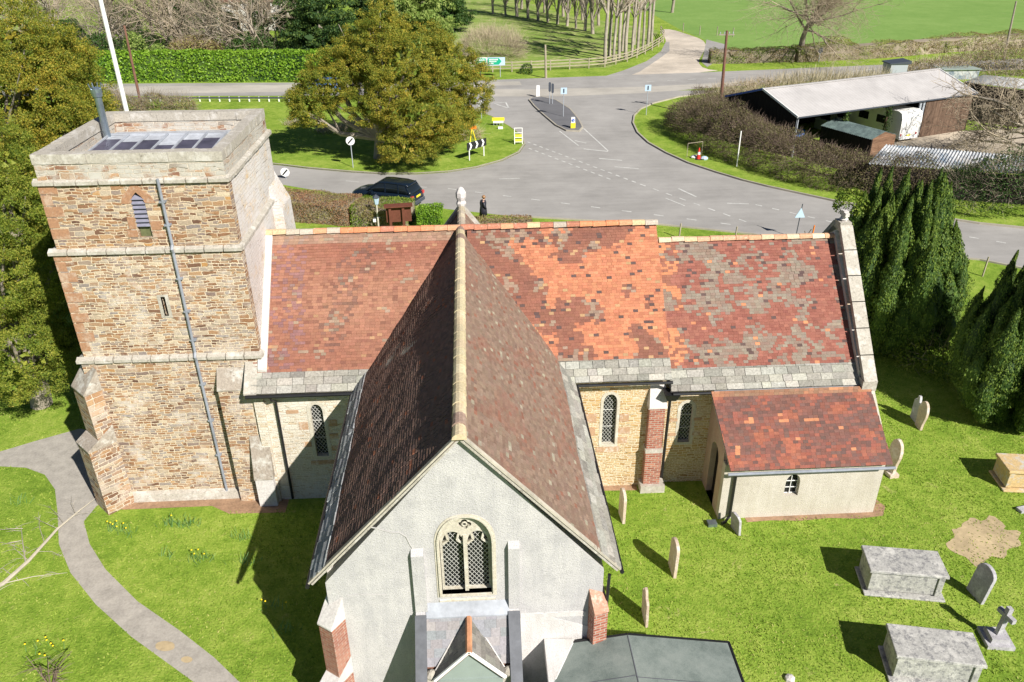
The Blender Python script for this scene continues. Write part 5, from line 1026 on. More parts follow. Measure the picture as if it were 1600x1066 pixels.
def chest(px, py, L, Wd, H_, ang, label, m='tomb', cat='tomb'):
    c = at(px, py); a = radians(ang); o = Vector((c[0], c[1], 0)); U = Vector((cos(a), sin(a), 0)); V = Vector((-sin(a), cos(a), 0)); t = thing('chest_tomb', label, cat, tuple(o))
    def bx(u0, u1, v0, v1, z0, z1, b, tap=0):
        lo = [o+U*x+V*y for x, y in ((u0, v0), (u1, v0), (u1, v1), (u0, v1))]; hi = [o+U*x+V*y for x, y in ((u0+tap, v0+tap), (u1-tap, v0+tap), (u1-tap, v1-tap), (u0+tap, v1-tap))]
        b.hull8([(p.x, p.y, z0) for p in lo]+[(p.x, p.y, z1) for p in hi])
    def bev(k, w_=.02): md = k.modifiers.new('soft', 'BEVEL'); md.width = w_; md.segments = 2; md.limit_method = 'ANGLE'
    b = MB(); bx(-.07, L+.1, -.12, Wd+.05, 0, .07, b); bev(b.build('base_slab', m, t)); b = MB(); bx(.06, L-.06, .04, Wd-.04, .12, H_-.1, b)
    for u0 in (.03, L-.2): bx(u0, u0+.17, .0, Wd, .12, H_-.1, b)
    bev(b.build('chest', m, t), .012); b = MB(); bx(-.05, L+.05, -.05, Wd+.05, H_-.1, H_, b, .012); bx(.0, L, .0, Wd, H_-.15, H_-.1, b); bev(b.build('lid', m, t)); return t
chest(1352, 927, 2.12, 1.0, .95, -10.5, 'grey chest tomb standing upper in the lawn, next to the tilted headstone')
chest(1391, 1062, 2.12, 1.02, .95, -12, 'weathered grey chest tomb cut by the bottom edge of the picture')
chest(1568, 766, 1.9, 1.0, .85, -8, 'gold fronted chest tomb half under the darker columnar yew', 'tomb2')
c = at(1555, 1000); t = thing('cross_grave', 'small leaning stone cross on a stepped base', 'gravestone', (*c, 0)); x, y = c
def rbox(b, cx, cy, hx, hy, z0, z1, a, tap=0):
    lo = [rot2(sx*hx, sy*hy, a) for sx, sy in ((-1, -1), (1, -1), (1, 1), (-1, 1))]; hi = [rot2(sx*(hx-tap), sy*(hy-tap), a) for sx, sy in ((-1, -1), (1, -1), (1, 1), (-1, 1))]
    b.hull8([(cx+p[0], cy+p[1], z0) for p in lo]+[(cx+p[0], cy+p[1], z1) for p in hi])
b = MB(); rbox(b, x, y, .36, .36, 0, .12, -.15); rbox(b, x, y, .26, .26, .12, .26, -.15, .03); b.build('base', 'grave2', t)
b = MB(); s0 = Vector((x, y, .24)); ax = Vector((.12, .05, 1)).normalized(); b.bar(s0, s0+ax*.95, .14, .13, (1, 0, 0)); cc = s0+ax*.68; b.bar(cc-Vector((-.05, .26, 0)), cc+Vector((-.05, .26, 0)), .13, .14, (0, 0, 1)); b.build('cross', 'grave2', t)
o = MB().lathe(*at(1234, 1062), [(.14, 0), (.13, .08), (.05, .12)], 7).build('stone_vase', 'whitestone', None, (*at(1234, 1062), 0)); setp(o, 'small white grave vase at the bottom edge left of the tomb', 'vase')
b = MB(); c = at(1600, 797); rbox(b, c[0]+.1, c[1], .35, .12, 0, .1, .2); o = b.build('kerb_stone', 'grave2', None, (*c, 0)); setp(o, 'pale flat kerb stone at the right edge of the lawn', 'stone')
# ================================================================ FAR SIDE: junction furniture
def RY(px0, py0, px1, py1, Y):
    a = aty(px0, py1, Y); b = aty(px1, py0, Y); return a[0], b[0], a[2], b[2]
def zat(px, py, Y): return aty(px, py, Y)[2]
def polegeo(x, y, z0, z1, r=.04, n=7): return MB().tube([(x, y, z0), (x, y, z1)], r, n)
# green direction sign
Y = 101.5; t = thing('direction_sign', 'wide green direction sign with two arrow shaped panels beside the main road', 'road sign', (4.0, Y, 0))
x0, x1, z0, z1 = RY(739, 89.5, 789, 103, Y); xm = x0+(x1-x0)*.42; zm = (z0+z1)/2; h = (z1-z0)/2
MB().plate([(x0, zm), (x0+.5, zm-h), (xm+.08, zm-h), (xm+.08, zm+h), (x0+.5, zm+h)], (0, Y, 0), (1, 0, 0), (0, 0, 1), (0, -1, 0), .04).build('left_panel', 'white', t)
MB().plate([(x0+.14, zm), (x0+.56, zm-h+.09), (xm-.05, zm-h+.09), (xm-.05, zm+h-.09), (x0+.56, zm+h-.09)], (0, Y-.012, 0), (1, 0, 0), (0, 0, 1), (0, -1, 0), .01).build('left_face', 'signgreen', t)
MB().plate([(xm+.12, zm-h), (x1-.5, zm-h), (x1, zm-h), (x1, zm+h), (xm+.12, zm+h)], (0, Y, 0), (1, 0, 0), (0, 0, 1), (0, -1, 0), .04).build('right_panel', 'paleblue', t)
MB().plate([(xm+.2, zm-h+.09), (x1-.75, zm-h+.09), (x1-.42, zm), (x1-.75, zm+h-.09), (xm+.2, zm+h-.09)], (0, Y-.012, 0), (1, 0, 0), (0, 0, 1), (0, -1, 0), .01).build('right_face', 'signgreen', t)
b = MB(); rd = random.Random(2)                                     # the lettering reads only as lines of small white marks
for xa, xb, zz in ((x0+.62, xm-.2, zm+h*.38), (x0+.8, xm-.7, zm-h*.25), (xm+.35, x1-.95, zm+h*.45), (xm+.35, x1-1.1, zm-h*.02), (xm+.35, xm+.8, zm-h*.5)):
    x = xa
    while x < xb: w_ = rd.uniform(.06, .11); b.box(x, x+w_, Y-.03, Y-.02, zz-.07, zz+.08); x += w_+.05
b.build('lettering', 'white', t)
for x in (x0+.9, x1-.6): polegeo(x, Y+.05, 0, z1, .05).build('post', 'signback', t) if x < xm else polegeo(x, Y+.05, 0, z1, .05).build('post', 'grey', t)
def sign_back(px, pyb, pyt, label, w_=.55, h_=.55, m='paleblue', r=.035, cat='road sign', strip=True):
    c = at(px, pyb); zt = zat(px, pyt, c[1]); t = thing('road_sign', label, cat, (*c, 0)); polegeo(c[0], c[1], 0, zt, r).build('post', 'grey', t)
    k = MB(); k.box(c[0]-w_/2, c[0]+w_/2, c[1]-.06, c[1]-.035, zt-h_, zt); k.build('panel', m, t)
    if strip: MB().box(c[0]-.05, c[0]+.05, c[1]-.09, c[1]-.06, zt-h_*.8, zt-.1).build('bracket', 'signblack', t)
    return t
sign_back(1009.5, 180, 132.5, 'pale backed sign on a tall pole at the edge of the right hand verge', .6, .6)
sign_back(880, 184, 137, 'pale backed sign on a tall pole on the splitter island', .6, .6)
Y = at(861, 164)[1]; t = thing('twin_sign', 'pair of dark backed signs side by side on the splitter island', 'road sign', (*at(861, 164), 0))
for k, (xa, xb, ya, yb) in enumerate(((857, 861, 128, 144), (861.5, 865.5, 130, 146))):
    x0, x1, z0, z1 = RY(xa, ya, xb, yb, Y); MB().plate([(x0, z0+.1), ((x0+x1)/2, z0), (x1, z0+.1), (x1, z1-.1), ((x0+x1)/2, z1), (x0, z1-.1)], (0, Y-.05, 0), (1, 0, 0), (0, 0, 1), (0, -1, 0), .04).build('panel', 'signback', t); polegeo((x0+x1)/2, Y, 0, z1, .035).build('post', 'grey', t)
def bollard(px, py, h, label, yellow):
    c = at(px, py); t = thing('traffic_bollard', label, 'bollard', (*c, 0)); MB().hull8([(c[0]-.2, c[1]-.14, 0), (c[0]+.2, c[1]-.14, 0), (c[0]+.2, c[1]+.14, 0), (c[0]-.2, c[1]+.14, 0), (c[0]-.17, c[1]-.11, h), (c[0]+.17, c[1]-.11, h), (c[0]+.17, c[1]+.11, h), (c[0]-.17, c[1]+.11, h)]).build('body', 'white', t)
    if yellow:
        MB().box(c[0]-.215, c[0]+.215, c[1]-.155, c[1]-.02, h*.12, h*.55).build('reflective_panel', 'yellow', t); MB().lathe(c[0], c[1], [(.01, 0), (.01, .01)], 3)
        MB().plate([(.13*cos(a), .13*sin(a)) for a in np.linspace(0, 2*pi, 15)[:-1]], (c[0], c[1]-.165, h*.78), (1, 0, 0), (0, 0, 1), (0, -1, 0), .02).build('round_sign', 'signblue', t)
        MB().bar((c[0]-.05, c[1]-.18, h*.84), (c[0]+.05, c[1]-.18, h*.72), .03, .012, (0, 1, 0)).build('arrow', 'white', t)
bollard(840.5, 152, 1.25, 'plain white bollard at the far tip of the splitter island', False); bollard(895, 202, 1.1, 'white and yellow keep left bollard at the near tip of the splitter island', True)
def roundsign(px, pyb, cx, cy, label, r=.3):
    c = at(px, pyb); zc = zat(cx, cy, c[1]); t = thing('speed_sign', label, 'road sign', (*c, 0)); polegeo(c[0], c[1], 0, zc+r*.8, .035).build('post', 'grey', t)
    circ = [(r*cos(a), r*sin(a)) for a in np.linspace(0, 2*pi, 21)[:-1]]; MB().plate(circ, (c[0], c[1]-.06, zc), (1, 0, 0), (0, 0, 1), (0, -1, 0), .02).build('disc', 'white', t)
    MB().plate([(-.24, -.16), (-.16, -.24), (.24, .16), (.16, .24)], (c[0], c[1]-.072, zc), (1, 0, 0), (0, 0, 1), (0, -1, 0), .01).build('diagonal_band', 'signblack', t)
roundsign(552, 264, 549, 220, 'white disc sign with black diagonal band on the tall post under the island yew', .34)
roundsign(447, 279, 443, 269, 'white disc sign with black diagonal band close to the tower wall', .34)
sign_back(752.5, 187, 158, 'small white sign on a thin post at the right edge of the island yew', .5, .5, 'white', strip=False)
# chevron board
a, c = Vector(at3(734.5, 253)), Vector(at3(757, 246)); d = (c-a).normalized(); n = Vector((d.y, -d.x, 0)); t = thing('chevron_sign', 'black and white chevron board on two posts at the bend', 'road sign', tuple(a)); L = (c-a).length+.55; o = a-d*.28+Vector((0, 0, .95))
MB().plate([(0, 0), (L, 0), (L, .62), (0, .62)], o, d, (0, 0, 1), n, .04).build('board', 'signblack', t)
b = MB()
for k in range(3):
    s_ = .22+k*(L-.1)/3; b.plate([(s_, .02), (s_+.17, .02), (s_+.36, .31), (s_+.17, .6), (s_, .6), (s_+.18, .31)], o+n*.012, d, (0, 0, 1), n, .01)
for f in range(3): q = MB(); q.v = b.v[f*12:(f+1)*12]; per = len(b.f)//3; q.f = [tuple(i-f*12 for i in ff) for ff in b.f[f*per:(f+1)*per]]; q.build('chevron', 'white', t)
for p in (a, c): polegeo(p.x-n.x*.06, p.y-n.y*.06, 0, 1.5, .045).build('post', 'white', t)
# yellow board, A-frame, bits on the island tip
Y = at(778, 198)[1]; x0, x1, z0, z1 = RY(769, 183.5, 788, 192.5, Y); t = thing('roadworks_sign', 'low yellow and white temporary sign board near the kerb', 'road sign', ((x0+x1)/2, Y, 0))
MB().box(x0, x1, Y-.03, Y, z0+(z1-z0)*.4, z1).build('upper_panel', 'yellow', t); MB().box(x0+.1, x1-.1, Y-.03, Y, z0, z0+(z1-z0)*.4-.01).build('lower_panel', 'white', t)
for x in (x0+.15, x0+.45, x1-.45, x1-.15): MB().bar((x, Y, 0), (x, Y, z0+.2), .035, .035).build('leg', 'grey', t)
c = at(782, 203); o = MB().box(c[0]-.22, c[0]+.22, c[1]-.15, c[1]+.15, 0, .28).build('sandbag', 'white', None, (*c, 0)); setp(o, 'small white sandbag behind the low yellow sign', 'sandbag')
c = at(810, 227); Y = c[1]; x0, x1, z0, z1 = RY(804, 201, 816, 226, Y); z0 = 0; t = thing('folding_sign', 'tall white folding frame with yellow panels at the tip of the grass island', 'road sign', (*c, 0))
for x in (x0, x1): MB().tube([(x, Y+.25, z1), (x, Y-.1, 0)], .035, 6).build('leg', 'whitepaint', t); MB().tube([(x, Y+.25, z1), (x, Y+.6, 0)], .03, 6).build('leg', 'whitepaint', t)
for f in (.99, .72, .45, .2): MB().tube([(x0, Y+.25-.35*(1-f), z1*f), (x1, Y+.25-.35*(1-f), z1*f)], .03, 6).build('crossbar', 'whitepaint', t)
for f0, f1 in ((.47, .62), (.22, .36)): MB().hull8([(x0+.04, Y-.1+.35*f0-.02, z1*f0), (x1-.04, Y-.1+.35*f0-.02, z1*f0), (x1-.04, Y-.1+.35*f0, z1*f0), (x0+.04, Y-.1+.35*f0, z1*f0), (x0+.04, Y-.1+.35*f1-.02, z1*f1), (x1-.04, Y-.1+.35*f1-.02, z1*f1), (x1-.04, Y-.1+.35*f1, z1*f1), (x0+.04, Y-.1+.35*f1, z1*f1)]).build('panel', 'yellow', t)
c = at(738, 223); t = thing('survey_tripod', 'orange and yellow tripod standing in pinkish dead stems', 'tripod', (*c, 0))
for dx, dy in ((.35, 0), (-.2, .3), (-.2, -.3)): MB().tube([(c[0], c[1], 1.35), (c[0]+dx, c[1]+dy, 0)], .035, 5).build('leg', 'yellow', t)
MB().box(c[0]-.4, c[0]+.4, c[1]-.08, c[1]+.08, 1.2, 1.45).build('head', 'orange', t)
blobs('dead_docks', 'clump of pinkish dead stems by the tripod', 'weeds', [(c[0]-.2, c[1]+1, .3, 1.1, .8, .9), (c[0]-1.3, c[1]+.6, .3, .8, .8, .8)], 'hedger', 'twigp', 40, .12, .8, .02, 60, seed=12)
c = at(725, 222); o = polegeo(*c, 0, 1.3, .06, 5).build('wooden_stake', 'post', None, (*c, 0)); setp(o, 'pale wooden stake left of the orange tripod', 'post')
# right verge bits
c = at(1091, 249); t = thing('traffic_cone', 'red and white traffic cone lying by the bramble bank', 'cone', (*c, 0)); MB().box(c[0]-.24, c[0]+.24, c[1]-.24, c[1]+.24, 0, .05).build('base', 'signblack', t); MB().lathe(*c, [(.18, .05), (.13, .4)], 10).build('lower_cone', 'red', t); MB().lathe(*c, [(.13, .4), (.1, .62)], 10).build('reflective_sleeve', 'white', t); MB().lathe(*c, [(.1, .62), (.04, .95)], 10).build('cone_tip', 'red', t)
p, q = Vector(at3(1073, 246)), Vector(at3(1096, 243)); t = thing('barrier_frame', 'thin rusty metal frame beside the traffic cone', 'frame', tuple(p))
for u, v in ((p, p+Vector((0, 0, 1.15))), (q, q+Vector((0, 0, 1.15)))): MB().tube([u, v], .022, 5).build('upright', 'post', t)
MB().tube([p+Vector((0, 0, 1.15)), q+Vector((0, 0, 1.15))], .022, 5).build('top_bar', 'post', t)
for px, py, m, lb in ((1085, 247, 'white', 'crumpled white bag at the foot of the metal frame'), (1100, 249, 'paleblue', 'flattened pale blue bag right of the traffic cone')):
    c = at(px, py); o = MB().lathe(c[0], c[1], [(.3, 0), (.34, .1), (.2, .22), (.05, .26)], 7).build('litter_bag', m, None, (*c, 0)); setp(o, lb, 'bag')
c = at(1151, 260); o = polegeo(*c, 0, zat(1154, 205, c[1]), .05, 7).build('marker_post', 'whitepaint', None, (*c, 0)); setp(o, 'slim white post in front of the bramble bank', 'post')
c = at(1243, 372); t = thing('warning_sign', 'pale triangular sign seen from behind, rising above the chancel ridge', 'road sign', (*c, 0)); zt = zat(1249, 319, c[1]); MB().tube([(c[0], c[1], 0), (c[0]+.08, c[1], zt)], .03, 7).build('post', 'signback', t)
MB().plate([(-.32, 0), (.32, 0), (0, .62)][::1], (c[0]+.03, c[1]-.05, zt-.85), (1, 0, 0), (0, 0, 1), (0, -1, 0), .02).build('panel', 'paleblue', t)
for px, py, h, lb, m in ((1061, 372, .95, 'wooden post in the roadside grass left of the chancel', 'post'), (1148, 376, .9, 'wooden post in the roadside grass behind the chancel ridge', 'post'), (1267, 378, 1.05, 'short orange topped post behind the chancel ridge', 'orange'), (1535, 432, 1.15, 'pale leaning post between the two columnar yews', 'rail')):
    c = at(px, py); o = MB().tube([(*c, 0), (c[0]+.05, c[1]+.02, h)], .05, 6).build('wooden_post', m, None, (*c, 0)); setp(o, lb, 'post')
c = at(1257, 384); b = MB(); b.bar((c[0]-.3, c[1], 0), (c[0]+.25, c[1], 1.05), .04, .04); b.bar((c[0]+.2, c[1], 0), (c[0]-.15, c[1], .95), .04, .04); o = b.build('crossed_stakes', 'twigd', None, (*c, 0)); setp(o, 'pair of dark crossed stakes beside the orange post', 'stakes')
# poles
def pole(name, px, pyb, pxt, pyt, r, m, label, arm=0, cat='pole', base=None):
    c = base or at(px, pyb); top = aty(pxt, pyt, c[1]); t = thing(name, label, cat, (*c, 0)); MB().tube([(*c, 0), (c[0]+(top[0]-c[0])*.5, c[1], top[2]*.5), (top[0], c[1], top[2])], [r, r*.85, r*.68], 9).build('shaft', m, t)
    if arm:
        MB().bar((top[0]-.75, c[1], top[2]-.35), (top[0]+.75, c[1], top[2]-.35), .1, .1).build('crossarm', 'bark', t)
        for dx in (-.6, -.2, .25, .6): MB().lathe(top[0]+dx, c[1], [(.03, top[2]-.3), (.05, top[2]-.2), (.03, top[2]-.1)], 6).build('insulator', 'grey', t)
    return t
pole('telegraph_pole', 1124, 186, 1136, 48, .17, 'postd', 'brown telegraph pole at the junction verge, left of the barn', 1); pole('telegraph_pole', 1568, 93, 1588, 2, .15, 'bark', 'grey telegraph pole in the hedge at the far right')
pole('telegraph_pole', 222, 172, 194, 40, .15, 'postd', 'brown telegraph pole behind the flagpole and tower'); pole('telegraph_pole', 853, 122, 852, 70, .16, 'rail', 'short pale pole on the verge before the avenue')
pole('flagpole', 0, 0, 150, -30, .115, 'whitepaint', 'tall white flagpole rising behind the tower', base=(-14.0, 34.0), cat='flagpole')
# roadside barriers
b = thing('roadside_railing', 'low white posted railing along the near edge of the main road', 'railing', (*at(205, 161), 0)); n = 17
for i in range(n):
    c = at(205+(452-205)*i/(n-1), 160.5); MB().box(c[0]-.06, c[0]+.06, c[1]-.05, c[1]+.05, 0, .62).build('post', 'whitepaint', b)
p, q = at3(205, 160.5), at3(452, 160.5); MB().bar((p[0], p[1]-.07, .52), (q[0], q[1]-.07, .52), .05, .16).build('rail', 'signback', b)
fb = thing('post_and_rail_fence', 'pale wooden post and rail fence curving along the farm track', 'fence', (*at(770, 113), 0)); fp = [at(*p) for p in ((735, 114), (770, 113), (800, 112.5), (830, 111.5), (860, 110), (890, 108.5), (920, 107), (945, 105), (962, 101), (980, 97), (995, 91), (1008, 85), (1019, 79), (1029, 73), (1036, 67), (1037, 61), (1032, 54))]
for i, c in enumerate(fp):
    MB().box(c[0]-.07, c[0]+.07, c[1]-.07, c[1]+.07, 0, 1.3).build('post', 'rail', fb)
    if i:
        p = fp[i-1]
        for z in (.45, .82, 1.18): MB().bar((*p, z), (*c, z), .05, .12).build('rail', 'rail', fb)
for i, (px, py) in enumerate(((1067, 50), (1093, 55), (1120, 56), (1145, 58))):
    c = at(px, py); o = MB().tube([(*c, 0), (*c, 1.4)], .07, 5).build('fence_post', 'bark', None, (*c, 0)); setp(o, ['first', 'second', 'third', 'last'][i]+' thin fence post at the edge of the green field, counted from the track', 'post', 'field edge posts')
# ================================================================ hedges and scrub
hl = [at(60, 131), at(110, 130), at(200, 129), at(300, 128.5), at(400, 128), at(480, 128), at(520, 128)]
hedge('laurel_hedge', 'long clipped bright green laurel hedge along the main road', [(x, y+1.3) for x, y in hl], 2.8, 3.3, 'laurel', 46, .26, wob=.25, core='ivy', aspect=.8)
hedge('churchyard_hedge', 'russet and brown clipped hedge beside the lane near the tower', [at(425, 331), at(470, 337), at(520, 341), at(556, 344)], 2.7, 1.35, ('hedger', 'hedgeb'), 420, .085, wob=.16, core='twig')
hedge('churchyard_hedge', 'part green clipped hedge between the russet hedge and the notice board', [at(562, 344), at(600, 347), at(640, 350)], 2.6, 1.35, ('hedgeg', 'hedgeb'), 420, .085, wob=.16, core='twig')
hedge('box_shrub', 'squared bright green shrub right of the notice board', [at(655, 352), at(690, 352)], 1.7, 1.2, 'laurel', 480, .09, wob=.1, core='ivy')
hedge('low_hedge', 'thin brown hedge top peeping over the ridge right of the finial', [at(735, 357), at(830, 356)], .9, .7, ('hedger', 'hedgeb'), 420, .08, core='twig')
def E(px, py, r, rz, ry=None, up=.35): c = at(px, py); return (c[0], c[1], rz*up, r, ry or r, rz)
blobs('bramble_bank', 'long tangled brown bramble hedge between the verge and the barn', 'hedge', [E(1072, 200, 2.2, 2.0), E(1095, 214, 2.6, 2.6), E(1125, 225, 2.8, 2.7), E(1150, 238, 2.8, 2.6), E(1180, 250, 2.6, 2.5), E(1215, 262, 2.6, 2.4), E(1250, 275, 2.4, 2.2), E(1290, 286, 2.3, 2.1), E(1330, 293, 2.2, 2.0), E(1375, 298, 2.2, 2.0), E(1100, 190, 2.4, 2.4), E(1140, 210, 2.6, 2.6), E(1420, 305, 2.2, 2.2)],
      'bramble', 'twigd', 120, .1, .5, .02, 80, seed=31, updir=.0)
blobs('willow_scrub', 'grey twiggy scrub around the telegraph pole behind the barn end', 'bush', [E(1130, 166, 2.2, 1.6), E(1160, 160, 2.2, 1.6), E(1190, 152, 2.2, 1.5)], 'hedgeb', 'twigp', 30, .13, .6, .025, 60, seed=32, updir=.5)
blobs('reed_clump', 'pale upright reeds along the main road behind the barn', 'reeds', [E(1225, 148, 2.2, 1.2), E(1262, 145, 2.6, 1.4), E(1300, 141, 2.4, 1.2), E(1335, 136, 2., .9), E(1365, 132, 2., .8)], 'hedgeb', 'reed', 30, .12, 1.1, .045, 22, seed=33, updir=3.)
blobs('roadside_scrub', 'brown green scrub behind the far end of the barn roof', 'bush', [E(1420, 120, 2.4, 1.2), E(1450, 118, 2.6, 1.4), E(1480, 117, 2.8, 1.6), E(1520, 114, 3, 2.), E(1560, 113, 3.2, 2.4), E(1600, 113, 3.4, 2.8), E(1640, 113, 3.4, 3)], 'hedgeb', 'twigp', 34, .16, .7, .03, 34, seed=34, updir=.4)
hedge('field_hedge', 'long trimmed hedge between the main road and the green field', [at(1240, 96), at(1300, 93), at(1345, 91), at(1400, 87), at(1480, 80), at(1560, 75), at(1640, 70), at(1760, 62)], 2.2, 1.9, ('hedgeb', 'budding'), 150, .12, wob=.35, core='twig', top=.7)
hedge('field_hedge', 'short trimmed hedge right of the farm track mouth', [at(1108, 98), at(1150, 98), at(1200, 96), at(1238, 96)], 2.0, 1.7, ('hedgeb', 'hedgeg'), 150, .12, wob=.35, core='twig', top=.5)
blobs('bright_bush', 'bright yellow green bush at the foot of the big bare tree', 'bush', [E(1308, 88, 2.2, 2.0)], 'budding', None, 60, .22, seed=35)
blobs('laurel_shrub', 'yellow green shrub tops rising above the laurel hedge', 'bush', [(*at(222, 121), 2.2, 1.6, 1.4, 3.4), (*at(255, 122), 2., 1.3, 1.4, 2.2)], 'lime', None, 60, .24, seed=36)
blobs('thorn_bush', 'rounded grey leafless bush behind the green direction sign', 'bush', [E(765, 92, 3.6, 3.0), E(790, 92, 2.8, 2.6), E(745, 92, 2.6, 2.4)], None, 'twigp', 0, .1, 1.3, .02, 60, seed=37, updir=.6)
blobs('verge_bush', 'small dark green bush beside the pasture fence', 'bush', [E(823, 115, .8, .9)], 'ivy', None, 120, .16, seed=38)
blobs('lane_scrub', 'brown scrub behind the tower between the yew and the railing', 'bush', [E(165, 176, 2.2, 1.9), E(200, 182, 2.0, 1.5), E(245, 176, 2.0, 1.5), E(280, 176, 1.8, 1.2)], 'hedgeb', 'twig', 60, .14, .8, .025, 50, seed=39)
blobs('dry_bank', 'patch of dry brown grass and stems under the island yew', 'weeds', [E(520, 208, 1.6, .5, 1.2), E(560, 204, 2.0, .7, 1.4), E(470, 196, 1.8, .35, 1)], 'hedgeb', 'reed', 60, .1, .5, .025, 70, seed=40, updir=1.5)
# ================================================================ trees far off
oak = bare_tree('bare_oak', 'big spreading leafless oak beside the main road in front of the green field', 'tree', (*at(1248, 93), 0), 19, 11.5, .48, 'bark', 'twigp', split=9, levels=4, spread=1.0, up=.06, trunk=.7, shrink=.74, kids=4.2, tmin=.010, wob=.18)
# two kinds of avenue poplar, then copies
av = [(945, 99), (958, 97), (967, 95), (977, 93), (987, 89), (996, 85), (1004, 79), (1012, 72), (1018, 65), (952, 88), (972, 80), (990, 70)]
o1 = bare_tree('bare_poplar', 'tallest pale bare poplar at the roadside end of the avenue, nearest the fence', 'tree', (*at(*av[0]), 0), 41, 30, .27, 'barkp', 'twigp', 'bare poplars in the avenue', split=16, levels=3, spread=.7, up=.35, trunk=.3, shrink=.24, kids=5, wob=.025)
o2 = bare_tree('bare_poplar', 'second pale bare poplar from the roadside end of the avenue', 'tree', (*at(*av[1]), 0), 47, 27, .22, 'barkp', 'twigp', 'bare poplars in the avenue', split=18, levels=3, spread=.8, up=.3, trunk=.24, shrink=.26, kids=5, wob=.035, lean=(.05, 0))
ORD = ['first', 'second', 'third', 'fourth', 'fifth', 'sixth', 'seventh', 'eighth', 'ninth', 'tenth', 'eleventh', 'twelfth', 'thirteenth', 'fourteenth', 'fifteenth', 'sixteenth', 'seventeenth', 'eighteenth', 'nineteenth', 'twentieth', 'twenty first', 'twenty second', 'twenty third', 'twenty fourth']
rd = random.Random(8)
for i, q in enumerate(av[2:]):
    lb = (ORD[i+2]+' pale bare poplar along the track, counted from the road') if i < 7 else ['left', 'middle', 'right'][i-7]+' one of three bare poplars standing behind the track side row'
    dup(o1 if i % 2 else o2, (*at(*q), 0), lb, rd.uniform(0, 6), rd.uniform(.86, 1.1), 'bare poplars in the avenue')
s1 = bare_tree('bare_tree', 'first slender bare tree along the pasture top, counted from the left', 'tree', (*at(770, 22), 0), 51, 17, .28, 'bark', 'twig', 'row of bare trees at the top of the pasture', split=12, levels=3, spread=.6, up=.35, trunk=.2, shrink=.42, kids=4, wob=.07, tmin=.02)
row = [(790, 24), (808, 26), (825, 29), (841, 32), (856, 35), (871, 38), (886, 41), (900, 45), (914, 49), (926, 53), (815, 14), (850, 20), (880, 26), (910, 32), (935, 40), (1050, 20)]
for i, q in enumerate(row):
    lb = ORD[i+1]+' slender bare tree along the pasture top, counted from the left' if i < 10 else (ORD[i-10]+' bare tree in the back row beyond the pasture, counted from the left' if i < 15 else 'bare tree right of the avenue at the field edge')
    dup(s1, (*at(*q), 0), lb, rd.uniform(0, 6), rd.uniform(.8, 1.15), 'row of bare trees at the top of the pasture' if i < 10 else 'far bare trees beyond the pasture')
# woodland behind the laurel hedge
w1 = bare_tree('bare_tree', 'first bare woodland tree behind the laurel hedge, counted from the left', 'tree', (*at(110, 92), 0), 61, 14, .26, 'bark', 'twigp', 'bare trees behind the laurel hedge', split=8, levels=3, spread=.8, up=.15, trunk=.3, shrink=.6, kids=4.5, wob=.22, tmin=.02)
w2 = bare_tree('bare_tree', 'second bare woodland tree behind the laurel hedge, counted from the left', 'tree', (*at(150, 80), 0), 67, 12, .2, 'barkp', 'twig', 'bare trees behind the laurel hedge', split=8, levels=3, spread=.95, up=.05, trunk=.2, shrink=.62, kids=4.5, wob=.24, tmin=.02)
wd = [(170, 100), (195, 72), (215, 98), (240, 84), (262, 102), (285, 78), (300, 98), (325, 88), (345, 104), (365, 74), (385, 98), (402, 86), (420, 104), (435, 78), (60, 84), (30, 96), (0, 80), (90, 62), (180, 50), (260, 50), (330, 48), (410, 52)]
for i, q in enumerate(sorted(wd)): dup((w1, w2)[i % 2], (*at(*q), 0), ORD[i+2]+' bare woodland tree behind the laurel hedge, counted from the left', rd.uniform(0, 6), rd.uniform(.8, 1.2), 'bare trees behind the laurel hedge')
for i, (px, py, r, rz) in enumerate(((120, 98, 2.2, 3.2), (285, 92, 1.6, 4.4), (345, 84, 1.5, 4.6), (372, 98, 1.3, 3.6), (160, 106, 3.4, 2.3), (230, 106, 3.4, 2.4), (310, 106, 3.6, 2.2), (400, 106, 3.4, 2.4), (205, 70, 2.2, 3.4), (410, 84, 1.4, 4.8), (310, 60, 2.6, 3.4))):
    c = at(px, py); blobs('ivy_thicket', ['dark ivy clad stump left of the flagpole', 'tall ivy column in the middle of the bare wood', 'ivy covered trunk right of the white cottage gap', 'slim ivy column near the end of the bare wood', 'low evergreen undergrowth behind the left part of the laurel hedge', 'low evergreen undergrowth behind the flagpole', 'low undergrowth behind the middle of the laurel hedge', 'low undergrowth behind the right part of the laurel hedge', 'dark ivy mound deep in the bare wood near the flagpole', 'ivy column beside the dark spreading conifer', 'dark evergreen mass deep in the middle of the bare wood'][i], 'bush', [(c[0], c[1], rz*.8, r, r, rz)], 'ivy' if i != 6 else 'hedgeb', 'twig', 70, .28, 1.2, .04, 8, seed=70+i)
def con(name, label, px, py, spec, m, seed, clump=.9, size=.3, nl=80, dens=3):
    c = at(px, py); t = thing(name, label, 'tree', (*c, 0)); MB().tube([(*c, 0), (*c, spec[-1][2])], [.4, .12], 8).build('trunk', 'bark', t); crown_mesh('crown', [(c[0]+a, c[1]+b_, z, r, r, rz) for a, b_, z, r, rz in spec], m, t, clump, nl, size, dens, .5, .3, seed, flat_=.4); return t
con('cypress_tree', 'dark spreading conifer left behind the island yew', 508, 112, [(0, 0, 1.8, 4.6, 2.2), (-.5, 0, 4.5, 4.4, 2.), (.5, 0, 7, 3.8, 2.2), (0, 0, 9.5, 2.8, 2.4), (0, 0, 12, 1.8, 2.)], 'conifer', 81)
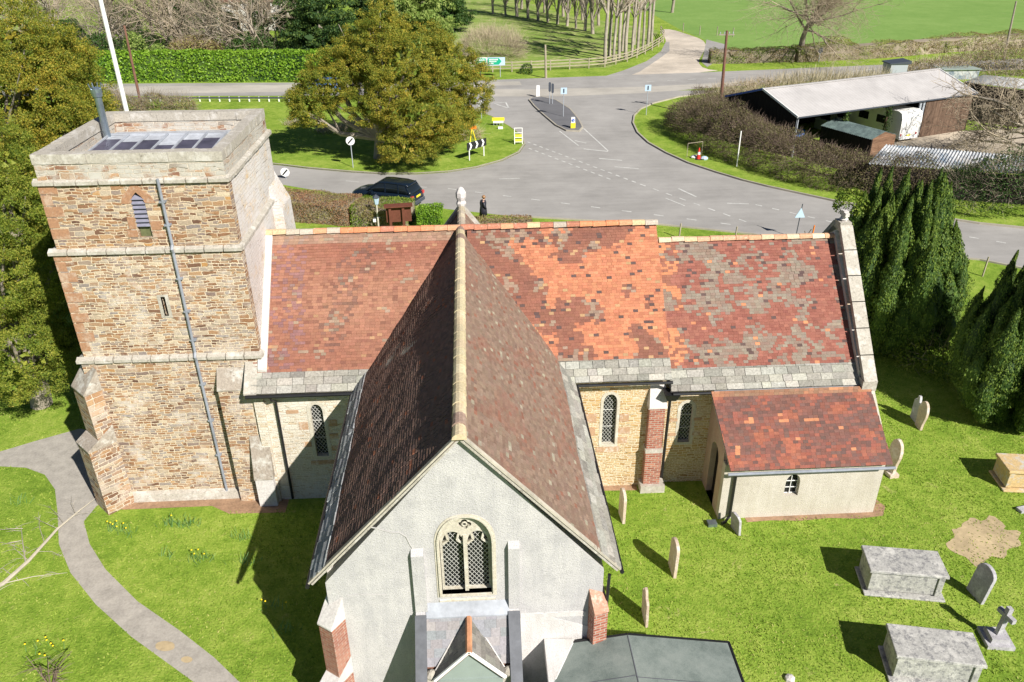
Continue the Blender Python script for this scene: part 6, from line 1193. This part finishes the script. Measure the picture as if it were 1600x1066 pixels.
con('pine_tree', 'dark conifer behind the middle of the island yew', 590, 100, [(0, 0, 3, 4., 3), (0, 0, 7, 3.4, 3), (0, 0, 10.5, 2.2, 2.6)], 'conifer', 82)
con('pale_conifer', 'soft yellow green conifer behind the top of the island yew', 662, 82, [(0, 0, 3, 4.6, 3.2), (0, 0, 7, 3.8, 3.2), (0, 0, 10.5, 2.6, 3)], 'lime', 83, 1., .34)
con('holly_tree', 'small dark rounded evergreen right of the pale conifer', 707, 48, [(0, 0, 2.2, 3.4, 2.4), (0, 0, 4.6, 2.4, 2.)], 'ivy', 84, .9, .34)
con('dark_conifer', 'dark broad conifer at the top edge above the laurel hedge end', 470, 80, [(0, 0, 4, 3.6, 4), (0, 0, 9, 2.6, 3.6)], 'conifer', 85)
yt = bare_tree('bare_thorn', 'bare low branched tree overhanging the yard at the right edge', 'tree', (*at(1628, 268), 0), 91, 10, .3, 'bark', 'twigp', split=12, levels=4, spread=1.05, up=-.02, trunk=.15, lean=(-.4, .2), shrink=.64, kids=4, tmin=.014, wob=.2)
# cottage glimpsed through the wood
def house(label, px, py, L, D, he, hr, wall, roofm, ang=0, nwin=4):
    c = at(px, py); t = thing('cottage', label, 'house', (*c, 0)); a = radians(ang)
    def q(u, v): r = rot2(u, v, a); return c[0]+r[0], c[1]+r[1]
    b = MB(); b.hull8([(*q(0, 0), 0), (*q(L, 0), 0), (*q(L, D), 0), (*q(0, D), 0), (*q(0, 0), he), (*q(L, 0), he), (*q(L, D), he), (*q(0, D), he)]); 
    for u in (0, L): b.poly((*q(u, 0), he), (*q(u, D), he), (*q(u, D/2), hr-.1))
    b.build('walls', wall, t); b = MB()
    for s0, s1 in ((-.4, D/2), (D+.4, D/2)): e = [(*q(-.4, s0), he-.25), (*q(L+.4, s0), he-.25), (*q(L+.4, s1), hr), (*q(-.4, s1), hr)]; e = e if s0 < 0 else e[::-1]; b.hull8([(x, y, z-.12) for x, y, z in e]+e)
    b.build('roof', roofm, t)
    for i in range(nwin):
        for z in (.9, 3.3):
            if z+1.2 > he: continue
            u = L*(i+.5)/nwin; f = MB().hull8([(*q(u-.55, -.05), z), (*q(u+.55, -.05), z), (*q(u+.55, .02), z), (*q(u-.55, .02), z), (*q(u-.55, -.05), z+1.2), (*q(u+.55, -.05), z+1.2), (*q(u+.55, .02), z+1.2), (*q(u-.55, .02), z+1.2)]).build('window', 'whitepaint', t)
            MB().hull8([(*q(u-.45, -.08), z+.1), (*q(u+.45, -.08), z+.1), (*q(u+.45, -.04), z+.1), (*q(u-.45, -.04), z+.1), (*q(u-.45, -.08), z+1.1), (*q(u+.45, -.08), z+1.1), (*q(u+.45, -.04), z+1.1), (*q(u-.45, -.04), z+1.1)]).build('pane', 'glass', f)
    MB().hull8([(*q(L*.3, D/2-.3), hr-.3), (*q(L*.3+.7, D/2-.3), hr-.3), (*q(L*.3+.7, D/2+.3), hr-.3), (*q(L*.3, D/2+.3), hr-.3), (*q(L*.3, D/2-.3), hr+1), (*q(L*.3+.7, D/2-.3), hr+1), (*q(L*.3+.7, D/2+.3), hr+1), (*q(L*.3, D/2+.3), hr+1)]).build('chimney', 'brick', t)
house('white cottage mostly hidden behind the bare wood at the top left', 335, 50, 11, 6, 5, 8, 'white_render', 'postd', 4)
house('cream cottage glimpsed between the bare wood and the dark conifer', 425, 42, 7, 6, 5, 8, 'cream_render', 'postd', -8, 2)
# ================================================================ barn, sheds, caravan
bu = radians(21.8); BO = Vector((26.3, 63.3, 0)); BU = Vector((cos(bu), sin(bu), 0)); BV = Vector((-sin(bu), cos(bu), 0))
def bp_(u, v, z=0): return tuple(BO+BU*u+BV*v+Vector((0, 0, z)))
def bbox(b, u0, u1, v0, v1, z0, z1): return b.hull8([bp_(u0, v0, z0), bp_(u1, v0, z0), bp_(u1, v1, z0), bp_(u0, v1, z0), bp_(u0, v0, z1), bp_(u1, v0, z1), bp_(u1, v1, z1), bp_(u0, v1, z1)])
br = thing('open_barn', 'long timber barn with pale sheet roof and open front bays', 'barn', tuple(BO)); BL, BD, BE, BR = 20.4, 8.8, 3.3, 4.7; BM = 4.3
for v0, v1, z0, z1 in ((-.15, BM, BE-.02, BR), (BD+.15, BM, BE-.02, BR)):
    nseg = 60; b = MB(); e = []
    for i in range(nseg*2+1):
        u = -.15+(BL+.3)*i/(nseg*2); zz = .03*(i % 2); e.append((u, zz))
    for (u0, a0), (u1, a1) in zip(e, e[1:]):
        f = [bp_(u0, v0, z0+a0), bp_(u1, v0, z0+a1), bp_(u1, v1, z1+a1), bp_(u0, v1, z1+a0)]; b.poly(*(f if v0 < v1 else f[::-1])); b.poly(*[(x, y, z-.05) for x, y, z in (f[::-1] if v0 < v1 else f)])
    b.build('roof', 'sheet', br, uvs=False)
MB().bar(bp_(-.15, BM, BR+.05), bp_(BL+.15, BM, BR+.05), .3, .06).build('roof_ridge', 'sheet', br)
gp = [(0, 0), (BD, 0), (BD, BE-.05), (BM, BR-.07), (0, BE-.05)]
MB().plate(gp, BO, BV, (0, 0, 1), -BU, .12).build('end_wall', 'blackwood', br); MB().plate(gp, BO+BU*BL, BV, (0, 0, 1), BU, .12).build('end_wall', 'wood', br)
bbox(MB(), .1, BL-.1, BD-.15, BD, 0, BE-.08).build('back_wall', 'blackwood', br); bbox(MB(), 14.5, BL, 0, .1, 0, BE-.08).build('front_boarding', 'wood', br); bbox(MB(), 14.35, 14.5, .1, BD-.2, 0, BE-.1).build('partition', 'blackwood', br)
b = MB()
for va, vb, za, zb in ((-.2, BM, BE+.0, BR+.03), (BD+.2, BM, BE+.0, BR+.03)):
    MB().bar(bp_(-.18, va, za), bp_(-.18, vb, zb), .06, .16).build('bargeboard', 'whitepaint' if va < 0 else 'signblue', br)
MB().bar(bp_(BL+.18, -.2, BE), bp_(BL+.18, BM, BR+.03), .06, .14).build('bargeboard', 'whitepaint', br); MB().bar(bp_(-.15, -.18, BE-.05), bp_(BL+.15, -.18, BE-.05), .06, .1).build('eaves_rail', 'signback', br)
for u in (.08, 5.2, 10.1, 13.9, 14.3): MB().bar(bp_(u, .08, 0), bp_(u, .08, BE-.1), .16, .16).build('post', 'grey' if u in (.08, 13.9, 14.3) else 'wood', br)
rng = np.random.default_rng(4)
for u in (5.2, 10.1):
    n = 500; P = np.array(bp_(u, -.05, 0))+np.stack([rng.normal(0, .13, n), rng.normal(0, .12, n), 3.2-rng.random(n)**1.2*(2.9 if u > 6 else 2.)], 1); V, Fq = leaf_quads(P, .13, None, 0, None, 0, .8, rng); np_mesh('climbing_ivy', V, Fq, 'conifer', br)
cv = thing('caravan', 'white touring caravan parked inside the barn', 'caravan', bp_(12.3, 3.2)); prof = [(.0, .42), (.06, .3), (6.0, .3), (6.2, .6), (6.1, 1.6), (5.5, 2.35), (5.0, 2.55), (.55, 2.6), (.2, 2.45), (.04, 2.0)]
MB().plate([(v-.55, z) for v, z in prof], BO+BU*11.35, BV, (0, 0, 1), -BU, 2.4).build('body', 'whitepaint', cv)
for v in (1.1, 3.1): MB().plate([(v, 1.3), (v+1.1, 1.3), (v+1.1, 1.95), (v, 1.95)], BO+BU*11.34, BV, (0, 0, 1), -BU, .02).build('side_window', 'glass', cv)
for u in (11.45, 13.25): bbox(MB(), u, u+.14, -.57, -.52, .55, .75).build('tail_light', 'lampred', cv)
bbox(MB(), 12.2, 12.7, -.57, -.53, .5, .62).build('number_plate', 'yellow', cv); bbox(MB(), 11.35, 13.5, -.6, -.5, .25, .42).build('bumper', 'whitepaint', cv)
for u in (11.35, 13.3):
    p = Vector(bp_(u, 2.4, .33)); MB().tube([p, p+BU*.18], .32, 14).build('wheel', 'tyre', cv)
for k, (u, v, lb) in enumerate(((7.6, 4.0, 'pale machinery stored at the back of the barn beside the caravan'), (1.4, 2.6, 'blue farm gear heaped in the dark left bay of the barn'))):
    t = thing('farm_machine', lb, 'machine', bp_(u, v)); bbox(MB(), u, u+2.2, v, v+1.6, .4, 1.3).build('body', 'grey' if k == 0 else 'blue', t); bbox(MB(), u+.3, u+1.1, v+.2, v+1.3, 1.3, 2.1).build('cab', 'carglass' if k == 0 else 'whitepaint', t)
    for du in (.4, 1.8): p = Vector(bp_(u+du, v-.1, .4)); MB().tube([p, p+BV*.2], .4, 12).build('wheel', 'tyre', t)
# small shed with a green corrugated roof
def corr_roof(name, c00, c10, c11, c01, n, amp, m, parent):
    """corrugated sheet: 00-10 is one eave, 01-11 the other; waves run along the slope"""
    c00, c10, c11, c01 = map(Vector, (c00, c10, c11, c01)); b = MB(); K = n*4
    for i in range(K):
        f0, f1 = i/K, (i+1)/K; z0, z1 = amp*sin(f0*n*2*pi), amp*sin(f1*n*2*pi)
        q = [c00.lerp(c10, f0)+Vector((0, 0, z0)), c00.lerp(c10, f1)+Vector((0, 0, z1)), c01.lerp(c11, f1)+Vector((0, 0, z1)), c01.lerp(c11, f0)+Vector((0, 0, z0))]
        if (q[1]-q[0]).cross(q[2]-q[1]).z < 0: q = q[::-1]
        b.poly(*q); b.poly(*[p-Vector((0, 0, .02)) for p in q[::-1]])
    return b.build(name, m, parent, uvs=False)
a, d, r_ = Vector(at3(1363, 218, 2.0)), Vector(at3(1284, 196, 2.0)), Vector(at3(1400, 211, 2.0)); wv = (r_-a); sh = thing('small_shed', 'small black shed with green corrugated roof and brown board end', 'shed', (a.x, a.y, 0))
up_ = Vector((0, 0, .45)); m1, m2 = a.lerp(r_, .5)+up_, d+wv*.5+up_
corr_roof('roof', a-wv*.04, d-wv*.04, m2, m1, 26, .025, 'corrgreen', sh); corr_roof('roof', r_+wv*.04, d+wv*1.04, m2, m1, 26, .025, 'corrgreen', sh)
def quadwall(p, q, z0, z1, m, parent, name, t=.08):
    p, q = Vector((p.x, p.y, 0)), Vector((q.x, q.y, 0)); d_ = (q-p).normalized(); n_ = Vector((d_.y, -d_.x, 0)); return MB().plate([(0, z0), ((q-p).length, z0), ((q-p).length, z1), (0, z1)], p, d_, (0, 0, 1), n_, t).build(name, m, parent)
quadwall(d, a, 0, 2.0, 'blackwood', sh, 'side_wall'); quadwall(a, r_, 0, 2.0, 'woodh', sh, 'end_wall'); quadwall(r_, d+wv, 0, 2.0, 'blackwood', sh, 'side_wall')
dd = wv.normalized(); MB().plate([(0, 2.0), (wv.length, 2.0), (wv.length/2, 2.42)], (a.x, a.y, 0), dd, (0, 0, 1), Vector((dd.y, -dd.x, 0)), .06).build('gable', 'woodh', sh)
p, q = Vector(at3(1237, 211, 1.5)), Vector(at3(1361, 245, 1.5)); fn = thing('board_fence', 'black boarded fence with pale posts in front of the barn', 'fence', (p.x, p.y, 0)); quadwall(p, q, .0, 1.45, 'blackwood', fn, 'boarding', .05)
for f in (0, .27, .53, .8, 1): c = p.lerp(q, f); MB().box(c.x-.06, c.x+.06, c.y-.12, c.y-.0, 0, 1.55).build('post', 'wood', fn)
MB().bar((p.x, p.y-.06, 1.48), (q.x, q.y-.06, 1.48), .08, .06).build('top_rail', 'wood', fn); MB().bar((p.x+.1, p.y-.1, 1.6), (p.x+1.1, p.y-1.6, 0), .07, .07).build('stay', 'post', fn)
c = Vector(at3(1296, 247, .6)); t = thing('wooden_pallet', 'pale wooden pallet propped above the bramble bank', 'pallet', (c.x, c.y, 0)); e = (q-p).normalized(); e.z = 0; nn = Vector((e.y, -e.x, 0))
for k in range(6): s_ = c+e*(k*.3-.8)+nn*.3; MB().bar(s_+Vector((0, 0, -.35)), s_+Vector((0, 0, .35))-nn*.25, .1, .03, nn).build('slat', 'rail', t)
for z in (-.3, 0, .3): MB().bar(c-e*.85+Vector((0, 0, z))+nn*(.25-z*.35), c+e*.75+Vector((0, 0, z))+nn*(.25-z*.35), .08, .08).build('bearer', 'rail', t)
b1, b2, f1_, f2_ = at3(1384, 226, 2.5), at3(1700, 252, 2.5), at3(1356, 256, 2.1), at3(1700, 279, 2.1); lt = thing('leanto_shed', 'low shed with patchy blue grey corrugated roof at the right edge', 'shed', (f1_[0], f1_[1], 0))
corr_roof('roof', f1_, f2_, b2, b1, 62, .045, 'corrugated', lt); quadwall(Vector(f1_), Vector(f2_), 0, 2.0, 'blackwood', lt, 'front_wall'); quadwall(Vector(b1), Vector(f1_), 0, 2.0, 'blackwood', lt, 'end_wall')
w1_, w2_, w3_, w4_ = at3(1507, 128, 3.4), at3(1537, 117, 4.2), at3(1720, 135, 4.2), at3(1700, 152, 3.4); fb2 = thing('far_shed', 'second barn with a white corrugated roof beyond the long barn', 'barn', (w1_[0], w1_[1], 0))
corr_roof('roof', w1_, w4_, w3_, w2_, 50, .04, 'corrwhite', fb2); quadwall(Vector(w1_), Vector(w4_), 0, 3.3, 'blackwood', fb2, 'front_wall'); quadwall(Vector(w2_), Vector(w1_), 0, 3.4, 'blackwood', fb2, 'end_wall')
c = at(1394, 126); t = thing('horse_trailer', 'small blue and black trailer behind the barn roof', 'trailer', (*c, 0)); MB().box(c[0]-1., c[0]+1., c[1]-1, c[1]+1, .5, 2.0).build('box', 'grey', t); MB().hull8([(c[0]-1.2, c[1]-1.1, 2.0), (c[0]+1.3, c[1]-1.1, 2.0), (c[0]+1.3, c[1]+1.1, 2.0), (c[0]-1.2, c[1]+1.1, 2.0), (c[0]-1.2, c[1]-1.1, 2.1), (c[0]+1.3, c[1]-1.1, 2.35), (c[0]+1.3, c[1]+1.1, 2.35), (c[0]-1.2, c[1]+1.1, 2.1)]).build('lid', 'signback', t)
for s_ in (-.6, .6): MB().tube([(c[0]+s_, c[1]-1.05, .35), (c[0]+s_, c[1]-.85, .35)], .35, 12).build('wheel', 'tyre', t)
sign_back(1397, 116, 100, 'dark narrow sign beside the main road above the barn roof', .5, .7, 'signback', strip=False); sign_back(1279, 97, 75, 'small dark sign beside the trunk of the bare oak', .6, .6, 'signback', strip=False)
c = at(1492, 122); t = thing('glass_frame', 'low pale greenish glazed shelter beyond the barn roof', 'shelter', (*c, 0)); MB().box(c[0]-2.2, c[0]+2.2, c[1]-1, c[1]+1, 0, 1.1).build('walls', 'corrugated', t); MB().box(c[0]-2.3, c[0]+2.3, c[1]-1.2, c[1]+1.2, 1.12, 1.2).build('roof', 'greenpaint', t)
# ================================================================ lamp, notice board, person, cars
c = at(592, 360); t = thing('lamp_post', 'old style lantern on a pale post rising from the hedge', 'street lamp', (*c, 0)); zt = zat(590, 306, c[1]); MB().tube([(*c, 0), (*c, zt-.5)], [.06, .05], 8).build('post', 'hamstone', t)
MB().lathe(*c, [(.12, zt-.55), (.2, zt-.12)], 6).build('lantern_glass', 'paleblue', t); MB().lathe(*c, [(.25, zt-.12), (.16, zt-.02), (.04, zt+.08)], 6).build('lantern_cap', 'signback', t); MB().box(c[0]-.25, c[0]+.2, c[1]-.02, c[1]+.02, zt-1.45, zt-1.4).build('ladder_bar', 'signback', t); MB().box(c[0]-.3, c[0]-.12, c[1]-.05, c[1]-.03, zt-1.72, zt-1.5).build('small_plate', 'whitepaint', t)
a, d_ = Vector(at3(611, 366)), Vector(at3(640, 364)); zt = zat(611, 320, a.y); t = thing('notice_board', 'dark brown roofed notice board seen from behind', 'notice board', tuple(a)); e = (d_-a).normalized(); n_ = Vector((e.y, -e.x, 0)); Lb = (d_-a).length
MB().plate([(-.2, .75), (Lb+.2, .75), (Lb+.2, zt-.15), (-.2, zt-.15)], a-n_*.1, e, (0, 0, 1), n_, .06).build('board', 'redwood', t)
for f in (0, 1): p = a+e*Lb*(.04 if f == 0 else .74); MB().bar(p, p+Vector((0, 0, zt-.1)), .16, .14, n_).build('post', 'redwood', t)
MB().hull8([tuple(p) for p in (a-e*.3+n_*.2+Vector((0, 0, zt-.16)), d_+e*.3+n_*.2+Vector((0, 0, zt-.16)), d_+e*.3-n_*.35+Vector((0, 0, zt-.16)), a-e*.3-n_*.35+Vector((0, 0, zt-.16)), a-e*.3+n_*.2+Vector((0, 0, zt-.1)), d_+e*.3+n_*.2+Vector((0, 0, zt-.1)), d_+e*.3-n_*.35+Vector((0, 0, zt-.06)), a-e*.3-n_*.35+Vector((0, 0, zt-.06)))]).build('little_roof', 'redwood', t)
def skinfig(name, pts, edges, rad, m, parent, loc, sub=2):
    o = Vector(base_of(parent, loc)); me = bpy.data.meshes.new(name); me.from_pydata([tuple(Vector(p)-o) for p in pts], edges, []); k = finish(me, name, m, parent, loc, False)
    sk = k.modifiers.new('skin', 'SKIN'); me.skin_vertices[0].data[0].use_root = True
    for v, r in zip(me.skin_vertices[0].data, rad): v.radius = (r, r)
    ss = k.modifiers.new('smooth', 'SUBSURF'); ss.levels = sub; ss.render_levels = sub; return k
x, y = .72, 49.9; g = thing('person', 'person in a long dark coat walking behind the north gable', 'person', (x, y, 0))
J = [(0, 0, .95), (0, 0, 1.2), (.02, 0, 1.42), (.05, 0, 1.52), (.09, -.02, 1.66), (.02, -.19, 1.38), (.08, -.24, 1.12), (.2, -.2, .92), (.02, .19, 1.38), (-.02, .25, 1.12), (.06, .24, .9), (.05, -.09, .5), (-.02, -.09, .08), (.12, -.09, .04), (-.12, .09, .5), (-.3, .09, .12), (-.2, .09, .04)]
En = [(0, 1), (1, 2), (2, 3), (3, 4), (2, 5), (5, 6), (6, 7), (2, 8), (8, 9), (9, 10), (0, 11), (11, 12), (12, 13), (0, 14), (14, 15), (15, 16)]
Rr = [.15, .14, .13, .055, .105, .06, .045, .035, .06, .045, .035, .075, .05, .04, .075, .05, .04]
skinfig('body', [(x+a_, y+b_, z) for a_, b_, z in J], En, Rr, 'skin', g, (0, 0, 0))
k = MB().lathe(x, y, [(.26, .45), (.24, .8), (.2, 1.05), (.22, 1.3), (.17, 1.46), (.08, 1.5)], 12).build('coat', 'coat', g, smooth=True)
MB().tube([(x+.03, y-.2, 1.4), (x+.08, y-.25, 1.12), (x+.19, y-.21, .95)], [.085, .07, .055], 8).build('sleeve', 'coat', g, smooth=True); MB().tube([(x+.03, y+.2, 1.4), (x-.02, y+.26, 1.12), (x+.05, y+.25, .93)], [.085, .07, .055], 8).build('sleeve', 'coat', g, smooth=True)
MB().tube([(x+.03, y-.09, .6), (x-.02, y-.09, .1)], [.1, .07], 8).build('trouser_leg', 'coat', g); MB().tube([(x-.1, y+.09, .6), (x-.29, y+.09, .14)], [.1, .07], 8).build('trouser_leg', 'coat', g)
MB().tube([(x+.02, y-.01, 1.62), (x+.06, y-.02, 1.7), (x+.08, y-.02, 1.79)], [.115, .13, .06], 9).build('hair', 'hair', g, smooth=True)
for dy in (-.04, .04): MB().lathe(x+.195, y-.02+dy, [(.008, 1.67), (.012, 1.68), (.008, 1.69)], 5).build('eye', 'signblack', g)
MB().tube([(x+.185, y-.02, 1.66), (x+.22, y-.02, 1.635)], [.012, .016], 5).build('nose', 'skin', g)
def car(label, loc, rz, paint='carpaint', name='parked_car', plate='yellow', H_=1.78):
    g = thing(name, label, 'car', (0, 0, 0)); hw = .97
    sec = [(-2.4, .62, .42, .78), (-2.32, .84, .32, .90), (-2.0, .94, .26, 1.0), (-1.2, .97, .24, 1.09), (-.85, .97, .24, 1.12), (0, .98, .24, 1.14), (1.2, .98, .25, 1.16), (1.95, .97, .28, 1.14), (2.28, .92, .34, 1.08), (2.4, .80, .42, .95)]
    def loft(b, rows):
        n = len(rows[0]); i = len(b.v); b.v += [p for r in rows for p in r]
        for k in range(len(rows)-1):
            for j in range(n): a_ = i+k*n+j; c_ = i+k*n+(j+1) % n; b.f.append((a_, a_+n, c_+n, c_))
        b.f.append(tuple(range(i, i+n))); b.f.append(tuple(range(i+(len(rows)-1)*n, i+len(rows)*n))[::-1])
    rows = [[(x, -h*.88, zl), (x, -h, zl+.22), (x, -h, zb-.22), (x, -h*.93, zb-.04), (x, -h*.5, zb+.02), (x, h*.5, zb+.02), (x, h*.93, zb-.04), (x, h, zb-.22), (x, h, zl+.22), (x, h*.88, zl)] for x, h, zl, zb in sec]
    b = MB(); loft(b, rows); b.build('body', paint, g, smooth=True)
    cab = [(-1.15, .84, .82, 1.10, 1.12), (-.75, .86, .74, 1.10, 1.42), (-.35, .88, .70, 1.11, H_-.08), (.2, .88, .71, 1.12, H_-.01), (1.3, .88, .70, 1.13, H_-.02), (1.85, .87, .67, 1.12, H_-.08), (2.12, .85, .70, 1.1, 1.42), (2.3, .82, .78, 1.08, 1.14)]
    rows = [[(x, -a_, zb), (x, -(a_+c_)/2-.02, (zb+zt)/2), (x, -c_, zt-.04), (x, -c_*.8, zt), (x, c_*.8, zt), (x, c_, zt-.04), (x, (a_+c_)/2+.02, (zb+zt)/2), (x, a_, zb)] for x, a_, c_, zb, zt in cab]
    b = MB(); loft(b, rows); b.build('windows', 'carglass', g, smooth=True)
    b = MB(); loft(b, [[(x, -w_, z-.05), (x, -w_*.85, z+.012), (x, w_*.85, z+.012), (x, w_, z-.05)] for x, w_, z in ((-.4, .70, H_-.1), (-.2, .72, H_-.03), (.2, .735, H_-.003), (1.3, .73, H_-.01), (1.88, .69, H_-.075), (2.02, .66, H_-.12))]); b.build('roof', paint, g, smooth=True)
    for s_ in (-1, 1):
        for p, q in (((-1.1, .85, 1.13), (-.38, .715, H_-.1)), ((.35, .885, 1.14), (.3, .73, H_-.04)), ((1.35, .885, 1.14), (1.3, .73, H_-.05)), ((2.15, .85, 1.12), (1.88, .70, H_-.1))): MB().bar((p[0], p[1]*s_, p[2]), (q[0], q[1]*s_, q[2]), .07, .05, (1, 0, 0)).build('pillar', paint, g)
        MB().box(-.75, -.55, s_*1.0-(.0 if s_ > 0 else .2), s_*1.0+(.2 if s_ > 0 else 0), 1.08, 1.24).build('door_mirror', paint, g); MB().box(-2.3, -2.1, s_*.7-.14, s_*.7+.14, .72, .86).build('headlight', 'steel', g); MB().box(2.26, 2.42, s_*.78-.12, s_*.78+.12, .82, 1.02).build('tail_light', 'lampred', g)
        for x in (-1.48, 1.48):
            w_ = MB().tube([(x, s_*.99, .37), (x, s_*.74, .37)], .37, 20).build('wheel', 'tyre', g); MB().tube([(x, s_*1.0, .37), (x, s_*.97, .37)], .24, 14).build('rim', 'alloy', w_)
    MB().box(2.40, 2.425, -.28, .28, .80, .93).build('number_plate', plate, g); MB().box(2.3, 2.46, -.85, .85, .36, .56).build('rear_bumper', 'signback', g); MB().box(2.36, 2.43, -.8, .8, .56, .60).build('bumper_trim', 'alloy', g)
    g.location = loc; g.rotation_euler = (0, 0, rz); return g
a, d_ = Vector(at3(575, 303, .8)), Vector(at3(664, 305, .8)); m = (a+d_)/2
car('dark blue estate car with a yellow rear plate driving along the lane behind the hedge', (-5.85, 54.0, 0), radians(-24), name='moving_car')
car('blue car on the main road glimpsed through the left of the island yew', (*at(502, 144), 0), 0, 'blue', 'blue_car', 'yellow', 1.5)
